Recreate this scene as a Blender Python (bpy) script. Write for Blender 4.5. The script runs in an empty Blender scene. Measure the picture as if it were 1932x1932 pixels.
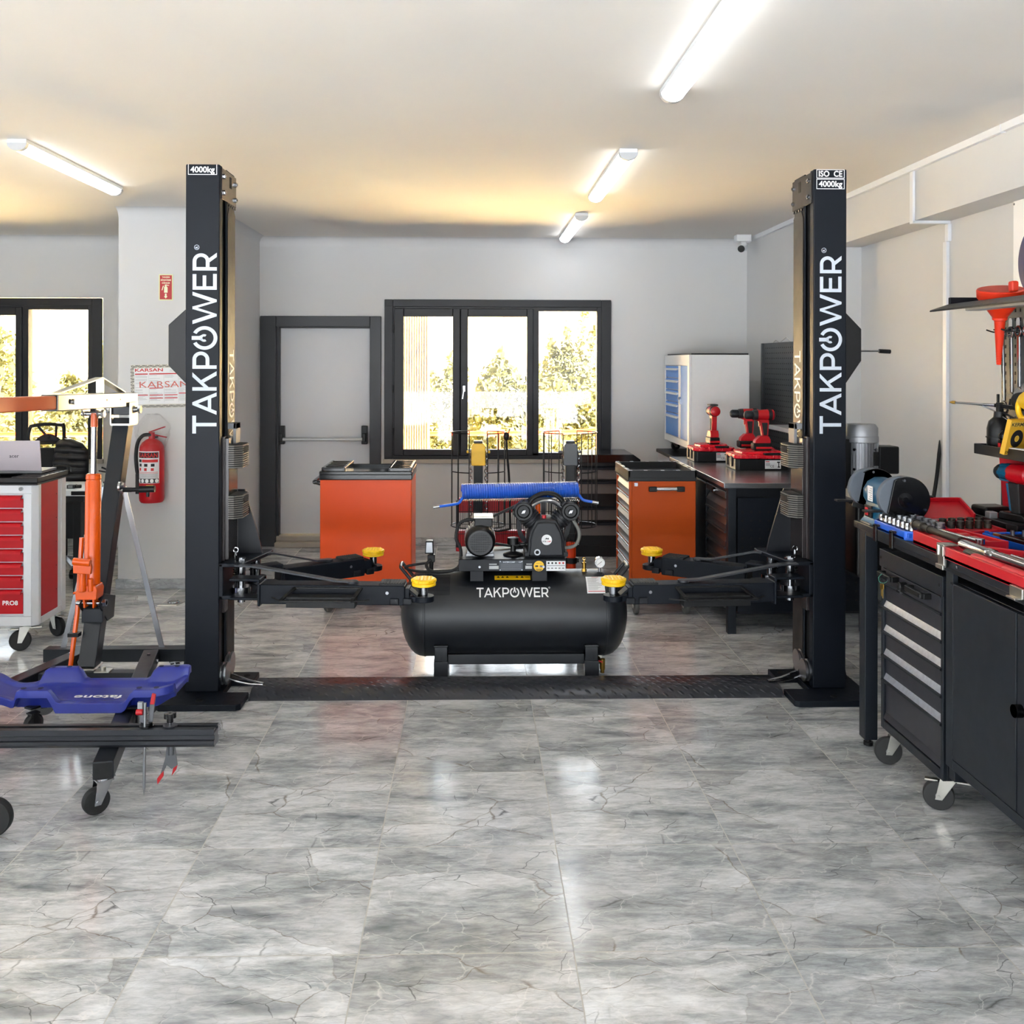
import bpy, bmesh, math, random
from math import sin, cos, pi, radians, sqrt, atan2, floor
from mathutils import Vector, Matrix

random.seed(7)
SC = bpy.context.scene
COL = SC.collection

# ------------------------------------------------------------------ camera, sky, exposure
cd = bpy.data.cameras.new('camera')
cam = bpy.data.objects.new('camera', cd)
COL.objects.link(cam)
cam.location = (0, 0, 1.64)
cam.rotation_euler = (Matrix.Rotation(radians(-1.4), 4, 'Z') @ Matrix.Rotation(radians(90), 4, 'X') @ Matrix.Rotation(radians(0.12), 4, 'Z')).to_euler()
cd.sensor_width = 36
cd.lens = 1840 / 1932 * 36
cd.shift_x = (966 - 938) / 1932
cd.shift_y = -(966 - 683) / 1932
cd.clip_start = 0.02
cd.clip_end = 200
SC.camera = cam

SC.view_settings.view_transform = 'Standard'
SC.view_settings.look = 'None'
SC.view_settings.exposure = -0.5
SC.view_settings.gamma = 1.0
SC.view_settings.use_curve_mapping = False
SC.cycles.use_denoising = True
SC.cycles.max_bounces = 10
SC.cycles.diffuse_bounces = 6
SC.cycles.glossy_bounces = 5
SC.cycles.transparent_max_bounces = 16
SC.cycles.sample_clamp_indirect = 60
SC.cycles.caustics_reflective = False
SC.cycles.caustics_refractive = False
SC.cycles.blur_glossy = 0.5

w = bpy.data.worlds.new('sky')
SC.world = w
w.use_nodes = True
bg = w.node_tree.nodes['Background']
bg.inputs['Color'].default_value = (0.86, 0.94, 1.0, 1)
wn = w.node_tree.nodes.new; wl = w.node_tree.links.new        # hazy sky, brighter beyond the back windows where the sun stands
tcw = wn('ShaderNodeTexCoord'); dp = wn('ShaderNodeVectorMath'); dp.operation = 'DOT_PRODUCT'
dp.inputs[1].default_value = Vector((0.05, 0.93, 0.36)).normalized()
wl(tcw.outputs['Generated'], dp.inputs[0])
mxw = wn('ShaderNodeMath'); mxw.operation = 'MAXIMUM'; mxw.inputs[1].default_value = 0.0; wl(dp.outputs['Value'], mxw.inputs[0])
pww = wn('ShaderNodeMath'); pww.operation = 'POWER'; pww.inputs[1].default_value = 9.0; wl(mxw.outputs[0], pww.inputs[0])
mdw = wn('ShaderNodeMath'); mdw.operation = 'MULTIPLY_ADD'; mdw.inputs[1].default_value = 17.0; mdw.inputs[2].default_value = 5.0; wl(pww.outputs[0], mdw.inputs[0])
wl(mdw.outputs[0], bg.inputs['Strength'])

def portal(name, loc, rot, sx, sy):
    l = bpy.data.lights.new(name, 'AREA')
    l.shape = 'RECTANGLE'
    l.size, l.size_y = sx, sy
    l.cycles.is_portal = True
    o = bpy.data.objects.new(name, l)
    o.location = loc
    o.rotation_euler = rot
    COL.objects.link(o)

portal('daylight_window_back', (0.22, 8.98, 1.49), (radians(-90), 0, 0), 2.0, 1.4)
portal('daylight_window_side', (-4.29, 8.98, 1.49), (radians(-90), 0, 0), 2.0, 1.4)
portal('daylight_shopwindow', (-6.22, 1.5, 1.36), (0, radians(90), 0), 2.4, 8.1)
portal('daylight_shopfront', (-1.2, -3.02, 1.35), (radians(90), 0, 0), 7.4, 2.6)

sl = bpy.data.lights.new('sun', 'SUN')
sl.energy = 420.0
sl.color = (1.0, 0.96, 0.90)
sl.angle = radians(1.5)
sun = bpy.data.objects.new('sun', sl)
COL.objects.link(sun)
sun.rotation_euler = Vector((0.80, -0.06, 0.66)).to_track_quat('Z', 'Y').to_euler()

# ------------------------------------------------------------------ helpers
def lin(c):
    c = c / 255
    return c / 12.92 if c <= 0.04045 else ((c + 0.055) / 1.055) ** 2.4

def rgb(r, g, b):
    return (lin(r), lin(g), lin(b), 1)

MATS = {}
def mat(name, col, rough=0.5, metal=0.0, var=0.06, scale=18, bump=0.0, bscale=220, spec=0.5, coat=0.0, emit=0.0):
    """procedural paint/plastic/metal: noise moves the tone and the gloss a little, fine noise gives the grain"""
    if name in MATS:
        return MATS[name]
    m = bpy.data.materials.new(name)
    m.use_nodes = True
    nt = m.node_tree
    p = nt.nodes['Principled BSDF']
    c = rgb(*col)
    tc = nt.nodes.new('ShaderNodeTexCoord')
    n = nt.nodes.new('ShaderNodeTexNoise')
    n.inputs['Scale'].default_value = scale
    n.inputs['Detail'].default_value = 4
    nt.links.new(tc.outputs['Object'], n.inputs['Vector'])
    mx = nt.nodes.new('ShaderNodeMix')
    mx.data_type = 'RGBA'
    mx.inputs[6].default_value = tuple(max(0, v * (1 - var)) for v in c[:3]) + (1,)
    mx.inputs[7].default_value = tuple(min(1, v * (1 + var)) for v in c[:3]) + (1,)
    nt.links.new(n.outputs['Fac'], mx.inputs[0])
    nt.links.new(mx.outputs[2], p.inputs['Base Color'])
    mr = nt.nodes.new('ShaderNodeMapRange')
    mr.inputs['To Min'].default_value = max(0.02, rough * 0.85)
    mr.inputs['To Max'].default_value = min(1, rough * 1.15)
    nt.links.new(n.outputs['Fac'], mr.inputs['Value'])
    nt.links.new(mr.outputs[0], p.inputs['Roughness'])
    p.inputs['Metallic'].default_value = metal
    p.inputs['Specular IOR Level'].default_value = spec
    p.inputs['Coat Weight'].default_value = coat
    p.inputs['Coat Roughness'].default_value = 0.08
    if emit:
        p.inputs['Emission Color'].default_value = c
        p.inputs['Emission Strength'].default_value = emit
    if bump:
        n2 = nt.nodes.new('ShaderNodeTexNoise')
        n2.inputs['Scale'].default_value = bscale
        n2.inputs['Detail'].default_value = 3
        nt.links.new(tc.outputs['Object'], n2.inputs['Vector'])
        b = nt.nodes.new('ShaderNodeBump')
        b.inputs['Strength'].default_value = bump
        b.inputs['Distance'].default_value = 0.002
        nt.links.new(n2.outputs['Fac'], b.inputs['Height'])
        nt.links.new(b.outputs[0], p.inputs['Normal'])
    MATS[name] = m
    return m

def V(*a):
    return Vector(a[0]) if len(a) == 1 else Vector(a)

class G:
    """collects shapes; build() links them as ONE mesh object"""
    def __init__(s, T=None, flip=False):
        s.v, s.f, s.m = [], [], []
        s.T, s.flip = T, flip
    def add(s, vs, fs, m=0):
        o = len(s.v)
        for p in vs:
            p = Vector(p)
            s.v.append(s.T(p) if s.T else p)
        for f in fs:
            f = [i + o for i in f]
            s.f.append(f[::-1] if s.flip else f)
            s.m.append(m)
        return s
    def obox(s, c, a, b, d, m=0):
        c, a, b, d = Vector(c), Vector(a), Vector(b), Vector(d)
        vs = [c + i * a + j * b + k * d for i in (-1, 1) for j in (-1, 1) for k in (-1, 1)]
        fs = [(0, 1, 3, 2), (4, 6, 7, 5), (0, 4, 5, 1), (2, 3, 7, 6), (0, 2, 6, 4), (1, 5, 7, 3)]
        if a.cross(b).dot(d) < 0:
            fs = [f[::-1] for f in fs]
        return s.add(vs, fs, m)
    def box(s, x0, y0, z0, x1, y1, z1, m=0):
        x0, x1 = min(x0, x1), max(x0, x1); y0, y1 = min(y0, y1), max(y0, y1); z0, z1 = min(z0, z1), max(z0, z1)
        return s.obox(((x0 + x1) / 2, (y0 + y1) / 2, (z0 + z1) / 2), ((x1 - x0) / 2, 0, 0), (0, (y1 - y0) / 2, 0), (0, 0, (z1 - z0) / 2), m)
    def bar(s, p, q, w, h, up=(0, 0, 1), m=0):
        p, q, up = Vector(p), Vector(q), Vector(up)
        d = q - p
        sd = d.cross(up)
        if sd.length < 1e-9:
            sd = d.cross(Vector((1, 0, 0)))
        sd.normalize()
        u = sd.cross(d).normalized()
        return s.obox((p + q) / 2, d / 2, sd * w / 2, u * h / 2, m)
    def lathe(s, p, ax, prof, n=24, m=0):
        """prof: (radius, distance along ax) from p; radius 0 closes a point, ends are capped"""
        p, ax = Vector(p), Vector(ax).normalized()
        e = ax.orthogonal().normalized()
        g = ax.cross(e)
        vs, fs, rings = [], [], []
        for r, t in prof:
            if r <= 1e-7:
                rings.append([len(vs)]); vs.append(p + ax * t)
            else:
                rings.append(list(range(len(vs), len(vs) + n)))
                for k in range(n):
                    a = 2 * pi * k / n
                    vs.append(p + ax * t + (e * cos(a) + g * sin(a)) * r)
        for A, B in zip(rings, rings[1:]):
            for k in range(n):
                k2 = (k + 1) % n
                if len(A) == 1 and len(B) == 1: continue
                if len(A) == 1: fs.append((A[0], B[k2], B[k]))
                elif len(B) == 1: fs.append((A[k], A[k2], B[0]))
                else: fs.append((A[k], A[k2], B[k2], B[k]))
        if len(rings[0]) > 1: fs.append(tuple(rings[0][::-1]))
        if len(rings[-1]) > 1: fs.append(tuple(rings[-1]))
        return s.add(vs, fs, m)
    def cyl(s, p, q, r, r2=None, n=20, m=0):
        p, q = Vector(p), Vector(q)
        return s.lathe(p, q - p, [(r, 0), (r if r2 is None else r2, (q - p).length)], n, m)
    def ring(s, p, ax, ro, ri, h, n=28, m=0):
        p, ax = Vector(p), Vector(ax).normalized()
        e = ax.orthogonal().normalized(); g = ax.cross(e)
        vs, fs = [], []
        for r, t in ((ro, 0), (ro, h), (ri, h), (ri, 0)):
            for k in range(n):
                a = 2 * pi * k / n
                vs.append(p + ax * t + (e * cos(a) + g * sin(a)) * r)
        for i in range(4):
            j = (i + 1) % 4
            for k in range(n):
                k2 = (k + 1) % n
                fs.append((i * n + k, i * n + k2, j * n + k2, j * n + k))
        return s.add(vs, fs, m)
    def torus(s, p, ax, R, r, n=28, k=8, m=0):
        p, ax = Vector(p), Vector(ax).normalized()
        e = ax.orthogonal().normalized(); g = ax.cross(e)
        return s.tube([p + (e * cos(2 * pi * i / n) + g * sin(2 * pi * i / n)) * R for i in range(n)], r, k, True, m)
    def tube(s, pts, r, n=8, closed=False, m=0):
        pts = [Vector(p) for p in pts]
        if not closed and 3 < len(pts) < 12:          # a smooth curve through the given points
            rl = list(r) if isinstance(r, (list, tuple)) else [r] * len(pts)
            q, rq = [], []
            for i in range(len(pts) - 1):
                p0, p1, p2, p3 = pts[max(i - 1, 0)], pts[i], pts[i + 1], pts[min(i + 2, len(pts) - 1)]
                for j in range(5):
                    u = j / 5
                    q.append(0.5 * (2 * p1 + (p2 - p0) * u + (2 * p0 - 5 * p1 + 4 * p2 - p3) * u * u + (3 * p1 - p0 - 3 * p2 + p3) * u ** 3))
                    rq.append(rl[i] + (rl[i + 1] - rl[i]) * u)
            pts, r = q + [pts[-1]], rq + [rl[-1]]
        N = len(pts)
        vs, fs = [], []
        prev = None
        for i, p in enumerate(pts):
            a = pts[(i - 1) % N] if (closed or i > 0) else p
            b = pts[(i + 1) % N] if (closed or i < N - 1) else p
            d = (b - a).normalized()
            if prev is None:
                e = d.orthogonal().normalized()
            else:
                e = prev - d * prev.dot(d)
                e = e.normalized() if e.length > 1e-6 else d.orthogonal().normalized()
            prev = e
            g = d.cross(e)
            rr = r[i] if isinstance(r, (list, tuple)) else r
            for k in range(n):
                t = 2 * pi * k / n
                vs.append(p + (e * cos(t) + g * sin(t)) * rr)
        for i in range(N if closed else N - 1):
            j = (i + 1) % N
            for k in range(n):
                k2 = (k + 1) % n
                fs.append((i * n + k, i * n + k2, j * n + k2, j * n + k))
        if not closed:
            fs.append(tuple(range(n))[::-1]); fs.append(tuple(range((N - 1) * n, N * n)))
        return s.add(vs, fs, m)
    def prism(s, poly, o, ux, uy, dp, m=0):
        """polygon (2-D points) in the plane o + a*ux + b*uy, pushed along the vector dp"""
        o, ux, uy, dp = Vector(o), Vector(ux), Vector(uy), Vector(dp)
        ar = sum(poly[i][0] * poly[(i + 1) % len(poly)][1] - poly[(i + 1) % len(poly)][0] * poly[i][1] for i in range(len(poly)))
        if (ux.cross(uy).dot(dp) < 0) != (ar < 0):
            poly = poly[::-1]
        n = len(poly)
        vs = [o + ux * a + uy * b for a, b in poly] + [o + ux * a + uy * b + dp for a, b in poly]
        fs = [tuple(range(n))[::-1], tuple(range(n, 2 * n))] + [(i, (i + 1) % n, n + (i + 1) % n, n + i) for i in range(n)]
        return s.add(vs, fs, m)
    def quad(s, a, b, c, d, m=0):
        return s.add([a, b, c, d], [(0, 1, 2, 3)], m)
    def sphere(s, c, r, n=16, m=0, sq=(1, 1, 1)):
        c = Vector(c)
        k = n // 2
        vs = [c + Vector((0, 0, -r * sq[2]))]
        for i in range(1, k):
            a = -pi / 2 + pi * i / k
            for j in range(n):
                t = 2 * pi * j / n
                vs.append(c + Vector((cos(a) * cos(t) * r * sq[0], cos(a) * sin(t) * r * sq[1], sin(a) * r * sq[2])))
        vs.append(c + Vector((0, 0, r * sq[2])))
        fs = [(0, 1 + (j + 1) % n, 1 + j) for j in range(n)]
        for i in range(k - 2):
            for j in range(n):
                j2 = (j + 1) % n
                fs.append((1 + i * n + j, 1 + i * n + j2, 1 + (i + 1) * n + j2, 1 + (i + 1) * n + j))
        l = len(vs) - 1
        fs += [(l, 1 + (k - 2) * n + j, 1 + (k - 2) * n + (j + 1) % n) for j in range(n)]
        return s.add(vs, fs, m)
    def text(s, t, o, ux, uy, h, m=0, align='C', fat=0.0, width=None, warp=None):
        """lettering of cap height h, flat on the plane through o"""
        key = (t, fat)
        if key not in TXT:
            c = bpy.data.curves.new('t', 'FONT'); c.body = t; c.size = 1; c.offset = fat; c.resolution_u = 3
            ob = bpy.data.objects.new('t', c)
            COL.objects.link(ob)
            dg = bpy.context.evaluated_depsgraph_get()
            me = bpy.data.meshes.new_from_object(ob.evaluated_get(dg))
            TXT[key] = ([v.co.copy() for v in me.vertices], [tuple(p.vertices) for p in me.polygons], [p.normal.z for p in me.polygons])
            bpy.data.objects.remove(ob); bpy.data.curves.remove(c); bpy.data.meshes.remove(me)
        vs, fs, nz = TXT[key]
        if not vs: return s
        x0, x1 = min(v.x for v in vs), max(v.x for v in vs)
        k = h / 0.70
        kx = k if width is None else width / (x1 - x0)
        dx = {'L': -x0, 'C': -(x0 + x1) / 2, 'R': -x1}[align]
        o, ux, uy = Vector(o), Vector(ux), Vector(uy)
        f2 = [f if z > 0 else f[::-1] for f, z in zip(fs, nz)]
        if warp:
            return s.add([warp((v.x + dx) * kx, v.y * k) for v in vs], f2, m)
        return s.add([o + ux * (v.x + dx) * kx + uy * v.y * k for v in vs], f2, m)
    def build(s, name, mats, parent=None, loc=None, bevel=0.0, seg=2, smooth=35, sub=0):
        me = bpy.data.meshes.new(name)
        base = Vector(loc) if loc is not None else (wloc(parent) if parent else Vector((0, 0, 0)))
        me.from_pydata([p - base for p in s.v], [], s.f)
        mats = mats if isinstance(mats, (list, tuple)) else [mats]
        for m_ in mats: me.materials.append(m_)
        me.polygons.foreach_set('material_index', s.m)
        me.polygons.foreach_set('use_smooth', [True] * len(me.polygons))
        me.update()
        me.set_sharp_from_angle(angle=radians(smooth))
        o = bpy.data.objects.new(name, me)
        COL.objects.link(o)
        if parent:
            o.parent = parent
            o.location = base - wloc(parent)
        else:
            o.location = base
        if bevel:
            b = o.modifiers.new('edge', 'BEVEL'); b.width = bevel; b.segments = seg; b.limit_method = 'ANGLE'; b.angle_limit = radians(40); b.harden_normals = True
        if sub:
            b = o.modifiers.new('sub', 'SUBSURF'); b.levels = sub; b.render_levels = sub
        return o
TXT = {}

def wloc(o):
    p = Vector((0, 0, 0))
    while o is not None:
        p += o.location; o = o.parent
    return p

def tag(o, label, cat, group=None):
    o['label'] = label; o['category'] = cat
    if group: o['group'] = group
    return o

def thing(name, label, cat, loc=(0, 0, 0), group=None):
    o = bpy.data.objects.new(name, None)
    o.empty_display_size = 0.05
    COL.objects.link(o); o.location = loc
    return tag(o, label, cat, group)

def struct(o):
    o['kind'] = 'structure'; return o

def dup(o, dloc, label=None, parent=None):
    """a copy of a thing with copies of its parts and their sub-parts"""
    c = o.copy(); COL.objects.link(c)
    if parent is None: c.location = Vector(o.location) + Vector(dloc)
    else: c.parent = parent
    if label: c['label'] = label
    for ch in o.children: dup(ch, None, None, c)
    return c

def rot_about(c, deg, axis='Z'):
    c = Vector(c); M = Matrix.Rotation(radians(deg), 3, axis)
    return lambda p: c + M @ (p - c)

# wordmark in strokes: letters as flat strips, the O a power ring with a spanner in it
def strip(a, b, w):
    a, b = Vector((a[0], a[1])), Vector((b[0], b[1]))
    d = (b - a).normalized(); n = Vector((-d.y, d.x)) * w / 2
    return [tuple(a + n), tuple(a - n), tuple(b - n), tuple(b + n)]
def arcstrip(c, ro, ri, a0, a1, n=20):
    out = []
    for i in range(n):
        t0, t1 = radians(a0 + (a1 - a0) * i / n), radians(a0 + (a1 - a0) * (i + 1) / n)
        out.append([(c[0] + ri * cos(t0), c[1] + ri * sin(t0)), (c[0] + ro * cos(t0), c[1] + ro * sin(t0)), (c[0] + ro * cos(t1), c[1] + ro * sin(t1)), (c[0] + ri * cos(t1), c[1] + ri * sin(t1))])
    return out
def wordmark(n=8):
    w = 0.155; P = []; x = 0.0
    def L(*polys):
        for p in polys: P.append([(a + x, b) for a, b in p])
    for ch in 'TAKPOWER'[:n]:
        if ch == 'T':
            L(strip((0, 1 - w / 2), (0.80, 1 - w / 2), w), strip((0.40, 0), (0.40, 1), w)); x += 0.84
        elif ch == 'A':
            L([(0, 0), (0.165, 0), (0.53, 0.84), (0.53, 1), (0.44, 1)], [(1.0, 0), (0.56, 1), (0.47, 1), (0.47, 0.84), (0.835, 0)], [(0.2, 0.22), (0.8, 0.22), (0.74, 0.36), (0.26, 0.36)]); x += 1.08
        elif ch == 'K':
            L(strip((w / 2, 0), (w / 2, 1), w), [(0.13, 0.30), (0.13, 0.50), (0.62, 1), (0.82, 1)], [(0.36, 0.53), (0.47, 0.64), (0.87, 0), (0.68, 0)]); x += 0.98
        elif ch in 'PR':
            L(strip((w / 2, 0), (w / 2, 1), w), strip((0.1, 1 - w / 2), (0.42, 1 - w / 2), w), strip((0.1, 0.30 + w / 2), (0.42, 0.30 + w / 2), w))
            L(*arcstrip((0.42, 0.65), 0.35, 0.35 - w, -90, 90, 14))
            if ch == 'R': L([(0.34, 0.34), (0.52, 0.36), (0.80, 0), (0.61, 0)]); x += 0.02
            x += 0.84
        elif ch == 'O':
            c = (0.54, 0.5)
            L(*arcstrip(c, 0.53, 0.53 - w, 118, 422, 36))
            L([(0.455, 1.03), (0.455, 0.66), (0.625, 0.66), (0.625, 1.03)])
            L([(0.40, 0.60), (0.68, 0.60), (0.625, 0.72), (0.455, 0.72)])
            L(*arcstrip((0.54, 0.52), 0.17, 0.07, -35, 215, 14))
            x += 1.16
        elif ch == 'W':
            L([(0, 1), (0.165, 1), (0.455, 0.2), (0.455, 0), (0.35, 0)], [(0.37, 0), (0.455, 0), (0.80, 1), (0.70, 1), (0.66, 0.95)], [(1.08, 0), (0.995, 0), (0.66, 1), (0.76, 1), (0.80, 0.95)], [(1.45, 1), (1.29, 1), (0.995, 0.2), (0.995, 0), (1.10, 0)]); x += 1.54
        elif ch == 'E':
            L(strip((w / 2, 0), (w / 2, 1), w), strip((0.05, 1 - w / 2), (0.70, 1 - w / 2), w), strip((0.05, 0.51), (0.64, 0.51), w * 0.95), strip((0.05, w / 2), (0.71, w / 2), w)); x += 0.86
    return P, x - 0.06
def put_wordmark(g, f, n=8, m=0, out=(0, -1, 0)):
    P, W = wordmark(n)
    for k, p in enumerate(P):
        lift = Vector(out) * 0.00009 * (k % 9)
        ar = sum(p[i][0] * p[(i + 1) % len(p)][1] - p[(i + 1) % len(p)][0] * p[i][1] for i in range(len(p)))
        if ar < 0: p = p[::-1]
        g.add([Vector(f(a / W, b)) + lift for a, b in p], [tuple(range(len(p)))], m)

# ------------------------------------------------------------------ common materials
M_navy = mat('navy_powder_coat', (11, 17, 26), 0.48, 0, 0.05, 30, 0.10, 700, spec=0.22)
M_dark = mat('dark_graphite_paint', (18, 21, 27), 0.42, 0, 0.05, 30, 0.08, 700, spec=0.3)
M_bench = mat('bench_graphite_paint', (24, 29, 36), 0.45, 0, 0.05, 24, 0.10, 800, spec=0.3)
M_frame = mat('anthracite_window_profile', (28, 28, 31), 0.45, 0, 0.05, 20, spec=0.35)
M_black = mat('black_plastic', (12, 12, 13), 0.4, 0, 0.1, 30, spec=0.35)
M_blackg = mat('black_gloss', (12, 12, 14), 0.15, 0, 0.1, 30)
M_rubber = mat('black_rubber', (18, 18, 19), 0.65, 0, 0.1, 40)
M_slot = mat('inside_black', (7, 7, 8), 0.8, 0, 0.1, 30)
M_chrome = mat('chrome', (170, 171, 175), 0.16, 1.0, 0.05, 30)
M_zinc = mat('galvanised_steel', (196, 194, 186), 0.30, 1.0, 0.22, 22)
M_steel = mat('brushed_steel', (150, 152, 156), 0.32, 1.0, 0.08, 30)
M_alu = mat('cast_aluminium', (160, 162, 166), 0.5, 0.7, 0.08, 40)
M_letter = mat('silver_grey_print', (198, 206, 216), 0.5, 0, 0.03, 30)
M_white = mat('white_print', (238, 238, 238), 0.5, 0, 0.02, 30)
M_whitep = mat('white_powder_coat', (214, 216, 218), 0.4, 0, 0.03, 30)
M_paper = mat('label_paper', (225, 226, 228), 0.6, 0, 0.04, 30)
M_ink = mat('black_ink', (25, 25, 28), 0.6, 0, 0.05, 30)
M_redink = mat('red_ink', (196, 40, 40), 0.6, 0, 0.05, 30)
M_yellow = mat('yellow_pad', (250, 200, 16), 0.4, 0, 0.06, 40, 0.15, 500)
M_yel2 = mat('yellow_plastic', (240, 190, 20), 0.35, 0, 0.05, 40)
M_red = mat('red_paint', (172, 12, 24), 0.36, 0, 0.06, 30)
M_redp = mat('red_plastic', (184, 12, 26), 0.34, 0, 0.08, 40)
M_orange = mat('orange_powder_coat', (205, 55, 0), 0.36, 0, 0.05, 30, 0.08, 800)
M_orange2 = mat('orange_enamel', (214, 82, 2), 0.24, 0, 0.06, 30)
M_brass = mat('brass', (190, 150, 70), 0.3, 1.0, 0.1, 40)
M_grey = mat('mid_grey_plastic', (120, 122, 126), 0.5, 0, 0.06, 40)
M_lgrey = mat('light_grey_paint', (176, 178, 180), 0.42, 0, 0.04, 30)
M_blue = mat('blue_plastic', (32, 46, 138), 0.38, 0, 0.06, 30, 0.1, 500)
M_blue2 = mat('bright_blue_plastic', (26, 92, 204), 0.25, 0, 0.06, 30)
M_cabblue = mat('light_blue_paint', (74, 136, 214), 0.4, 0, 0.03, 30)
M_teal = mat('teal_paint', (14, 82, 114), 0.38, 0, 0.05, 30, spec=0.3)
M_stone = mat('grinding_stone', (96, 103, 112), 0.8, 0, 0.1, 120, 0.3, 900)
# ------------------------------------------------------------------ the room
def plaster(name, col, k=0.05):
    m = bpy.data.materials.new(name); m.use_nodes = True
    nt = m.node_tree; p = nt.nodes['Principled BSDF']; p.inputs['Roughness'].default_value = 0.75; p.inputs['Specular IOR Level'].default_value = 0.25
    tc = nt.nodes.new('ShaderNodeTexCoord')
    n = nt.nodes.new('ShaderNodeTexNoise'); n.inputs['Scale'].default_value = 1.1; n.inputs['Detail'].default_value = 3
    nt.links.new(tc.outputs['Object'], n.inputs['Vector'])
    mx = nt.nodes.new('ShaderNodeMix'); mx.data_type = 'RGBA'
    c = rgb(*col)
    mx.inputs[6].default_value = tuple(v * (1 - k) for v in c[:3]) + (1,); mx.inputs[7].default_value = tuple(min(1, v * (1 + k)) for v in c[:3]) + (1,)
    nt.links.new(n.outputs['Fac'], mx.inputs[0]); nt.links.new(mx.outputs[2], p.inputs['Base Color'])
    n2 = nt.nodes.new('ShaderNodeTexNoise'); n2.inputs['Scale'].default_value = 2.2; n2.inputs['Detail'].default_value = 5
    nt.links.new(tc.outputs['Object'], n2.inputs['Vector'])
    b = nt.nodes.new('ShaderNodeBump'); b.inputs['Strength'].default_value = 0.25; b.inputs['Distance'].default_value = 0.03
    nt.links.new(n2.outputs['Fac'], b.inputs['Height']); nt.links.new(b.outputs[0], p.inputs['Normal'])
    return m
M_wall = plaster('painted_plaster', (203, 203, 203))
M_ceil = plaster('ceiling_plaster', (226, 222, 216))

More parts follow.
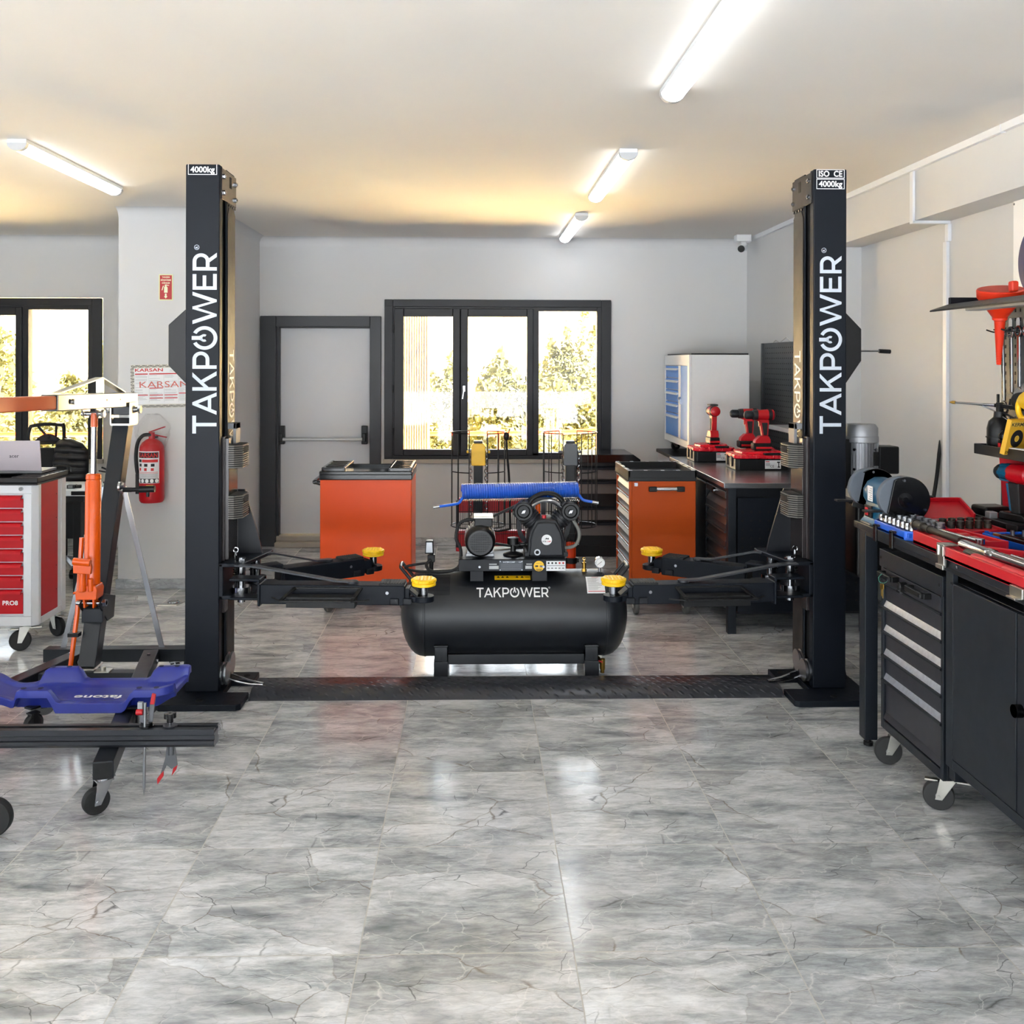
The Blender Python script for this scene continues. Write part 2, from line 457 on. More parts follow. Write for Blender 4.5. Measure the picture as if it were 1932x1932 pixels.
def marble(name, tiled):
    m = bpy.data.materials.new(name); m.use_nodes = True
    nt = m.node_tree; L = nt.links.new
    p = nt.nodes['Principled BSDF']
    N = nt.nodes.new
    def math_(op, a, b=None, c=None):
        n = N('ShaderNodeMath'); n.operation = op
        for i, v in enumerate((a, b, c)):
            if v is None: continue
            if isinstance(v, (int, float)): n.inputs[i].default_value = v
            else: L(v, n.inputs[i])
        return n.outputs[0]
    tc = N('ShaderNodeTexCoord')
    sx = N('ShaderNodeSeparateXYZ'); L(tc.outputs['Object'], sx.inputs[0])
    PT = 0.597
    gx = math_('DIVIDE', math_('ADD', sx.outputs[0], 20 * PT - 0.283), PT)
    gy = math_('DIVIDE', math_('ADD', sx.outputs[1], 20 * PT - 3.302), PT)
    fx, fy = math_('FRACT', gx), math_('FRACT', gy)
    ix, iy = math_('FLOOR', gx), math_('FLOOR', gy)
    cb = N('ShaderNodeCombineXYZ'); L(ix, cb.inputs[0]); L(iy, cb.inputs[1])
    wn = N('ShaderNodeTexWhiteNoise'); wn.noise_dimensions = '3D'; L(cb.outputs[0], wn.inputs['Vector'])
    # six printed faces, some tiles turned round
    sc = N('ShaderNodeSeparateColor'); L(wn.outputs['Color'], sc.inputs[0])
    face = math_('FLOOR', math_('MULTIPLY', sc.outputs[0], 6.99))
    flip = math_('SUBTRACT', math_('MULTIPLY', math_('GREATER_THAN', sc.outputs[1], 0.6), 2), 1)
    lx = math_('MULTIPLY', math_('SUBTRACT', fx, 0.5), flip); ly = math_('MULTIPLY', math_('SUBTRACT', fy, 0.5), flip)
    cv = N('ShaderNodeCombineXYZ')
    if tiled:
        L(lx, cv.inputs[0]); L(ly, cv.inputs[1]); L(math_('MULTIPLY', face, 7.3), cv.inputs[2])
    else:
        L(math_('MULTIPLY', math_('ADD', sx.outputs[0], sx.outputs[1]), 1.7), cv.inputs[0]); L(math_('MULTIPLY', sx.outputs[2], 1.7), cv.inputs[1])
    # stretch along a diagonal grain
    mp = N('ShaderNodeMapping'); mp.inputs['Rotation'].default_value = (0, 0, radians(-52)); mp.inputs['Scale'].default_value = (0.9, 2.9, 1.0)
    L(cv.outputs[0], mp.inputs['Vector'])
    def noise(vec, s, d=6, r=0.6, dist=0.0, off=None):
        n = N('ShaderNodeTexNoise'); n.inputs['Scale'].default_value = s; n.inputs['Detail'].default_value = d; n.inputs['Roughness'].default_value = r; n.inputs['Distortion'].default_value = dist
        if off:
            a = N('ShaderNodeVectorMath'); a.operation = 'ADD'; a.inputs[1].default_value = off; L(vec, a.inputs[0]); vec = a.outputs[0]
        L(vec, n.inputs['Vector']); return n.outputs['Fac']
    def ramp(f, pts):
        r = N('ShaderNodeValToRGB'); e = r.color_ramp.elements
        while len(e) > 1: e.remove(e[-1])
        e[0].position, e[0].color = pts[0]
        for q, c in pts[1:]:
            x = e.new(q); x.color = c
        L(f, r.inputs[0]); return r.outputs[0]
    def mix(f, a, b, mode='MIX'):
        n = N('ShaderNodeMix'); n.data_type = 'RGBA'; n.blend_type = mode
        for i, v in ((0, f), (6, a), (7, b)):
            if isinstance(v, tuple) or isinstance(v, (int, float)): n.inputs[i].default_value = v
            else: L(v, n.inputs[i])
        return n.outputs[2]
    g = lambda v, k=1.0: (v, v, v, 1)
    cloud = noise(mp.outputs[0], 1.5, 8, 0.66, 0.35)
    base = ramp(cloud, [(0.28, rgb(112, 119, 122)), (0.41, rgb(160, 164, 166)), (0.53, rgb(190, 192, 194)), (0.72, rgb(217, 219, 222))])
    fine = noise(mp.outputs[0], 11, 9, 0.75, 0.6, (3, 1, 2))
    base = mix(0.75, base, ramp(fine, [(0.3, g(0.30)), (0.5, g(0.5)), (0.72, g(0.70))]), 'OVERLAY')
    scr = N('ShaderNodeMapping'); scr.inputs['Rotation'].default_value = (0, 0, radians(-46)); scr.inputs['Scale'].default_value = (5.0, 34.0, 1.0); L(cv.outputs[0], scr.inputs['Vector'])
    base = mix(0.5, base, ramp(noise(scr.outputs[0], 1.6, 6, 0.7, 0.5), [(0.30, g(0.34)), (0.5, g(0.5)), (0.70, g(0.62))]), 'OVERLAY')
    # smoky dark drifts
    drift = noise(mp.outputs[0], 1.15, 4, 0.55, 0.8, (9, 4, 1))
    base = mix(ramp(drift, [(0.57, g(0)), (0.74, g(0.75))]), base, rgb(94, 100, 104))
    # veins where a warped noise crosses its middle
    def vein(s, off, wdt, dist=1.6, d=3):
        v = noise(cv.outputs[0], s, d, 0.55, dist, off)
        return math_('ABSOLUTE', math_('SUBTRACT', v, 0.5))
    # cracks: edges of stretched, slightly warped cells, kept only in places
    last = [None]
    def cracks(s_, off, rot, sc_, warp):
        m_ = N('ShaderNodeMapping'); m_.inputs['Location'].default_value = off; m_.inputs['Rotation'].default_value = (0, 0, radians(rot)); m_.inputs['Scale'].default_value = sc_
        nn = N('ShaderNodeTexNoise'); nn.inputs['Scale'].default_value = 5; nn.inputs['Detail'].default_value = 4; L(cv.outputs[0], nn.inputs['Vector'])
        vm = N('ShaderNodeVectorMath'); vm.operation = 'MULTIPLY_ADD'; vm.inputs[1].default_value = (warp, warp, 0); L(nn.outputs['Color'], vm.inputs[0]); L(cv.outputs[0], vm.inputs[2])
        L(vm.outputs[0], m_.inputs['Vector'])
        last[0] = m_.outputs[0]
        v = N('ShaderNodeTexVoronoi'); v.feature = 'DISTANCE_TO_EDGE'; v.inputs['Scale'].default_value = s_; L(m_.outputs[0], v.inputs['Vector'])
        return v.outputs['Distance']
    sp = ramp(noise(cv.outputs[0], 2.4, 2, 0.5, 0, (4, 8, 1)), [(0.50, g(0)), (0.58, g(1))])
    sp2 = ramp(noise(cv.outputs[0], 2.0, 2, 0.5, 0, (1, 3, 6)), [(0.50, g(0)), (0.60, g(1))])
    c1 = cracks(1.35, (0.3, 0.2, 0), -58, (1.0, 1.9, 1.0), 0.16)
    fv = N('ShaderNodeTexVoronoi'); fv.inputs['Scale'].default_value = 1.35
    L(last[0], fv.inputs['Vector'])
    fc_ = N('ShaderNodeSeparateColor'); L(fv.outputs['Color'], fc_.inputs[0])
    fm = math_('ADD', math_('MULTIPLY', fc_.outputs[0], 0.36), 0.80)
    fcol = N('ShaderNodeCombineColor'); L(fm, fcol.inputs[0]); L(fm, fcol.inputs[1]); L(fm, fcol.inputs[2])
    base = mix(1.0, base, fcol.outputs[0], 'MULTIPLY')
    base = mix(math_('MULTIPLY', ramp(c1, [(0.0, g(0.7)), (0.003, g(0.5)), (0.008, g(0))]), sp2), base, rgb(110, 96, 74))
    c2 = cracks(2.6, (1.3, 2.2, 4), -50, (1.0, 2.8, 1.0), 0.13)
    base = mix(math_('MULTIPLY', ramp(c2, [(0.0, g(0.8)), (0.004, g(0.5)), (0.011, g(0))]), sp), base, rgb(74, 74, 74))
    c3 = cracks(1.7, (3.3, 1.2, 7), 40, (1.0, 2.3, 1.0), 0.25)
    base = mix(ramp(c3, [(0.0, g(0.5)), (0.003, g(0.25)), (0.010, g(0))]), base, rgb(226, 224, 222))
    c4 = cracks(6.0, (5.3, 4.2, 2), -40, (1.0, 2.6, 1.0), 0.1)
    base = mix(math_('MULTIPLY', ramp(c4, [(0.0, g(0.22)), (0.03, g(0))]), math_('SUBTRACT', 1, sp)), base, rgb(140, 138, 134))
    L(base, p.inputs['Base Color'])
    p.inputs['Roughness'].default_value = 0.13
    p.inputs['IOR'].default_value = 1.55
    if tiled:
        ex = math_('MINIMUM', fx, math_('SUBTRACT', 1, fx)); ey = math_('MINIMUM', fy, math_('SUBTRACT', 1, fy))
        ed = math_('MINIMUM', ex, ey)
        gm = math_('LESS_THAN', ed, 0.0032)
        L(mix(gm, base, rgb(168, 166, 160)), p.inputs['Base Color'])
        rr = N('ShaderNodeMapRange'); rr.inputs['From Min'].default_value = 0.3; rr.inputs['From Max'].default_value = 0.7; rr.inputs['To Min'].default_value = 0.11; rr.inputs['To Max'].default_value = 0.2; L(fine, rr.inputs['Value'])
        L(math_('ADD', rr.outputs[0], math_('MULTIPLY', gm, 0.15)), p.inputs['Roughness'])
        b = N('ShaderNodeBump'); b.inputs['Strength'].default_value = 0.5; b.inputs['Distance'].default_value = 0.0008
        hgt = math_('SUBTRACT', math_('MULTIPLY', noise(cv.outputs[0], 45, 4, 0.6), 0.25), math_('MULTIPLY', gm, 2.0))
        L(hgt, b.inputs['Height']); L(b.outputs[0], p.inputs['Normal'])
    return m
M_floor = marble('grey_marble_tile', True)
M_skirt = marble('grey_marble_skirting', False)
M_sill = mat('beige_stone', (168, 160, 148), 0.5, 0, 0.1, 14)

M_glass = bpy.data.materials.new('window_glass'); M_glass.use_nodes = True
nt = M_glass.node_tree; nt.nodes.remove(nt.nodes['Principled BSDF'])
tr = nt.nodes.new('ShaderNodeBsdfTransparent'); gl = nt.nodes.new('ShaderNodeBsdfGlossy'); gl.inputs['Roughness'].default_value = 0.02
ms = nt.nodes.new('ShaderNodeMixShader'); fr = nt.nodes.new('ShaderNodeFresnel'); fr.inputs['IOR'].default_value = 1.45
nz = nt.nodes.new('ShaderNodeTexNoise'); nz.inputs['Scale'].default_value = 6
cr = nt.nodes.new('ShaderNodeMapRange'); cr.inputs['To Min'].default_value = 0.93; cr.inputs['To Max'].default_value = 0.99
nt.links.new(nz.outputs['Fac'], cr.inputs['Value']); nt.links.new(cr.outputs[0], tr.inputs['Color'])
nt.links.new(fr.outputs[0], ms.inputs[0]); nt.links.new(tr.outputs[0], ms.inputs[1]); nt.links.new(gl.outputs[0], ms.inputs[2])
nt.links.new(ms.outputs[0], nt.nodes['Material Output'].inputs['Surface'])


CZ = 2.745
BY = 8.72
struct(G().box(-6.2, -3.2, -0.12, 2.86, 8.95, 0).build('floor', M_floor))
struct(G().box(-6.2, -3.2, CZ, 2.86, 8.95, CZ + 0.12).build('ceiling', M_ceil))
g = G()
for a, b, z0, z1 in ((-6.0, -5.29, 0, CZ), (-5.29, -3.28, 0, 0.775), (-5.29, -3.28, 2.20, CZ), (-3.28, -1.885, 0, CZ), (-1.885, -0.825, 2.04, CZ), (-0.825, -0.79, 0, CZ), (-0.79, 1.23, 0, 0.775), (-0.79, 1.23, 2.19, CZ), (1.23, 2.66, 0, CZ)):
    g.box(a, BY, z0, b, BY + 0.23, z1)
# plaster cove where the wall runs into the ceiling
def cove(g, p, q, out, r=0.085):
    p, q, out = Vector(p), Vector(q), Vector(out)
    n = 6
    pts = [(0, 0)] + [(r * (1 - cos(pi / 2 * i / n)), -r * (1 - sin(pi / 2 * i / n))) for i in range(n + 1)][::1]
    pts = [(0, 0), (0, -r)] + [(r - r * cos(pi / 2 * i / n), -r + r * sin(pi / 2 * i / n)) for i in range(1, n)] + [(r, 0)]
    g.prism(pts, p, out, (0, 0, 1), q - p)
struct(g.build('wall_back', M_wall))
g = G().box(-2.56, 7.1, 0, -1.90, BY, CZ)
gc = G(); cove(gc, (-6.0, BY, CZ), (2.46, BY, CZ), (0, -1, 0)); cove(gc, (-2.56, 7.1, CZ), (-1.90, 7.1, CZ), (0, -1, 0)); cove(gc, (-1.90, 7.1, CZ), (-1.90, BY, CZ), (1, 0, 0), 0.06)
struct(gc.build('trim_5', M_wall))
struct(g.build('wall_column', M_wall))
struct(G().box(-6.2, -3.2, 0, -6.0, -2.6, CZ).box(-6.2, 5.6, 0, -6.0, 8.95, CZ).box(-6.2, -2.6, 0, -6.0, 5.6, 0.12).box(-6.2, -2.6, 2.6, -6.0, 5.6, CZ).build('wall_left', M_wall))
g = G()
for y in (-2.6, -0.55, 1.5, 3.55, 5.55): g.box(-6.13, y, 0.12, -6.05, y + 0.06, 2.6)
g.box(-6.13, -2.6, 0.12, -6.05, 5.6, 0.18).box(-6.13, -2.6, 2.54, -6.05, 5.6, 2.6)
w3 = struct(g.build('window_3', M_frame, bevel=0.004))
for y in (-2.54, -0.49, 1.56, 3.61): G().box(-6.095, y, 0.18, -6.085, y + 1.99, 2.54).build('pane', M_glass, w3)
g = G().box(2.46, 6.64, 0, 2.86, 8.95, CZ).box(2.665, -3.2, 0, 2.86, 6.64, CZ)
struct(g.build('wall_right', M_wall))
struct(G().box(2.46, -3.2, 2.434, 2.665, 6.64, CZ).build('beam', M_wall))
g = G().box(-6.0, -3.2, 0, -5.0, -3.0, CZ).box(2.5, -3.2, 0, 2.665, -3.0, CZ).box(-5.0, -3.2, 2.6, 2.5, -3.0, CZ)
struct(g.build('wall_front', M_wall))
g = G().box(-6.0, BY - 0.014, 0, -2.56, BY, 0.072).box(-0.82, BY - 0.014, 0, 2.46, BY, 0.072)
struct(g.build('baseboard_back', M_skirt, bevel=0.002))
g = G().box(-2.574, 7.086, 0, -1.886, 7.1, 0.072).box(-1.9, 7.1, 0, -1.886, BY - 0.05, 0.072).box(-2.574, 7.1, 0, -2.56, BY - 0.014, 0.072)
struct(g.build('baseboard_column', M_skirt, bevel=0.002))
g = G().box(2.446, 6.62, 0, 2.46, BY - 0.014, 0.085).box(2.446, 6.626, 0, 2.665, 6.64, 0.085).box(2.651, -3.0, 0, 2.665, 6.626, 0.085)
struct(g.build('baseboard_right', M_skirt, bevel=0.002))

# cable ducts
M_duct = mat('white_pvc_duct', (222, 224, 228), 0.4, 0, 0.02, 20)
struct(G().box(2.435, -3.0, CZ - 0.036, 2.46, 8.63, CZ).box(2.432, 4.45, CZ - 0.04, 2.46, 4.453, CZ).build('trim_1', M_duct, bevel=0.003))
struct(G().box(2.445, 5.375, 2.42, 2.46, 5.415, CZ - 0.036).build('trim_2', M_duct, bevel=0.003))
struct(G().box(2.445, 5.375, 2.418, 2.66, 5.415, 2.434).build('trim_3', M_duct, bevel=0.003))
struct(G().box(2.645, 5.375, 2.32, 2.665, 5.415, 2.418).box(2.645, 5.395, 0.75, 2.665, 5.437, 2.32).build('trim_4', M_duct, bevel=0.003))

# windows
def rect_frame(g, x0, z0, x1, z1, wl, wr, wb, wt, y0, y1, m=0):
    g.box(x0, y0, z0, x0 + wl, y1, z1, m).box(x1 - wr, y0, z0, x1, y1, z1, m)
    g.box(x0 + wl, y0, z1 - wt, x1 - wr, y1, z1, m).box(x0 + wl, y0, z0, x1 - wr, y1, z0 + wb, m)
def window(name, dx):
    wn = bpy.data.objects.new(name, None); COL.objects.link(wn); wn.location = (dx + 0.22, BY, 0.775); struct(wn)
    T = lambda p: p + Vector((dx, 0, 0))
    g = G(T)
    rect_frame(g, -0.79, 0.775, 1.23, 2.195, 0.075, 0.085, 0.03, 0.065, BY - 0.035, BY + 0.0)
    rect_frame(g, -0.72, 0.80, 1.16, 2.135, 0.02, 0.055, 0.03, 0.04, BY - 0.02, BY + 0.07)
    g.box(0.53, BY - 0.02, 0.80, 0.585, BY + 0.07, 2.10)
    g.box(0.585, BY - 0.0, 0.775, 1.16, BY + 0.07, 0.80)
    g.box(-0.12, BY - 0.012, 0.82, -0.112, BY + 0.05, 2.11)
    g.build('frame', M_frame, wn, bevel=0.004)
    g = G(T)
    for x0, x1 in ((-0.785, -0.725), (1.16, 1.226)):
        g.box(x0, BY - 0.039, 2.135, x1, BY - 0.034, 2.19)
    g.build('corner_cap', M_frame, wn, bevel=0.003)
    for x0, x1, wl, wr in ((-0.705, -0.118, 0.085, 0.065), (-0.114, 0.535, 0.066, 0.057)):
        g = G(T); rect_frame(g, x0, 0.805, x1, 2.115, wl, wr, 0.055, 0.072, BY - 0.035, BY + 0.03)
        s = g.build('sash', M_frame, wn, bevel=0.006)
        G(T).box(x0 + wl - 0.004, BY + 0.004, 0.855, x1 - wr + 0.004, BY + 0.01, 2.047).build('pane', M_glass, s)
    G(T).box(0.58, BY + 0.02, 0.795, 1.11, BY + 0.026, 2.1).build('pane', M_glass, wn)
    g = G(T)
    for z in (1.02, 1.4, 1.93):
        g.cyl((-0.712, BY - 0.04, z - 0.035), (-0.712, BY - 0.04, z + 0.035), 0.008)
    g.build('hinge', M_black, wn)
    g = G(T).box(-0.095, BY - 0.045, 1.375, -0.07, BY - 0.035, 1.43).bar((-0.083, BY - 0.06, 1.40), (-0.096, BY - 0.062, 1.31), 0.014, 0.014, (0, 1, 0)).cyl((-0.083, BY - 0.06, 1.40), (-0.083, BY - 0.035, 1.40), 0.008)
    g.build('handle', M_chrome, wn, bevel=0.003)
    g = G(T).box(-0.80, BY - 0.03, 0.735, 1.24, BY + 0.23, 0.772)
    g.build('sill', M_sill, wn, bevel=0.004)
window('window_1', -4.51)
window('window_2', 0.0)

# door with panic bar
dr = bpy.data.objects.new('door_1', None); COL.objects.link(dr); dr.location = (-1.355, BY, 0); struct(dr)
g = G(); rect_frame(g, -1.89, 0.0, -0.82, 2.045, 0.14, 0.10, 0.0, 0.095, BY - 0.03, BY + 0.02)
rect_frame(g, -1.76, 0.0, -0.912, 1.96, 0.028, 0.012, 0.0, 0.02, BY + 0.02, BY + 0.2)
g.build('frame', mat('black_door_casing', (30, 31, 35), 0.45, 0, 0.06, 16, 0.1, 300), dr, bevel=0.005)
G().box(-1.738, BY + 0.10, 0.09, -0.918, BY + 0.15, 1.945).build('door_leaf', mat('door_pale_grey', (206, 207, 210), 0.5, 0, 0.02, 8), dr, bevel=0.003)
G().box(-1.75, BY - 0.09, 0.0, -0.90, BY + 0.2, 0.042).box(-1.75, BY - 0.01, 0.042, -0.90, BY + 0.2, 0.086).build('threshold', M_sill, dr, bevel=0.006)
for x in (-1.715, -0.975):
    G().box(x - 0.026, BY + 0.04, 0.90, x + 0.026, BY + 0.10, 1.065).box(x - 0.016, BY + 0.01, 0.925, x + 0.016, BY + 0.045, 1.0).build('push_bar_bracket', M_black, dr, bevel=0.005)
G().cyl((-1.70, BY + 0.03, 0.945), (-0.98, BY + 0.03, 0.945), 0.016).build('push_bar', mat('push_bar_grey', (190, 192, 192), 0.35, 0.3, 0.03, 20), dr)
g = G()
for z in (0.3, 1.72): g.cyl((-1.755, BY + 0.09, z - 0.05), (-1.755, BY + 0.09, z + 0.05), 0.009)
g.build('hinge', M_black, dr)

# ceiling lamps: white housing, glowing diffuser
M_led = bpy.data.materials.new('led_diffuser'); M_led.use_nodes = True
p = M_led.node_tree.nodes['Principled BSDF']
p.inputs['Base Color'].default_value = (0.9, 0.9, 0.9, 1); p.inputs['Emission Color'].default_value = (0.93, 0.97, 1.0, 1); p.inputs['Emission Strength'].default_value = 18.0
def lamp(x, y0, y1, label):
    t = thing('ceiling_light', label, 'ceiling lamp', (x, (y0 + y1) / 2, CZ), 'linear lamps under the ceiling')
    g = G().box(x - 0.048, y0, CZ - 0.022, x + 0.048, y1, CZ)
    g.build('housing', M_whitep, t, bevel=0.004)
    n = 10
    prof = [(0.046 * cos(pi * i / n), -0.036 * sin(pi * i / n)) for i in range(n + 1)]
    G().prism(prof, (x, y0 + 0.03, CZ - 0.022), (1, 0, 0), (0, 0, 1), (0, y1 - y0 - 0.06, 0)).build('diffuser', M_led, t)
    for a, b in ((y0, y0 + 0.03), (y1 - 0.03, y1)):
        G().prism([(q[0] * 1.06, q[1] * 1.06) for q in prof], (x, a, CZ - 0.021), (1, 0, 0), (0, 0, 1), (0, b - a, 0)).build('end_cap', M_lgrey, t)
lamp(0.80, 2.52, 3.93, 'lit tube lamp cut by the top edge of the photo, nearest of the row')
lamp(0.80, 5.02, 6.40, 'lit tube lamp in the middle of the row above the compressor')
lamp(0.80, 7.20, 8.56, 'short looking lit tube lamp nearest the back wall')
lamp(-2.27, 4.90, 6.24, 'lit tube lamp alone over the engine crane side')
# ------------------------------------------------------------------ two-post lift
XC = 0.222
M_fin = mat('ribbed_grey_rubber', (104, 101, 96), 0.5, 0.1, 0.08, 40)
M_cover = mat('brown_grey_cover', (44, 40, 38), 0.5, 0.0, 0.06, 20, spec=0.3)
M_inner = mat('glossy_slide_plate', (46, 40, 40), 0.25, 0.1, 0.08, 20)
M_band = mat('black_steel_strap', (48, 50, 55), 0.4, 0.2, 0.05, 30)

def checker():
    m = mat('checker_plate', (60, 62, 68), 0.3, 0.35, 0.06, 20)
    nt = m.node_tree; L = nt.links.new; N = nt.nodes.new
    tc = N('ShaderNodeTexCoord'); s = N('ShaderNodeSeparateXYZ'); L(tc.outputs['Object'], s.inputs[0])
    def mt(op, a, b):
        n = N('ShaderNodeMath'); n.operation = op
        for i, v in enumerate((a, b)):
            if isinstance(v, (int, float)): n.inputs[i].default_value = v
            else: L(v, n.inputs[i])
        return n.outputs[0]
    a = mt('ADD', mt('MULTIPLY', s.outputs[0], 105), mt('MULTIPLY', s.outputs[1], 105)); b = mt('SUBTRACT', mt('MULTIPLY', s.outputs[0], 105), mt('MULTIPLY', s.outputs[1], 105))
    h = mt('POWER', mt('MAXIMUM', mt('MULTIPLY', mt('SINE', a, 0), mt('SINE', mt('MULTIPLY', b, 0.45), 0)), 0), 3)
    bp = N('ShaderNodeBump'); bp.inputs['Strength'].default_value = 0.9; bp.inputs['Distance'].default_value = 0.004
    L(h, bp.inputs['Height']); L(bp.outputs[0], nt.nodes['Principled BSDF'].inputs['Normal'])
    return m
M_check = checker()

def pad(g_, T, fl, par, u, y, zt):
    """screw pad: stem, ring holder; returns nothing"""
    G(T, fl).cyl((u, y, zt - 0.085), (u, y, zt - 0.03), 0.02, n=20).cyl((u, y, zt - 0.112), (u, y, zt - 0.1), 0.032, n=16).build('pad_stem', M_chrome, par)
    g = G(T, fl)
    g.lathe((u, y, zt - 0.038), (0, 0, 1), [(0.045, 0), (0.058, 0.004), (0.058, 0.017), (0.053, 0.018), (0.053, 0.021), (0.059, 0.022), (0.059, 0.033), (0.052, 0.038), (0, 0.038)], 32)
    for k in range(12):
        a = 2 * pi * k / 12
        g.obox((u + 0.055 * cos(a), y + 0.055 * sin(a), zt - 0.010), (0.006 * cos(a), 0.006 * sin(a), 0), (-0.008 * sin(a), 0.008 * cos(a), 0), (0, 0, 0.006))
    for i in range(-2, 3):
        for j in range(-2, 3):
            g.box(u + i * 0.017 - 0.005, y + j * 0.017 - 0.005, zt - 0.002, u + i * 0.017 + 0.005, y + j * 0.017 + 0.005, zt + 0.002)
    g.build('lift_pad', M_yellow, par, bevel=0.0015)

def column(s, label, top):
    T = lambda p: Vector((XC + s * (1.458 + p.x), p.y, p.z))
    fl = s < 0
    X = lambda u: XC + s * (1.458 + u)
    t = thing('lift_column', label, 'car lift', (X(0.08), 4.92, 0), 'columns of the two-post lift')
    g = G(T, fl)
    C = [(0, 4.78), (0.165, 4.78), (0.165, 5.075), (0, 5.075), (0, 4.915), (0.012, 4.915), (0.012, 5.06), (0.153, 5.06), (0.153, 4.794), (0.012, 4.794), (0.012, 4.835), (0, 4.835)]
    g.prism(C, (0, 0, 0.03), (1, 0, 0), (0, 1, 0), (0, 0, top - 0.03))
    g.build('post', M_navy, t, bevel=0.006)
    g = G(T, fl); g.box(0.02, 4.80, 0.1, 0.03, 4.99, top - 0.01)
    g.build('inner_sheet', M_slot, t)
    # base plate with a notch for the cables
    P = [(-0.145, 4.615), (-0.125, 4.60), (0.235, 4.60), (0.25, 4.615), (0.25, 5.09), (-0.13, 5.09), (-0.13, 4.955), (-0.02, 4.955), (-0.02, 4.78), (-0.145, 4.78)]
    bp = G(T, fl).prism(P, (0, 0, 0.0), (1, 0, 0), (0, 1, 0), (0, 0, 0.03)).build('base_plate', M_navy, t, bevel=0.004)
    g = G(T, fl)
    for u, y in ((0.06, 4.66), (0.21, 4.70), (0.21, 5.0), (-0.08, 5.03)):
        g.cyl((u, y, 0.029), (u, y, 0.032), 0.016)
    g.build('anchor_hole', M_slot, bp)
    g = G(T, fl).prism([(0.165, 0.03), (0.228, 0.03), (0.195, 0.235), (0.165, 0.235)], (0, 4.93, 0), (1, 0, 0), (0, 0, 1), (0, 0.012, 0)).build('gusset', M_navy, t)
    # head plate with bolts
    hp = G(T, fl).box(-0.006, 4.80, top - 0.165, 0.0, 5.085, top - 0.012).build('head_plate', M_cover if s > 0 else M_inner, t, bevel=0.002)
    G(T, fl).box(-0.008, 4.955, top - 0.085, -0.0055, 4.985, top - 0.03).box(-0.008, 4.9, top - 0.172, -0.0055, 5.06, top - 0.164).build('slot', M_slot, hp)
    g = G(T, fl)
    for y in (4.83, 5.06):
        for z in (top - 0.05, top - 0.13): g.cyl((-0.006, y, z), (-0.016, y, z), 0.012, n=6).cyl((-0.016, y, z), (-0.02, y, z), 0.006, n=10)
    for i in range(4): g.cyl((-0.006, 4.93 + i * 0.04, top - 0.178), (-0.012, 4.93 + i * 0.04, top - 0.178), 0.006, n=8)
    g.build('bolt', M_chrome, hp)
    # slide cover with the downward wordmark
    n = 8
    pr = [(4.925, 0.08), (5.072, 0.08), (5.072, top - 0.21), (5.045, top - 0.185), (4.95, top - 0.185), (4.925, top - 0.22)]
    sc = G(T, fl).prism(pr, (0, 0, 0), (0, 1, 0), (0, 0, 1), (-0.004, 0, 0)).build('slide_cover', M_cover, t, bevel=0.001)
    g = G()
    if s < 0: put_wordmark(g, lambda a, b: (X(-0.0055), 4.955 + 0.09 * b, 1.70 - 0.46 * a), 6, 0, (1, 0, 0))
    else: put_wordmark(g, lambda a, b: (X(-0.0055), 5.045 - 0.09 * b, 1.70 - 0.46 * a), 6, 0, (-1, 0, 0))
    g.build('lettering', M_white, sc)
    # front lettering
    g = G()
    bx = X(0.013) if s < 0 else X(0.139)
    ch = 0.117 if s < 0 else 0.108
    put_wordmark(g, lambda a, b: (bx - ch * b, 4.7785, 1.289 + 0.880 * a))
    bx2 = bx - ch
    g.ring((bx2 + 0.02, 4.7785, 2.195), (0, -1, 0), 0.0125, 0.0105, 0.0005, 24)
    g.text('R', (bx2 + 0.0265, 4.778, 2.195), (0, 0, 1), (-1, 0, 0), 0.013, fat=0.02)
    g.build('lettering', M_letter, t)
    g = G()
    xm = X(0.083)
    z1 = 2.573 if s < 0 else 2.523
    def plate(z, h, txt, closed=True, wd=0.14):
        g.box(xm - wd / 2, 4.778, z - h / 2, xm - wd / 2 + 0.003, 4.7786, z + h / 2).box(xm + wd / 2 - 0.003, 4.778, z - h / 2, xm + wd / 2, 4.7786, z + h / 2)
        g.box(xm - wd / 2, 4.778, z - h / 2, xm + wd / 2, 4.7786, z - h / 2 + 0.003)
        if closed: g.box(xm - wd / 2, 4.778, z + h / 2 - 0.003, xm + wd / 2, 4.7786, z + h / 2)
        g.text(txt, (xm, 4.7778, z - 0.013), (1, 0, 0), (0, 0, 1), 0.028, fat=0.025, width=wd * 0.84)
    plate(z1, 0.05, '4000kg', s > 0)
    if s > 0:
        plate(2.573, 0.044, 'ISO  CE', True)
    g.build('rating_label', M_white, t)
    # lock housing on the outer side
    g = G(T, fl)
    g.prism([(0.165, 1.52), (0.19, 1.53), (0.272, 1.65), (0.272, 1.81), (0.19, 1.895), (0.165, 1.905)] if s > 0 else [(0.165, 1.525), (0.19, 1.535), (0.272, 1.62), (0.272, 1.82), (0.19, 1.895), (0.165, 1.905)], (0, 4.86, 0), (1, 0, 0), (0, 0, 1), (0, 0.13, 0))
    g.build('lock_cover', M_black, t, bevel=0.004)
    if s > 0:
        lv = G(T, fl).cyl((0.27, 4.92, 1.70), (0.39, 4.92, 1.70), 0.005).build('release_lever', M_chrome, t)
        G(T, fl).cyl((0.385, 4.92, 1.70), (0.445, 4.92, 1.697), 0.011, n=12).build('grip', M_black, lv, bevel=0.002)
    # carriage
    c = G(T, fl).box(-0.012, 4.838, 0.40, 0.02, 4.912, 1.27).box(-0.03, 4.85, 0.66, -0.004, 5.03, 1.26)
    car = c.build('carriage', M_inner, t, bevel=0.003)
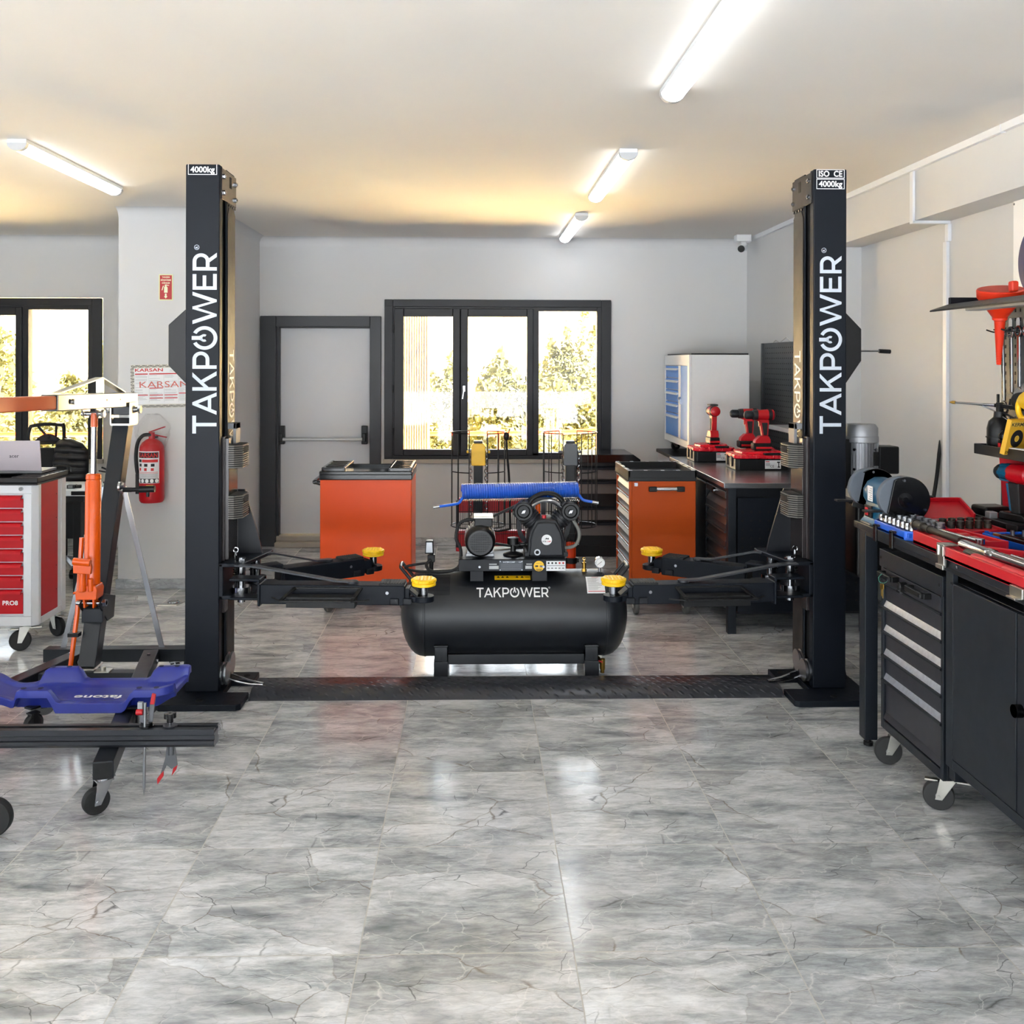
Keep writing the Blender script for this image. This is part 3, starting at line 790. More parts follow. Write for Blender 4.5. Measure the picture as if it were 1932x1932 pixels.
    G(T, fl).box(-0.045, 4.93, 1.225, -0.03, 5.02, 1.33).box(-0.045, 4.93, 1.30, 0.0, 5.02, 1.33).build('bracket', M_grey, car, bevel=0.002)
    for z in (1.11, 0.86):
        g = G(T, fl)
        g.prism([(-0.03, 4.842), (-0.055, 4.842), (-0.088, 4.875), (-0.088, 4.995), (-0.075, 5.01), (-0.03, 5.01)], (0, 0, z), (1, 0, 0), (0, 1, 0), (0, 0, 0.118), 1)
        for k in range(11):
            g.prism([(-0.03, 4.836), (-0.058, 4.836), (-0.094, 4.872), (-0.094, 4.998), (-0.078, 5.016), (-0.03, 5.016)], (0, 0, z + 0.003 + k * 0.0106), (1, 0, 0), (0, 1, 0), (0, 0, 0.0055))
        b = g.build('door_bumper', [M_fin, M_slot], car)
        G(T, fl).box(-0.0955, 4.89, z + 0.078, -0.0945, 4.985, z + 0.105).build('name_tag', M_slot, b)
    G(T, fl).prism([(-0.03, 0.66), (-0.155, 0.655), (-0.142, 0.72), (-0.065, 0.985), (-0.03, 0.985)], (0, 5.03, 0), (1, 0, 0), (0, 0, 1), (0, 0.015, 0)).build('gusset', M_dark, car)
    g = G(T, fl)
    g.prism([(0.0, 4.77), (-0.115, 4.77), (-0.19, 5.08), (-0.19, 5.14), (0.0, 5.14)], (0, 0, 0.638), (1, 0, 0), (0, 1, 0), (0, 0, 0.02))
    g.prism([(0.0, 4.77), (-0.125, 4.77), (-0.16, 4.85), (-0.16, 5.0), (-0.19, 5.08), (-0.19, 5.14), (0.0, 5.14)], (0, 0, 0.482), (1, 0, 0), (0, 1, 0), (0, 0, 0.02))
    g.box(-0.022, 4.77, 0.482, 0.0, 5.14, 0.658)
    g.build('arm_bracket', M_navy, car, bevel=0.005)
    g = G(T, fl)
    for y, u in ((4.84, -0.095), (5.07, -0.12)):
        g.cyl((u, y, 0.455), (u, y, 0.675), 0.019)
        g.cyl((u, y, 0.50), (u, y, 0.532), 0.048, n=28).cyl((u, y, 0.658), (u, y, 0.668), 0.026, n=6)
        g.cyl((u + 0.035, y + 0.03, 0.50), (u + 0.035, y + 0.03, 0.70), 0.008, n=10).torus((u + 0.035, y + 0.03, 0.705), (0, 1, 0), 0.012, 0.003, 14, 6)
        for k in range(5): g.torus((u + 0.035, y + 0.03, 0.56 + k * 0.012), (0, 0, 1), 0.012, 0.003, 14, 6)
    g.build('pivot_pin', M_chrome, car)
    # arms
    def arm(p0, p1, zt, h, ext, pu, py, pz, guard, strap):
        a = bpy.data.objects.new('arm', None); COL.objects.link(a); a.parent = t
        a.location = Vector((X(p0[0]), p0[1], zt)) - t.location
        d = (Vector(p1) - Vector(p0)); ln = d.length; d.normalize(); nrm = Vector((-d.y, d.x))
        at = lambda k, z, off=0: (p0[0] + d.x * k + nrm.x * off, p0[1] + d.y * k + nrm.y * off, z)
        zm = zt - h / 2
        g = G(T, fl)
        g.bar(at(0, zm), at(ln, zm), 0.105, h)
        g.bar(at(-0.008, zm - 0.002), at(0.006, zm - 0.002), 0.125, h + 0.016)
        # yoke round the pivot
        g.bar(at(-0.15, zt + 0.018), at(0.0, zt + 0.018), 0.09, 0.014).bar(at(-0.15, zt - h + 0.022), at(0.0, zt - h + 0.022), 0.09, 0.014)
        g.bar(at(-0.014, zm + 0.012), at(0.0, zm + 0.012), 0.09, h + 0.02)
        g.build('tube', M_navy, a, bevel=0.006)
        g = G(T, fl)
        g.bar(at(ln - 0.01, zm - 0.002), at(ln + ext, zm - 0.002), 0.082, h * 0.74)
        e = (pu, py)
        g.bar(at(ln + ext - 0.01, zm - h * 0.22), (pu, py, zm - h * 0.22), 0.075, 0.028)
        g.cyl((pu, py, zm - h * 0.22 - 0.014), (pu, py, zm - h * 0.22 + 0.014), 0.05, n=28)
        g.bar(at(ln + ext - 0.012, zm + h * 0.3), at(ln + ext + 0.035, zm - h * 0.12), 0.07, 0.012)
        g.build('extension', M_navy, a, bevel=0.004)
        g = G(T, fl); g.bar(at(ln - 0.125, zt + 0.004), at(ln - 0.005, zt + 0.004), 0.095, 0.012)
        for k in range(9): g.bar(at(ln - 0.118 + k * 0.013, zt + 0.011), at(ln - 0.112 + k * 0.013, zt + 0.011), 0.09, 0.003)
        g.build('rubber_mat', M_rubber, a, bevel=0.002)
        g = G(T, fl); sg = 1
        for k in (ln - 0.05, ln + ext * 0.6):
            q = Vector(at(k, zt - h * 0.78, -0.052)); g.bar(at(k - 0.022, zt - h * 0.78, 0.055 * sg), at(k + 0.022, zt - h * 0.78, 0.055 * sg), 0.02, 0.03)
        g.build('stop_block', M_dark, a, bevel=0.005)
        g = G(T, fl)
        q = Vector(at(ln - 0.085, zt - h * 0.36, 0.0525 * sg)); q2 = Vector(at(ln - 0.085, zt - h * 0.36, 0.0565 * sg))
        g.cyl(q, q2, 0.008)
        g.build('rivet', M_chrome, a)
        pad(None, T, fl, a, pu, py, pz)
        # flat strap from the pivot down to the arm
        g = G(T, fl)
        k0, k1 = strap
        pts = [at(-0.13, zt + 0.082), at(-0.04, zt + 0.078), at(k0, zt + 0.012), at(k1, zt + 0.008)]
        for i in range(3): g.bar(pts[i], pts[i + 1], 0.042, 0.009)
        g.cyl((pts[3][0], pts[3][1], zt + 0.0005), (pts[3][0], pts[3][1], zt + 0.012), 0.028, n=20)
        g.build('strap', M_band, a, bevel=0.0015)
        if guard:
            g = G(T, fl)
            k0, k1 = guard
            A, B, Cc, D = Vector(at(k0 + 0.045, zt - 0.012, sg * 0.055)), Vector(at(k1 - 0.01, zt - 0.012, sg * 0.055)), Vector(at(k1 - 0.035, zt - 0.05, sg * 0.165)), Vector(at(k0, zt - 0.05, sg * 0.165))
            for p, q in ((A, B), (B, Cc), (Cc, D), (D, A)): g.bar(p, q, 0.02, 0.008)
            g.bar(Vector(at(k0 - 0.05, zt - 0.045, sg * 0.12)), D, 0.012, 0.006).bar(Cc, Vector(at(k1 + 0.045, zt - 0.05, sg * 0.13)), 0.012, 0.006)
            g.bar((A + D) / 2 + Vector((0, 0, -0.03)), (B + Cc) / 2 + Vector((0, 0, -0.03)), 0.07, 0.05)
            g.build('foot_guard', M_black, a, bevel=0.002)
    arm((-0.215, 4.755), (-0.915, 4.715), 0.570, 0.094, 0.02, -1.0, 4.70, 0.600, (0.13, 0.50), (0.36, 0.44))
    arm((-0.235, 5.10), (-0.62, 5.36), 0.570, 0.094, 0.05, -0.685, 5.41, 0.605, None, (0.20, 0.27))
    # cable pulleys at the foot
    g = G(T, fl)
    g.lathe((-0.012, 4.85, 0.10), (1, 0, 0), [(0.02, -0.015), (0.055, -0.015), (0.055, -0.006), (0.046, 0), (0.055, 0.006), (0.055, 0.015), (0.02, 0.015)], 24)
    g.lathe((-0.012, 4.95, 0.12), (1, 0, 0), [(0.02, -0.015), (0.055, -0.015), (0.055, -0.006), (0.046, 0), (0.055, 0.006), (0.055, 0.015), (0.02, 0.015)], 24)
    g.build('pulley', M_steel, t)
    g = G(T, fl).tube([(-0.02, 4.88, 0.065), (-0.06, 4.87, 0.055), (-0.13, 4.86, 0.043), (-0.2, 4.85, 0.042)], 0.007, 8)
    g.tube([(-0.02, 4.95, 0.066), (-0.12, 4.9, 0.048), (-0.2, 4.865, 0.043)], 0.005, 8)
    g.build('cable', M_chrome, t)
    return t, T, fl

column(-1, 'dark grey lift column with lettered front, beside the engine crane', 2.60)
tR, TR, flR = column(1, 'dark grey lift column carrying the grey motor, beside the bench grinder', 2.597)
# hydraulic unit on the outer side of the right column
pu = bpy.data.objects.new('power_unit', None); COL.objects.link(pu); pu.parent = tR; pu.location = Vector((1.99, 4.96, 0.97)) - tR.location
g = G(); c0 = (1.99, 4.96, 0)
g.lathe((1.99, 4.96, 1.07), (0, 0, 1), [(0.066, 0), (0.07, 0.0), (0.07, 0.165)], 36)
for k in range(30):
    a = 2 * pi * k / 30
    e = Vector((cos(a), sin(a), 0)); f = Vector((-sin(a), cos(a), 0))
    g.obox(Vector(c0) + e * 0.076 + Vector((0, 0, 1.152)), e * 0.010, f * 0.002, (0, 0, 0.082))
g.build('motor_body', M_alu, pu)
G().lathe((1.99, 4.96, 1.232), (0, 0, 1), [(0.082, 0), (0.086, 0.004), (0.086, 0.03), (0.083, 0.034), (0.083, 0.075), (0.07, 0.094), (0, 0.096)], 36).build('fan_cover', M_alu, pu)
g = G()
for z in (1.10, 1.20):
    for a in (-2.3, -1.0): g.cyl((1.99 + 0.08 * cos(a), 4.96 + 0.08 * sin(a), z), (1.99 + 0.094 * cos(a), 4.96 + 0.094 * sin(a), z), 0.007, n=8)
g.build('screw', M_chrome, pu)
G().box(2.02, 4.866, 1.12, 2.045, 4.874, 1.19).build('rating_plate', M_black, pu)
G().box(2.06, 4.90, 1.075, 2.165, 5.01, 1.215).build('switch_box', M_black, pu, bevel=0.008)
g = G().lathe((1.99, 4.96, 0.985), (0, 0, 1), [(0.045, 0), (0.05, 0.03), (0.068, 0.06), (0.075, 0.088)], 28).box(1.93, 4.91, 0.94, 2.05, 5.01, 0.99)
g.cyl((1.90, 4.90, 1.0), (1.96, 4.90, 1.0), 0.02).cyl((1.93, 4.89, 0.965), (1.97, 4.89, 0.965), 0.012)
g.build('pump_block', M_alu, pu, bevel=0.003)
G().box(1.925, 4.85, 0.56, 2.17, 5.06, 0.945).build('oil_tank', M_black, pu, bevel=0.02, seg=3)
G().box(1.89, 4.86, 0.93, 1.925, 5.0, 0.952).box(1.887, 4.92, 1.0, 1.93, 5.0, 1.25).build('mounting_bracket', M_black, pu, bevel=0.003)

# floor cover between the columns
g = G().prism([(4.735, 0.0), (4.985, 0.0), (4.985, 0.03), (4.97, 0.038), (4.80, 0.038), (4.745, 0.010)], (XC - 1.305, 0, 0), (0, 1, 0), (0, 0, 1), (2.61, 0, 0))
o = g.build('cable_cover', M_check, None, (XC, 4.86, 0), bevel=0.0015)
tag(o, 'long low checker plate ramp on the floor between the two lift columns', 'cover plate')
# ------------------------------------------------------------------ air compressor
M_tank = mat('compressor_tank_paint', (24, 27, 32), 0.36, 0, 0.04, 20, 0.12, 500)
M_cast = mat('cast_iron_grey', (34, 36, 40), 0.5, 0.2, 0.08, 60, 0.25, 400)
cx, cy, cz, cr_ = 0.223, 5.28, 0.287, 0.228
t = thing('air_compressor', 'dark horizontal tank compressor with twin cylinder pump between the lift columns', 'air compressor', (cx, cy, 0))
prof = []
n = 9
for i in range(n + 1):
    a = pi / 2 * i / n
    prof.append((cr_ * sin(a), 0.125 * (1 - cos(a))))
L_ = 1.22
prof[0] = (0, 0)
prof += [(cr_, 0.128), (cr_ + 0.002, 0.13), (cr_ + 0.002, 0.137), (cr_, 0.139)]
full = prof + [(r, L_ - tt) for r, tt in prof[::-1]]
tank = G().lathe((cx - L_ / 2, cy, cz), (1, 0, 0), full, 56).build('tank', M_tank, t, smooth=30)
def onto(x, ang, off=0.0015):
    return Vector((x, cy - (cr_ + off) * cos(ang), cz + (cr_ + off) * sin(ang)))
g = G()
put_wordmark(g, lambda a, b: onto(0.019 + 0.378 * a, radians(33) + 0.0545 * b / cr_, 0.0022), 8, 0, (0, -0.8, 0.6))
g.torus(onto(0.402, radians(46.5), 0.002), (0, -0.7, 0.7), 0.004, 0.001, 12, 4)
g.build('lettering', M_white, t)
def decal(name, x0, x1, a0, a1, m, par, off=0.0012):
    g = G(); k = 6
    for i in range(k):
        b0, b1 = a0 + (a1 - a0) * i / k, a0 + (a1 - a0) * (i + 1) / k
        g.quad(onto(x0, b0, off), onto(x1, b0, off), onto(x1, b1, off), onto(x0, b1, off))
    return g.build(name, m, par)
d = decal('warning_label', 0.115, 0.306, radians(60), radians(69), M_yel2, tank)
g = G()
for x in (0.135, 0.158, 0.183, 0.235, 0.262):
    g.add([onto(x - 0.009, radians(64), 0.0018), onto(x + 0.009, radians(64), 0.0018), onto(x, radians(68), 0.0018)], [(0, 1, 2)])
for i in range(3):
    g.quad(onto(0.278, radians(64 + i), 0.0018), onto(0.300, radians(64 + i), 0.0018), onto(0.300, radians(64.5 + i), 0.0018), onto(0.278, radians(64.5 + i), 0.0018))
g.build('print', M_ink, d)
d = decal('instruction_label', 0.600, 0.700, radians(38), radians(66), M_paper, tank)
g = G(); random.seed(4)
for i in range(13):
    a = radians(62 - i * 1.55); x1 = 0.61 + random.uniform(0.04, 0.082)
    g.quad(onto(0.608, a, 0.0018), onto(x1, a, 0.0018), onto(x1, a + radians(0.45), 0.0018), onto(0.608, a + radians(0.45), 0.0018))
g.quad(onto(0.606, radians(40.5), 0.0018), onto(0.695, radians(40.5), 0.0018), onto(0.695, radians(41.4), 0.0018), onto(0.606, radians(41.4), 0.0018), 1)
g.text('DIKKAT', (0, 0, 0), (1, 0, 0), (0, 0, 1), 0.007, 1, warp=lambda a, b: onto(0.65 + a, radians(63.6) + b / cr_, 0.0018))
g.build('print', [M_grey, M_redink], d)
decal('side_label', -0.245, -0.12, radians(36), radians(72), M_dark, tank)
# end handles
for s, x in ((-1, -0.375), (1, 0.82)):
    g = G()
    y = cy - 0.05
    p = [(x + s * -0.05, y - 0.03, 0.475), (x + s * 0.0, y - 0.03, 0.535), (x + s * 0.01, y - 0.02, 0.548), (x + s * 0.01, y + 0.08, 0.548), (x + s * 0.0, y + 0.09, 0.535), (x + s * -0.05, y + 0.09, 0.475)]
    g.tube(p, 0.009, 10); g.build('handle', M_tank, t)
# feet and rails
for x in (-0.165, 0.62):
    g = G()
    g.box(x - 0.034, 5.07, 0.0, x + 0.034, 5.12, 0.165).box(x - 0.034, 5.43, 0.0, x + 0.034, 5.48, 0.165).box(x - 0.034, 5.07, 0.08, x + 0.034, 5.48, 0.135)
    g.box(x - 0.037, 5.062, 0.0, x + 0.037, 5.125, 0.085).box(x - 0.037, 5.06, 0.158, x + 0.037, 5.14, 0.168)
    g.build('foot', M_tank, t, bevel=0.004)
G().box(-0.13, 5.095, 0.06, 0.585, 5.125, 0.112).build('cross_rail', M_tank, t, bevel=0.003)
g = G().tube([(0.66, 5.2, 0.07), (0.675, 5.12, 0.06), (0.68, 5.10, 0.05)], 0.011).cyl((0.68, 5.10, 0.085), (0.68, 5.10, 0.03), 0.014, n=12).cyl((0.68, 5.10, 0.03), (0.68, 5.10, 0.012), 0.010, n=8)
dv = g.build('drain_valve', M_brass, t)
G().bar((0.68, 5.09, 0.07), (0.632, 5.085, 0.09), 0.008, 0.006).build('lever', M_red, dv)
# deck
g = G().box(-0.075, 5.11, 0.543, 0.487, 5.115, 0.606).box(-0.075, 5.11, 0.600, 0.487, 5.47, 0.606).box(-0.075, 5.465, 0.543, 0.487, 5.47, 0.606)
g.box(-0.015, 5.112, 0.49, 0.055, 5.20, 0.548).box(0.31, 5.112, 0.49, 0.39, 5.20, 0.548).box(0.0, 5.4, 0.48, 0.06, 5.46, 0.55).box(0.32, 5.4, 0.48, 0.38, 5.46, 0.55)
deck = g.build('deck', M_dark, t, bevel=0.003)
g = G().box(0.085, 5.1065, 0.555, 0.135, 5.1102, 0.572).box(0.085, 5.1065, 0.578, 0.125, 5.1102, 0.583).box(0.275, 5.1065, 0.556, 0.31, 5.1102, 0.572).box(0.28, 5.1065, 0.578, 0.31, 5.1102, 0.583)
g.build('slot', M_lgrey, deck)
pl = G().box(0.138, 5.1055, 0.546, 0.262, 5.1100, 0.600).build('rating_plate', mat('rating_plate_grey', (62, 66, 72), 0.35, 0.3, 0.05, 20), deck)
g = G().text('INTERCOMP', (0.19, 5.105, 0.588), (1, 0, 0), (0, 0, 1), 0.008, 0, fat=0.01).text('CE', (0.247, 5.105, 0.588), (1, 0, 0), (0, 0, 1), 0.008, 0)
for i in range(5): g.box(0.146, 5.105, 0.552 + i * 0.0065, 0.254, 5.1054, 0.5532 + i * 0.0065, 1)
for x in (0.143, 0.257):
    for z in (0.551, 0.595): g.cyl((x, 5.1055, z), (x, 5.104, z), 0.003, n=8)
g.build('print', [M_letter, M_grey], pl)
st = G().cyl((0.346, 5.1098, 0.570), (0.346, 5.1075, 0.570), 0.0275, n=32).build('oil_sticker', M_yel2, deck)
g = G().text('KURUTUCU', (0.346, 5.107, 0.583), (1, 0, 0), (0, 0, 1), 0.0045, 0, width=0.03).box(0.326, 5.107, 0.566, 0.342, 5.1074, 0.574, 0).box(0.350, 5.107, 0.564, 0.364, 5.1074, 0.574, 1).box(0.330, 5.107, 0.552, 0.362, 5.1074, 0.555, 0).box(0.334, 5.107, 0.546, 0.358, 5.1074, 0.549, 0)
g.build('print', [M_ink, M_grey], st)
st = G().box(0.385, 5.1070, 0.545, 0.486, 5.1098, 0.596).build('icon_sticker', M_paper, deck)
g = G()
for i in range(5):
    x = 0.397 + i * 0.0192
    g.cyl((x, 5.107, 0.586), (x, 5.1064, 0.586), 0.0052, n=12, m=0 if i < 3 else 1).box(x - 0.006, 5.1064, 0.556, x + 0.005, 5.1068, 0.562, 2)
g.box(0.388, 5.1064, 0.571, 0.483, 5.1068, 0.574, 2)
g.build('print', [M_ink, M_redink, M_grey], st)
for x in (0.035, 0.370): G().cyl((x, 5.11, 0.567), (x, 5.102, 0.567), 0.007, n=6).build('bolt', M_chrome, deck)
# electric motor, fan end to the front
mt = bpy.data.objects.new('motor', None); COL.objects.link(mt); mt.parent = t; mt.location = Vector((0.038, 5.28, 0.69)) - t.location
mx, mz = 0.038, 0.688
g = G().lathe((mx, 5.20, mz), (0, 1, 0), [(0.068, 0), (0.068, 0.19), (0.05, 0.21), (0, 0.212)], 32)
for k in range(28):
    a = 2 * pi * k / 28; e = Vector((cos(a), 0, sin(a))); f = Vector((-sin(a), 0, cos(a)))
    g.obox(Vector((mx, 5.295, mz)) + e * 0.073, e * 0.010, f * 0.002, (0, 0.085, 0))
g.build('housing', M_alu, mt)
g = G().lathe((mx, 5.135, mz), (0, 1, 0), [(0.052, 0.0), (0.066, 0.0), (0.078, 0.02), (0.082, 0.06), (0.082, 0.08)], 36)
fc = g.build('fan_cover', M_black, mt)
g = G()
for i in range(-4, 5):
    h = sqrt(max(0, 0.056 ** 2 - (i * 0.012) ** 2))
    g.bar((mx + i * 0.012 - 0 * h, 5.134, mz - h), (mx + i * 0.012, 5.134, mz + h), 0.004, 0.006, (0, 1, 0)).bar((mx - h, 5.133, mz + i * 0.012), (mx + h, 5.133, mz + i * 0.012), 0.004, 0.006, (0, 1, 0))
g.ring((mx, 5.132, mz), (0, 1, 0), 0.062, 0.054, 0.006)
g.build('grille', mat('fan_grille', (28, 29, 31), 0.4, 0, 0.05, 20), fc)
G().cyl((mx, 5.137, mz), (mx, 5.136, mz), 0.052).build('fan', M_slot, fc)
g = G().box(mx - 0.075, 5.18, 0.606, mx + 0.075, 5.38, 0.622).box(mx - 0.07, 5.19, 0.61, mx - 0.045, 5.36, 0.65).box(mx + 0.045, 5.19, 0.61, mx + 0.07, 5.36, 0.65)
g.build('mount', M_alu, mt, bevel=0.003)
G().box(mx - 0.03, 5.20, 0.760, mx + 0.065, 5.32, 0.805).build('terminal_box', M_black, mt, bevel=0.005)
G().box(mx - 0.035, 5.195, 0.805, mx + 0.07, 5.325, 0.815).build('terminal_lid', M_zinc, mt, bevel=0.003)  # dark lid given a pale finish in place of the highlight on top
# pump
pm = bpy.data.objects.new('pump', None); COL.objects.link(pm); pm.parent = t; pm.location = Vector((0.39, 5.25, 0.70)) - t.location
px_, pz_ = 0.39, 0.70
poly = [(-0.105, -0.10), (0.105, -0.10), (0.098, -0.045), (0.097, 0.0), (0.085, 0.045), (0.055, 0.10), (0.02, 0.105), (-0.02, 0.105), (-0.055, 0.10), (-0.085, 0.045), (-0.097, 0.0), (-0.098, -0.045)]
cc = G().prism(poly, (px_, 5.17, pz_), (1, 0, 0), (0, 0, 1), (0, 0.18, 0)).prism([(a * 0.88, b * 0.88) for a, b in poly], (px_, 5.152, pz_), (1, 0, 0), (0, 0, 1), (0, 0.02, 0)).build('crankcase', M_cast, pm, bevel=0.010, seg=3)
g = G().box(px_ - 0.075, 5.16, pz_ - 0.098, px_ - 0.012, 5.166, pz_ - 0.074).box(px_ + 0.012, 5.16, pz_ - 0.098, px_ + 0.07, 5.166, pz_ - 0.074)
G().cyl((px_, 5.152, pz_ + 0.0), (px_, 5.148, pz_ + 0.0), 0.0275, n=32).build('emblem', M_white, cc)
g = G().text('INTER', (px_ - 0.002, 5.1475, pz_ - 0.012), (1, 0, 0), (0, 0, 1), 0.008, 0, 'R', 0.02, 0.02).text('COMP', (px_ + 0.0, 5.1475, pz_ - 0.012), (1, 0, 0), (0, 0, 1), 0.008, 1, 'L', 0.02, 0.022)
g.prism([(-0.012, 0.002), (0.0, 0.004), (0.012, 0.002), (0.010, 0.012), (0.004, 0.008), (-0.004, 0.012), (-0.006, 0.006)], (px_, 5.1475, pz_), (1, 0, 0), (0, 0, 1), (0, -0.0004, 0))
g.build('emblem_print', [M_ink, M_redink], cc)
G().lathe((px_ - 0.05, 5.152, pz_ - 0.065), (0, -1, 0), [(0.0165, 0), (0.0165, 0.008), (0.010, 0.008), (0.010, 0.004)], 20, 0).cyl((px_ - 0.05, 5.147, pz_ - 0.065), (px_ - 0.05, 5.1465, pz_ - 0.065), 0.010, m=1).build('oil_sight_glass', [M_steel, M_slot], cc)
g = G().box(px_ - 0.115, 5.17, 0.606, px_ - 0.06, 5.34, 0.63).box(px_ + 0.06, 5.17, 0.606, px_ + 0.115, 5.34, 0.63)
g.build('mount', M_cast, pm, bevel=0.004)
g = G().cyl((px_ - 0.095, 5.165, 0.632), (px_ - 0.095, 5.165, 0.62), 0.008, n=6)
for s in (-1, 1):
    cyl = bpy.data.objects.new('cylinder', None); COL.objects.link(cyl); cyl.parent = pm; cyl.location = Vector((px_ + s * 0.1, 5.25, 0.80)) - wloc(pm)
    a, b = Vector((px_ + s * 0.045, 5.245, pz_ + 0.06)), Vector((px_ + s * 0.15, 5.245, pz_ + 0.175))
    d = (b - a).normalized()
    g = G().cyl(a, b, 0.042, n=24)
    for k in range(7): g.cyl(a + d * (0.03 + k * 0.016), a + d * (0.037 + k * 0.016), 0.055, n=24)
    sd = d.cross(Vector((0, 1, 0)))
    g.obox(a + d * 0.125, d * 0.012, sd * 0.052, (0, 0.055, 0))
    g.build('barrel', M_cast, cyl)
for s, x in ((-1, 0.268), (1, 0.519)):
    G().lathe((x, 5.20, 0.846), (0, -1, 0), [(0.03, -0.04), (0.036, -0.02), (0.048, 0.0), (0.05, 0.012), (0.05, 0.028), (0.046, 0.034), (0.036, 0.034), (0.03, 0.026), (0.012, 0.026), (0.010, 0.034), (0, 0.034)], 32).build('air_filter', M_black, pm)
    G().cyl((x, 5.166, 0.846), (x, 5.158, 0.846), 0.008, n=6).bar((x - 0.01, 5.16, 0.838), (x + 0.01, 5.16, 0.854), 0.005, 0.003, (0, 1, 0)).build('wing_nut', M_chrome, pm)
p = [(px_ - 0.09, 5.25, 0.875), (px_ - 0.07, 5.25, 0.905), (px_ - 0.02, 5.25, 0.93), (px_ + 0.04, 5.25, 0.93), (px_ + 0.08, 5.25, 0.905), (px_ + 0.1, 5.25, 0.875)]
G().tube(p, 0.013, 10).build('head_pipe', M_black, pm)
G().tube([(x, y - 0.03, z - 0.035) for x, y, z in p], 0.009, 8).build('finned_pipe', M_chrome, pm)
G().tube([(px_ + 0.135, 5.22, 0.83), (px_ + 0.15, 5.21, 0.79), (px_ + 0.175, 5.2, 0.74), (px_ + 0.175, 5.19, 0.70), (px_ + 0.155, 5.185, 0.665), (px_ + 0.12, 5.19, 0.652), (px_ + 0.09, 5.2, 0.65)], 0.0095, 10).build('breather_hose', mat('grey_hose', (112, 112, 106), 0.5, 0, 0.05, 20), pm)
G().cyl((px_ - 0.01, 5.21, 0.80), (px_ - 0.01, 5.21, 0.822), 0.012).build('oil_cap', M_redp, pm)
G().cyl((px_ - 0.035, 5.34, 0.80), (px_ - 0.035, 5.34, 0.862), 0.014).build('relief_valve', M_orange2, pm)
# flywheel and mesh belt guard behind
g = G().ring((px_, 5.39, 0.74), (0, 1, 0), 0.15, 0.125, 0.04, 40).cyl((px_, 5.385, 0.74), (px_, 5.43, 0.74), 0.03)
for k in range(5):
    a = 2 * pi * k / 5 + 0.3; g.bar((px_, 5.41, 0.74), (px_ + 0.13 * cos(a), 5.41, 0.74 + 0.13 * sin(a)), 0.025, 0.02, (0, 1, 0))
g.build('flywheel', M_cast, t)
G().ring((mx, 5.41, mz), (0, 1, 0), 0.05, 0.02, 0.03, 24).build('motor_pulley', M_cast, t)
g = G().bar((mx - 0.02, 5.425, mz + 0.05), (px_ - 0.05, 5.425, 0.74 + 0.148), 0.012, 0.02, (0, 1, 0)).bar((mx + 0.02, 5.425, mz - 0.05), (px_ + 0.02, 5.425, 0.74 - 0.15), 0.012, 0.02, (0, 1, 0))
g.build('drive_belt', M_rubber, t)
g = G()
gx0, gx1, gz0, gz1, gy = -0.09, 0.585, 0.60, 0.868, 5.475
for i in range(68):
    x = gx0 + (gx1 - gx0) * i / 67; g.cyl((x, gy, gz0), (x, gy, gz1), 0.0016, n=5)
for z in (gz0, 0.675, 0.73, 0.80, gz1): g.cyl((gx0, gy, z), (gx1, gy, z), 0.002, n=5)
for x in (gx0, gx1): g.cyl((x, gy, gz0), (x, gy, gz1), 0.006, n=8)
for i in range(68):
    x = gx0 + (gx1 - gx0) * i / 67; g.cyl((x, gy, gz1), (x, 5.405, gz1), 0.0016, n=5)
g.build('belt_guard', mat('guard_wire', (34, 34, 36), 0.35, 0.5, 0.05, 20), t)
# pressure switch, gauge, valves, hoses
g = G().prism([(-0.024, 0), (0.024, 0), (0.020, 0.07), (-0.020, 0.07)], (-0.235, 5.26, 0.605), (1, 0, 0), (0, 0, 1), (0, 0.05, 0)).cyl((-0.225, 5.28, 0.50), (-0.225, 5.28, 0.61), 0.012).box(-0.245, 5.26, 0.56, -0.205, 5.30, 0.60)
sw = g.build('pressure_switch', M_black, t, bevel=0.004)
G().prism([(-0.018, 0.008), (0.018, 0.008), (0.015, 0.062), (-0.015, 0.062)], (-0.235, 5.2595, 0.605), (1, 0, 0), (0, 0, 1), (0, -0.002, 0)).build('face', M_steel, sw)
ga = G().cyl((0.682, 5.24, 0.505), (0.682, 5.24, 0.55), 0.008).cyl((0.682, 5.215, 0.564), (0.682, 5.25, 0.564), 0.029, n=32).build('pressure_gauge', M_chrome, t, bevel=0.002)
g = G().cyl((0.682, 5.216, 0.564), (0.682, 5.2135, 0.564), 0.025, n=32, m=0).bar((0.692, 5.213, 0.572), (0.668, 5.213, 0.554), 0.002, 0.001, (0, 1, 0), 1)
for k in range(11):
    a = radians(-40 + k * 26); g.bar((0.682 + 0.019 * cos(a), 5.213, 0.564 + 0.019 * sin(a)), (0.682 + 0.023 * cos(a), 5.213, 0.564 + 0.023 * sin(a)), 0.0015, 0.001, (0, 1, 0), 1)
g.build('dial', [M_white, M_ink], ga)
G().cyl((0.60, 5.25, 0.50), (0.60, 5.25, 0.525), 0.014, n=6).cyl((0.60, 5.25, 0.525), (0.60, 5.25, 0.56), 0.010).cyl((0.60, 5.25, 0.56), (0.60, 5.25, 0.575), 0.006).torus((0.60, 5.25, 0.578), (0, 1, 0), 0.008, 0.0015, 14, 5).build('safety_valve', M_brass, t)
G().box(0.585, 5.23, 0.50, 0.615, 5.27, 0.512).build('boss', M_black, t)
G().box(0.667, 5.225, 0.50, 0.697, 5.255, 0.512).build('boss', M_black, t)
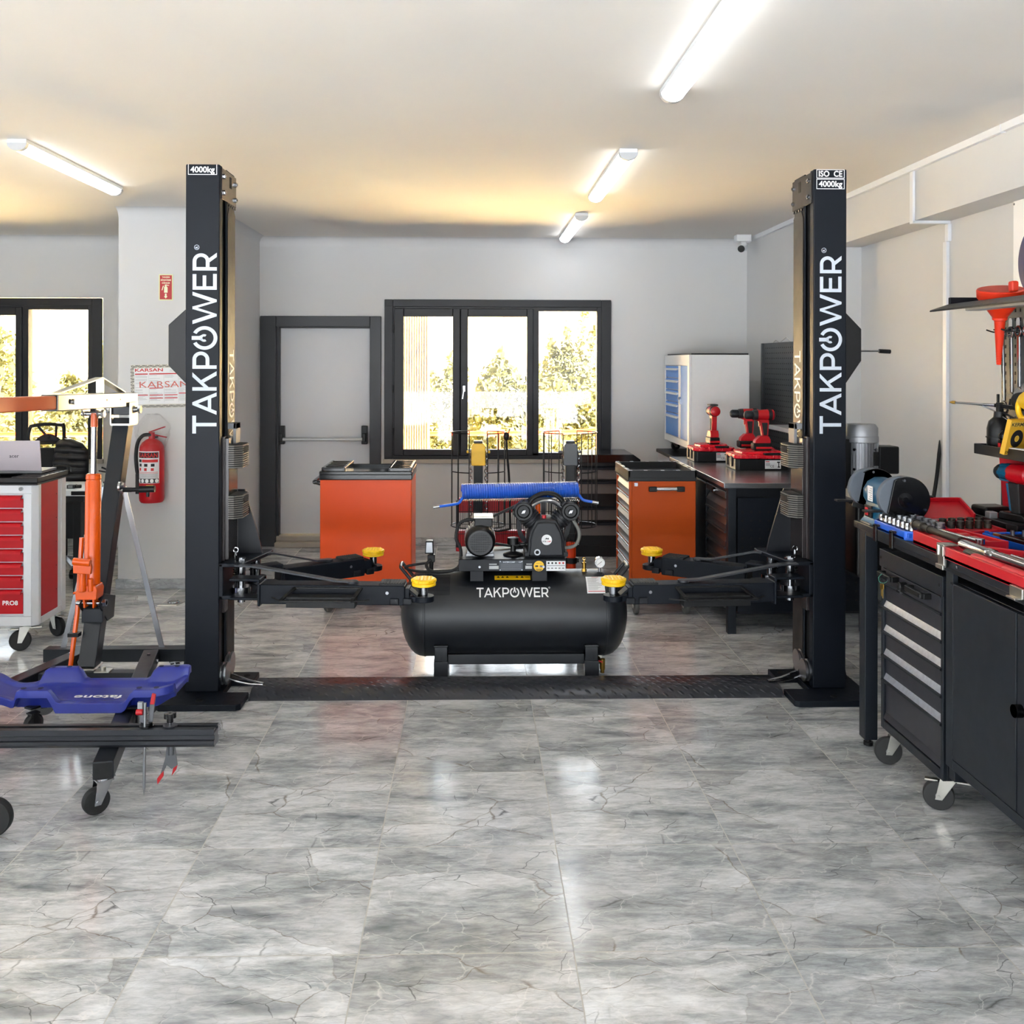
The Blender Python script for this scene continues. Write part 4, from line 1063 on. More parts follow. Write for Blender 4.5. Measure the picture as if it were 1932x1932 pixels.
G().tube([(-0.225, 5.26, 0.575), (-0.25, 5.24, 0.55), (-0.22, 5.2, 0.525), (-0.12, 5.18, 0.53), (-0.07, 5.19, 0.56), (-0.065, 5.2, 0.64), (-0.09, 5.21, 0.70), (-0.075, 5.22, 0.77), (-0.03, 5.23, 0.795), (0.0, 5.24, 0.79)], 0.009, 10).build('motor_cable', M_rubber, t)
G().tube([(-0.24, 5.25, 0.56), (-0.34, 5.25, 0.545), (-0.36, 5.25, 0.53), (-0.28, 5.22, 0.52), (-0.15, 5.19, 0.53), (-0.06, 5.18, 0.535)], 0.007, 10).build('copper_line', M_rubber, t)
g = G().lathe((0.215, 5.22, 0.61), (0, 0, 1), [(0.055, 0), (0.05, 0.006), (0.015, 0.018), (0.013, 0.05), (0.03, 0.055), (0.03, 0.09), (0, 0.095)], 24).cyl((0.22, 5.22, 0.66), (0.31, 5.22, 0.665), 0.011).torus((0.25, 5.22, 0.663), (1, 0, 0), 0.014, 0.004, 16, 6).torus((0.28, 5.22, 0.664), (1, 0, 0), 0.014, 0.004, 16, 6)
g.build('check_valve', M_black, t)

# blue coiled hose lying on the guard
t = thing('coiled_air_hose', 'blue coiled air hose in clear wrap lying on top of the compressor', 'hose', (0.26, 5.45, 0.87))
g = G(); R_, n = 0.036, 50
pts = []
hx0, hx1 = -0.062, 0.590
for i in range(n * 12 + 1):
    a = 2 * pi * i / 12; f = i / (n * 12)
    pts.append((hx0 + (hx1 - hx0) * f, 5.45 + R_ * cos(a), 0.914 + 0.012 * f + R_ * sin(a)))
g.tube(pts, 0.0078, 6)
g.build('coil', M_blue2, t)
for (p, name) in (([(-0.06, 5.42, 0.885), (-0.075, 5.41, 0.862), (-0.10, 5.40, 0.853), (-0.19, 5.40, 0.840)], 'tail'), ([(0.59, 5.44, 0.90), (0.61, 5.42, 0.875), (0.635, 5.41, 0.868), (0.668, 5.41, 0.862)], 'tail')):
    h = G().tube(p, 0.008, 10).build('tail', M_blue2, t)
    d = (Vector(p[-1]) - Vector(p[-2])).normalized()
    G().cyl(Vector(p[-1]) - d * 0.005, Vector(p[-1]) + d * 0.03, 0.0085, n=12).build('fitting', M_chrome, h)
M_film = bpy.data.materials.new('clear_film'); M_film.use_nodes = True
nt = M_film.node_tree; nt.nodes.remove(nt.nodes['Principled BSDF'])
tr = nt.nodes.new('ShaderNodeBsdfTransparent'); gl = nt.nodes.new('ShaderNodeBsdfGlossy'); gl.inputs['Roughness'].default_value = 0.12
ms = nt.nodes.new('ShaderNodeMixShader'); lw = nt.nodes.new('ShaderNodeLayerWeight'); lw.inputs['Blend'].default_value = 0.25
nz = nt.nodes.new('ShaderNodeTexNoise'); nz.inputs['Scale'].default_value = 30; nz.inputs['Detail'].default_value = 3; nz.inputs['Distortion'].default_value = 1.5
bp = nt.nodes.new('ShaderNodeBump'); bp.inputs['Distance'].default_value = 0.01; bp.inputs['Strength'].default_value = 0.8
nt.links.new(nz.outputs['Fac'], bp.inputs['Height']); nt.links.new(bp.outputs[0], gl.inputs['Normal']); nt.links.new(bp.outputs[0], lw.inputs['Normal'])
sca = nt.nodes.new('ShaderNodeMath'); sca.operation = 'MULTIPLY'; sca.inputs[1].default_value = 0.35
nt.links.new(lw.outputs['Facing'], sca.inputs[0]); nt.links.new(sca.outputs[0], ms.inputs[0])
nt.links.new(tr.outputs[0], ms.inputs[1]); nt.links.new(gl.outputs[0], ms.inputs[2]); nt.links.new(ms.outputs[0], nt.nodes['Material Output'].inputs['Surface'])
G().lathe((hx0 - 0.015, 5.45, 0.914), (1, 0, 0.018), [(0.03, 0), (0.047, 0.012), (0.048, 0.2), (0.0465, 0.4), (0.048, 0.66), (0.03, 0.675)], 28).build('clear_wrap', M_film, t)
# ------------------------------------------------------------------ things along the back wall
M_tread = mat('grey_tyre', (92, 92, 88), 0.6, 0, 0.06, 30)
def caster(par, x, y, zt, r, w=0.03, ang=0.0, tyre=None, fork=None, trail=0.025, holes=0, brake=False):
    """swivel caster: fork is a part of its thing, the wheel a sub-part; ang = rolling direction"""
    tyre = tyre or M_rubber; fork = fork or M_zinc
    a = radians(ang); d = Vector((cos(a), sin(a), 0)); n = Vector((-sin(a), cos(a), 0))
    c = Vector((x, y, r)) - d * trail
    g = G()
    g.obox((x, y, zt - 0.003), d * 0.032, n * 0.03, (0, 0, 0.003))
    g.cyl((x, y, zt - 0.022), (x, y, zt - 0.004), 0.022, n=16)
    for s in (-1, 1):
        o = Vector((x, y, 0)) + n * s * (w / 2 + 0.006)
        pts = [(-0.03, zt - 0.015), (0.026, zt - 0.015), (-trail + 0.012, r - 0.012), (-trail - 0.012, r - 0.012)]
        g.prism(pts, o - n * 0.0012, d, (0, 0, 1), n * 0.0025)
    g.obox((x, y, zt - 0.018), d * 0.03, n * (w / 2 + 0.008), (0, 0, 0.003))
    g.cyl(c - n * (w / 2 + 0.010), c + n * (w / 2 + 0.010), 0.006, n=8)
    if brake: g.obox(Vector((x, y, zt - 0.022)) + d * 0.055, d * 0.03, n * 0.022, (0, 0, 0.003)).obox(Vector((x, y, zt - 0.03)) - d * 0.06, d * 0.022, n * 0.012, (0, 0, 0.003))
    f = g.build('caster', fork, par, bevel=0.0008)
    g = G().lathe(c - n * w / 2, n, [(r * 0.62, 0.0), (r * 0.94, 0.0), (r, w * 0.2), (r, w * 0.8), (r * 0.94, w), (r * 0.62, w)], 32, 0)
    g.lathe(c - n * w * 0.42, n, [(0, 0), (r * 0.2, -0.003), (r * 0.22, w * 0.2), (r * 0.63, w * 0.25), (r * 0.63, w * 0.6), (r * 0.22, w * 0.64), (r * 0.2, w * 0.86), (0, w * 0.86)], 28, 1)
    if holes:
        for s in (-1, 1):
            for k in range(holes):
                b = 2 * pi * k / holes + 0.3
                q = c + (d * cos(b) + Vector((0, 0, 1)) * sin(b)) * r * 0.44 + n * s * w * 0.22
                g.cyl(q, q + n * s * 0.003, r * 0.13, n=14, m=2)
    g.build('wheel', [tyre, M_blackg if tyre is M_rubber else M_lgrey, M_grey], f)
    return f

def drawer_lip(g, p, q, out, up=(0, 0, 1), h=0.022, d=0.016, m=1):
    """folded handle strip from p to q, standing out along out"""
    p, q, out, up = Vector(p), Vector(q), Vector(out), Vector(up)
    g.prism([(0, 0), (d, -h * 0.2), (d, h * 0.2), (0, h)], p, out, up, q - p, m)

# orange cart seen from its plain side
M_or2 = mat('orange_cart_paint', (218, 74, 8), 0.36, 0, 0.03, 20, 0.08, 900, spec=0.3)
t = thing('tool_cart', 'orange tool cart with plain panel and black top, in front of the door', 'tool cart', (-0.70, 6.62, 0), 'orange tool carts on casters')
G().box(-0.998, 6.385, 0.15, -0.402, 6.86, 0.872).build('body', M_or2, t, bevel=0.006)
g = G().box(-1.003, 6.378, 0.868, -0.397, 6.868, 0.905)
for a, b, c, d in ((-1.003, 6.378, -0.397, 6.395), (-1.003, 6.85, -0.397, 6.868), (-1.003, 6.378, -0.985, 6.868), (-0.415, 6.378, -0.397, 6.868)): g.box(a, b, 0.9, c, d, 0.925)
for x0, x1 in ((-0.99, -0.835), (-0.555, -0.40)):
    for k in range(5): g.box(x0, 6.39 + k * 0.105, 0.9, x1, 6.42 + k * 0.105, 0.948)
    for x in (x0, x1 - 0.02): g.box(x, 6.39, 0.9, x + 0.02, 6.86, 0.95)
g.build('top_tray', M_blackg, t, bevel=0.006)
g = G().tube([(-0.99, 6.45, 0.835), (-1.03, 6.45, 0.845), (-1.045, 6.47, 0.848), (-1.045, 6.77, 0.848), (-1.03, 6.79, 0.845), (-0.99, 6.79, 0.835)], 0.015, 10)
g.build('handle', M_blackg, t)
for x, y in ((-0.935, 6.45), (-0.46, 6.45), (-0.935, 6.79), (-0.46, 6.79)):
    caster(t, x, y, 0.152, 0.058, 0.028, 70 if x < -0.7 else 120, M_tread, M_zinc)

# orange cart with drawers
M_or3 = mat('orange_cart_paint_deep', (182, 70, 0), 0.45, 0, 0.03, 20, 0.08, 900, spec=0.25)
M_lip = mat('aluminium_strip', (220, 222, 224), 0.25, 0.9, 0.04, 20)
M_drw = mat('charcoal_drawer', (62, 60, 60), 0.3, 0.2, 0.05, 20)
t = thing('tool_cart', 'orange tool cart with charcoal drawers and bar handle, left of the steel topped bench', 'tool cart', (1.23, 6.58, 0), 'orange tool carts on casters')
G().box(1.03, 6.30, 0.13, 1.446, 6.87, 0.872).box(1.013, 6.30, 0.13, 1.03, 6.325, 0.872).box(1.013, 6.845, 0.13, 1.03, 6.87, 0.872).build('body', M_or3, t, bevel=0.003)
zz = [0.865, 0.765, 0.665, 0.56, 0.45, 0.335, 0.145]
for z1, z0 in zip(zz, zz[1:]):
    g = G().box(1.018, 6.328, z0 + 0.006, 1.034, 6.842, z1 - 0.055, 0)
    g.prism([(1.034, z1 - 0.055), (1.016, z1 - 0.055), (1.034, z1 - 0.008)], (0, 6.328, 0), (1, 0, 0), (0, 0, 1), (0, 0.514, 0), 2)  # sloped pull face coloured white to stand for the light it reflects
    g.box(1.008, 6.328, z1 - 0.010, 1.018, 6.842, z1 - 0.002, 1)
    g.build('drawer', [M_drw, M_lip, M_whitep], t)
g = G().box(1.005, 6.295, 0.868, 1.452, 6.878, 0.895)
for a, b, c, d in ((1.005, 6.295, 1.452, 6.312), (1.005, 6.86, 1.452, 6.878), (1.005, 6.295, 1.022, 6.878), (1.435, 6.295, 1.452, 6.878)): g.box(a, b, 0.89, c, d, 0.938)
g.box(1.02, 6.40, 0.89, 1.44, 6.41, 0.915)
for k in range(3): g.box(1.1 + k * 0.11, 6.31, 0.89, 1.108 + k * 0.11, 6.405, 0.93)
tr_ = g.build('top_tray', M_black, t, bevel=0.004)
g = G()
for x in (1.02, 1.12, 1.23, 1.33, 1.43): g.box(x - 0.012, 6.293, 0.9385, x + 0.012, 6.313, 0.940).box(x - 0.012, 6.859, 0.9385, x + 0.012, 6.879, 0.940)
for y in (6.40, 6.58, 6.75): g.box(1.004, y - 0.05, 0.9385, 1.022, y + 0.05, 0.940).box(1.435, y - 0.05, 0.9385, 1.453, y + 0.05, 0.940)
g.build('wear_strip', M_whitep, tr_)
G().cyl((1.056, 6.30, 0.848), (1.056, 6.288, 0.848), 0.011, n=14).box(1.045, 6.294, 0.837, 1.067, 6.30, 0.859).build('lock', M_chrome, t)
hd = G().cyl((1.15, 6.262, 0.822), (1.33, 6.262, 0.822), 0.0125, n=16).build('handle', M_lip, t)
for x in (1.155, 1.335): G().box(x - 0.022, 6.248, 0.806, x + 0.03, 6.276, 0.838).box(x - 0.018, 6.27, 0.81, x + 0.024, 6.30, 0.834).build('bracket', M_black, hd, bevel=0.005)
for x, y, an in ((1.385, 6.36, 100), (1.06, 6.36, 95), (1.36, 6.82, 60), (1.06, 6.82, 60)): caster(t, x, y, 0.132, 0.05, 0.026, an, M_tread, M_zinc)

# workbench with the steel top
t = thing('workbench', 'dark workbench with stainless top and perforated side panel along the right wall', 'workbench', (1.97, 6.68, 0))
G().box(1.515, 5.85, 0.88, 2.42, 7.50, 0.912).build('worktop', mat('stainless_sheet', (168, 170, 174), 0.24, 0.9, 0.06, 12), t, bevel=0.003)
for x, y in ((1.565, 5.875), (2.38, 5.875), (1.565, 7.46), (2.38, 7.46)):
    G().box(x - 0.025, y - 0.025, 0.0, x + 0.025, y + 0.025, 0.88).build('leg', M_bench, t, bevel=0.003)
g = G().box(1.60, 5.86, 0.13, 2.36, 5.872, 0.82, 0).box(1.59, 5.858, 0.12, 2.37, 5.868, 0.132, 1)
for i in range(14):
    for j in range(11): g.cyl((1.63 + i * 0.0535, 5.86, 0.20 + j * 0.0535), (1.63 + i * 0.0535, 5.8585, 0.20 + j * 0.0535), 0.0072, n=10, m=2)
g.build('perforated_panel', [M_navy, M_dark, M_slot], t)
G().box(1.56, 5.90, 0.12, 2.37, 7.46, 0.88).box(1.54, 5.9, 0.855, 1.56, 7.46, 0.88).build('carcass', M_dark, t, bevel=0.003)
cz_ = [0.80, 0.70, 0.60, 0.50, 0.40, 0.30, 0.145]
G().box(1.535, 5.905, 0.81, 1.56, 6.385, 0.852).build('lock_rail', M_drw, t, bevel=0.002)
G().cyl((1.537, 6.15, 0.832), (1.518, 6.15, 0.832), 0.016, n=16).build('lock', M_chrome, t)
for z1, z0 in zip(cz_, cz_[1:]):
    g = G().box(1.538, 5.905, z0 + 0.004, 1.562, 6.385, z1 - 0.05, 0)
    g.prism([(1.562, z1 - 0.05), (1.536, z1 - 0.05), (1.562, z1 - 0.002)], (0, 5.905, 0), (1, 0, 0), (0, 0, 1), (0, 0.48, 0), 2)
    g.box(1.53, 5.905, z0 + 0.0, 1.538, 6.385, z0 + 0.012, 0)
    g.build('drawer', [M_drw, M_lip, M_steel], t)
G().box(1.54, 6.42, 0.14, 1.562, 6.93, 0.85).build('door', M_dark, t, bevel=0.003)
G().box(1.54, 6.94, 0.14, 1.562, 7.45, 0.85).build('door', M_dark, t, bevel=0.003)
g = G().box(1.538, 6.42, 0.838, 1.5605, 7.45, 0.842)
g.build('edge_strip', M_lip, t)

# perforated board on the right wall with a shelf
t = thing('pegboard', 'large dark perforated board with grey shelf on right wall behind the steel topped bench', 'pegboard', (2.44, 7.1, 0.92))
g = G().box(2.425, 6.66, 0.915, 2.45, 8.12, 1.80, 0).box(2.41, 8.09, 0.915, 2.45, 8.12, 1.80, 0)
for i in range(22):
    for j in range(20):
        if 5 > j > 5: continue
        g.cyl((2.4255, 7.02 + i * 0.048, 0.96 + j * 0.042), (2.424, 7.02 + i * 0.048, 0.96 + j * 0.042), 0.0055, n=6, m=1)
g.build('panel', [mat('pegboard_grey', (84, 87, 90), 0.42, 0.1, 0.06, 12), M_slot], t)
G().box(2.21, 6.66, 1.150, 2.43, 7.30, 1.172).box(2.21, 6.66, 1.145, 2.214, 7.30, 1.176).build('shelf', M_lgrey, t, bevel=0.002)
G().tube([(2.43, 7.4, 1.80), (2.40, 7.42, 1.835), (2.38, 7.5, 1.80)], 0.0025, 6).tube([(2.43, 7.7, 1.80), (2.41, 7.72, 1.82), (2.40, 7.75, 1.80)], 0.0025, 6).build('hook', M_zinc, t)

# red lidded tool cases and the cordless tools standing on them
M_lid = mat('red_case_lid', (214, 22, 40), 0.28, 0, 0.06, 30)
def tool_case(x, y, z, w_, d_, label, h=0.125):
    t = thing('tool_case', label, 'tool case', (x, y, z), 'red lidded tool cases on the steel bench')
    b = h * 0.62
    G().prism([(-w_ / 2 + 0.02, -d_ / 2), (w_ / 2 - 0.02, -d_ / 2), (w_ / 2, -d_ / 2 + 0.02), (w_ / 2, d_ / 2 - 0.02), (w_ / 2 - 0.02, d_ / 2), (-w_ / 2 + 0.02, d_ / 2), (-w_ / 2, d_ / 2 - 0.02), (-w_ / 2, -d_ / 2 + 0.02)], (x, y, z), (1, 0, 0), (0, 1, 0), (0, 0, b)).build('base', M_black, t, bevel=0.006)
    g = G().prism([(-w_ / 2 + 0.03, -d_ / 2 - 0.004), (w_ / 2 - 0.03, -d_ / 2 - 0.004), (w_ / 2 + 0.004, -d_ / 2 + 0.03), (w_ / 2 + 0.004, d_ / 2 - 0.03), (w_ / 2 - 0.03, d_ / 2), (-w_ / 2 + 0.03, d_ / 2), (-w_ / 2 - 0.004, d_ / 2 - 0.03), (-w_ / 2 - 0.004, -d_ / 2 + 0.03)], (x, y, z + b), (1, 0, 0), (0, 1, 0), (0, 0, h * 0.22))
    g.prism([(-w_ / 2 + 0.05, -d_ / 2 + 0.03), (w_ / 2 - 0.05, -d_ / 2 + 0.03), (w_ / 2 - 0.03, 0), (w_ / 2 - 0.05, d_ / 2 - 0.03), (-w_ / 2 + 0.05, d_ / 2 - 0.03), (-w_ / 2 + 0.03, 0)], (x, y, z + b + h * 0.2), (1, 0, 0), (0, 1, 0), (0, 0, h * 0.18))
    for k in (-0.3, -0.1, 0.22): g.box(x + k * w_ - 0.018, y - d_ / 2 - 0.006, z + b, x + k * w_ + 0.018, y - d_ / 2 + 0.05, z + b + h * 0.26)
    g.box(x - w_ / 2 - 0.006, y - d_ * 0.2, z + b, x - w_ / 2 + 0.06, y + d_ * 0.1, z + b + h * 0.24)
    g.build('lid', M_lid, t, bevel=0.008)
    G().box(x + w_ * 0.02, y - d_ / 2 - 0.008, z + b + h * 0.20, x + w_ * 0.34, y - d_ / 2 + 0.04, z + b + h * 0.32).build('handle', M_black, t, bevel=0.004)
    for k in (-0.15, 0.25):
        G().box(x - w_ / 2 - 0.01, y + k * d_ - 0.02, z + 0.02, x - w_ / 2 + 0.004, y + k * d_ + 0.02, z + b + 0.012).build('latch', M_black, t, bevel=0.003)
    lb = G().box(x + 0.03 * w_, y - d_ / 2 - 0.0015, z + 0.012, x + 0.32 * w_, y - d_ / 2, z + b - 0.008).build('label', M_paper, t)
    g = G(); lx0, lx1 = x + 0.03 * w_, x + 0.32 * w_; yy = y - d_ / 2 - 0.002
    g.box(lx0 + 0.004, yy, z + b - 0.02, lx0 + 0.03, yy + 0.0004, z + b - 0.014, 1)
    for k in range(3): g.box(lx0 + 0.004, yy, z + b - 0.03 - k * 0.007, lx0 + 0.034, yy + 0.0004, z + b - 0.0275 - k * 0.007, 0)
    g.text('CE', (lx0 + 0.048, yy - 0.0002, z + 0.022), (1, 0, 0), (0, 0, 1), 0.016, 0)
    g.box(lx1 - 0.026, yy, z + b - 0.026, lx1 - 0.006, yy + 0.0004, z + b - 0.017, 0).box(lx1 - 0.017, yy, z + 0.026, lx1 - 0.011, yy + 0.0004, z + b - 0.02, 0).box(lx1 - 0.021, yy, z + 0.02, lx1 - 0.006, yy + 0.0004, z + 0.028, 0)
    g.build('print', [M_ink, M_redink], lb)
    return t
tool_case(1.765, 7.21, 0.912, 0.30, 0.27, 'red lidded tool case at far bench end, under the lone impact wrench')
tool_case(1.955, 6.67, 0.912, 0.37, 0.29, 'red lidded tool case nearest the lift column, under a cordless drill')
tool_case(2.06, 6.95, 0.912, 0.26, 0.24, 'red lidded tool case mostly hidden behind the case with the drill', 0.118)

def cordless(loc, heading, label, kind='drill', name='cordless_drill', group=None):
    """body along local +x, grip down, battery at the bottom; loc = underside of the battery"""
    t = thing(name, label, 'cordless drill' if kind == 'drill' else 'impact wrench', loc, group)
    L_ = Vector(loc); R_ = Matrix.Rotation(radians(heading), 3, 'Z')
    T = lambda p: L_ + R_ @ p
    g = G(T).prism([(-0.055, 0.0), (0.06, 0.0), (0.068, 0.012), (0.068, 0.05), (-0.06, 0.05), (-0.06, 0.012)], (0, -0.036, 0), (1, 0, 0), (0, 0, 1), (0, 0.072, 0))
    b = g.build('battery', M_black, t, bevel=0.006)
    G(T).box(-0.061, -0.0375, 0.012, 0.05, 0.0375, 0.026).build('stripe', M_redp, b)
    g = G(T)
    g.prism([(-0.052, 0.05), (0.056, 0.05), (0.05, 0.072), (0.02, 0.10), (-0.038, 0.10), (-0.052, 0.075)], (0, -0.031, 0), (1, 0, 0), (0, 0, 1), (0, 0.062, 0))
    g.prism([(-0.038, 0.10), (0.004, 0.10), (0.018, 0.195), (0.052, 0.21), (-0.045, 0.21), (-0.042, 0.16)], (0, -0.019, 0), (1, 0, 0), (0, 0, 1), (0, 0.038, 0))
    g.lathe((-0.085, 0, 0.243), (1, 0, 0), [(0.022, 0), (0.036, 0.008), (0.038, 0.05), (0.036, 0.12)], 20)
    g.build('housing', M_redp, t, bevel=0.003)
    g = G(T)
    g.prism([(-0.030, 0.105), (-0.006, 0.105), (0.006, 0.19), (-0.034, 0.19)], (0, -0.0215, 0), (1, 0, 0), (0, 0, 1), (0, 0.043, 0))
    g.lathe((-0.078, 0, 0.243), (1, 0, 0), [(0.0375, 0.012), (0.0395, 0.02), (0.0395, 0.035), (0.0375, 0.04)], 20)
    g.build('grip', M_rubber, t, bevel=0.002)
    G(T).prism([(0.006, 0.175), (0.022, 0.165), (0.026, 0.205), (0.018, 0.21)], (0, -0.009, 0), (1, 0, 0), (0, 0, 1), (0, 0.018, 0)).build('trigger', M_redp, t)
    g = G(T)
    if kind == 'drill': g.lathe((0.033, 0, 0.243), (1, 0, 0), [(0.036, 0), (0.034, 0.03), (0.028, 0.034), (0.029, 0.04), (0.029, 0.075), (0.024, 0.085), (0.012, 0.092), (0, 0.092)], 20)
    else: g.lathe((0.033, 0, 0.243), (1, 0, 0), [(0.036, 0), (0.034, 0.04), (0.022, 0.075), (0.012, 0.078), (0.012, 0.098), (0, 0.098)], 20)
    g.build('chuck', M_cast, t)
    if kind != 'drill': G(T).prism([(-0.03, 0), (0.03, 0), (0.03, 0.012), (-0.03, 0.012)], (-0.04, 0, 0.282), (0, 1, 0), (0, 0, 1), (0.09, 0, 0)).build('top_guard', M_cast, t, bevel=0.004)
    return t
zc = 0.912 + 0.125
cordless((1.776, 7.19, zc), 92, 'red and black impact wrench seen from behind, alone on its case', 'impact', 'impact_wrench')
cordless((1.985, 6.66, zc), 180, 'red and black cordless drill in front, standing on the case nearest the column', 'drill', 'cordless_drill', 'red cordless drills on the steel bench')
cordless((1.965, 6.95, 0.912 + 0.118), 180, 'red and black cordless drill partly hidden behind the front drill', 'drill', 'cordless_drill', 'red cordless drills on the steel bench')

# grey chest with red drawers carrying the blue fronted cabinet
t = thing('tool_chest', 'low grey chest with red drawers and black top under the blue fronted cabinet', 'tool chest', (1.97, 8.08, 0))
G().box(1.64, 7.53, 0.10, 2.30, 8.62, 0.85).build('body', M_whitep, t, bevel=0.004)
G().box(1.625, 7.52, 0.845, 2.31, 8.63, 0.875).build('top_tray', M_black, t, bevel=0.006)
for k in range(5):
    z = 0.63 - k * 0.125
    g = G().box(1.624, 7.60, z, 1.645, 8.56, z + 0.115)
    drawer_lip(g, (1.624, 7.60, z + 0.09), (1.624, 8.56, z + 0.09), (-1, 0, 0), m=0)
    g.build('drawer', M_red, t, bevel=0.002)
for x, y in ((1.72, 7.62), (2.22, 7.62), (1.72, 8.52), (2.22, 8.52)): caster(t, x, y, 0.104, 0.042, 0.024, 20)

t = thing('drawer_cabinet', 'tall pale grey cabinet with light blue drawers and door, on casters on a chest', 'cabinet', (1.9, 8.05, 0.875))
G().box(1.70, 7.56, 0.965, 2.155, 8.53, 1.70).box(1.68, 7.56, 0.965, 1.70, 7.62, 1.70).box(1.68, 8.49, 0.965, 1.70, 8.53, 1.70).box(1.68, 7.62, 1.615, 1.70, 8.49, 1.70).box(1.68, 7.62, 0.965, 1.70, 8.49, 1.02).box(1.68, 7.885, 1.02, 1.70, 7.955, 1.615).build('body', M_whitep, t, bevel=0.004)
G().box(1.70, 7.57, 1.70, 2.15, 8.5, 1.712).build('top_mat', M_black, t, bevel=0.003)
dz = [1.612, 1.51, 1.41, 1.31, 1.215, 1.022]
for z1, z0 in zip(dz, dz[1:]):
    g = G().box(1.684, 7.958, z0 + 0.004, 1.70, 8.487, z1 - 0.004)
    dd = g.build('drawer', M_cabblue, t, bevel=0.002)
    g = G().prism([(0, 0), (-0.016, -0.006), (-0.016, 0.008), (0, 0.012)], (1.684, 7.975, z1 - 0.032), (1, 0, 0), (0, 0, 1), (0, 0.50, 0))
    g.build('handle', M_whitep, dd)
dd = G().box(1.684, 7.625, 1.022, 1.70, 7.882, 1.612).build('door', M_cabblue, t, bevel=0.002)
G().box(1.672, 7.86, 1.30, 1.686, 7.89, 1.345).cyl((1.684, 7.875, 1.35), (1.66, 7.875, 1.35), 0.011, n=12).build('handle', M_chrome, dd, bevel=0.002)
for x, y in ((1.74, 7.63), (2.10, 7.63), (1.74, 8.45), (2.10, 8.45)):
    f = caster(t, x, y, 0.967, 0.04, 0.026, 200, M_rubber, M_zinc)
    f.location.z += 0.0
    for o in (f, ): pass
# the cabinet's casters stand on the chest, not on the floor
for f in [c for c in t.children if c.name.startswith('caster')]:
    for o in (f, f.children[0]):
        for v in o.data.vertices:
            w_z = v.co.z + wloc(o).z
            if w_z < 0.5: v.co.z += 0.875

# black tool chest below the window
M_bdr = mat('grey_brown_drawer', (98, 92, 90), 0.4, 0.1, 0.05, 16)
t = thing('tool_cabinet', 'black tool cabinet with grey drawers standing under the window, beyond the compressor', 'tool cabinet', (1.12, 8.3, 0))
G().box(0.86, 8.15, 0.10, 1.36, 8.60, 0.80).box(0.87, 8.2, 0.0, 1.35, 8.58, 0.1).build('body', M_black, t, bevel=0.004)
G().prism([(0.84, 0.80), (1.40, 0.80), (1.40, 0.825), (1.34, 0.868), (0.84, 0.868)], (0, 8.12, 0), (1, 0, 0), (0, 0, 1), (0, 0.50, 0)).build('lid', M_blackg, t, bevel=0.004)
for z1, z0 in ((0.775, 0.66), (0.655, 0.54), (0.44, 0.32), (0.31, 0.19)):
    g = G().box(0.87, 8.135, z0, 1.35, 8.15, z1 - 0.03, 0).prism([(0, 0), (-0.02, -0.006), (-0.02, 0.012), (0, 0.022)], (0.87, 8.137, z1 - 0.028), (0, 1, 0), (0, 0, 1), (0.48, 0, 0), 1)
    g.build('drawer', [M_bdr, M_dark], t, bevel=0.002)

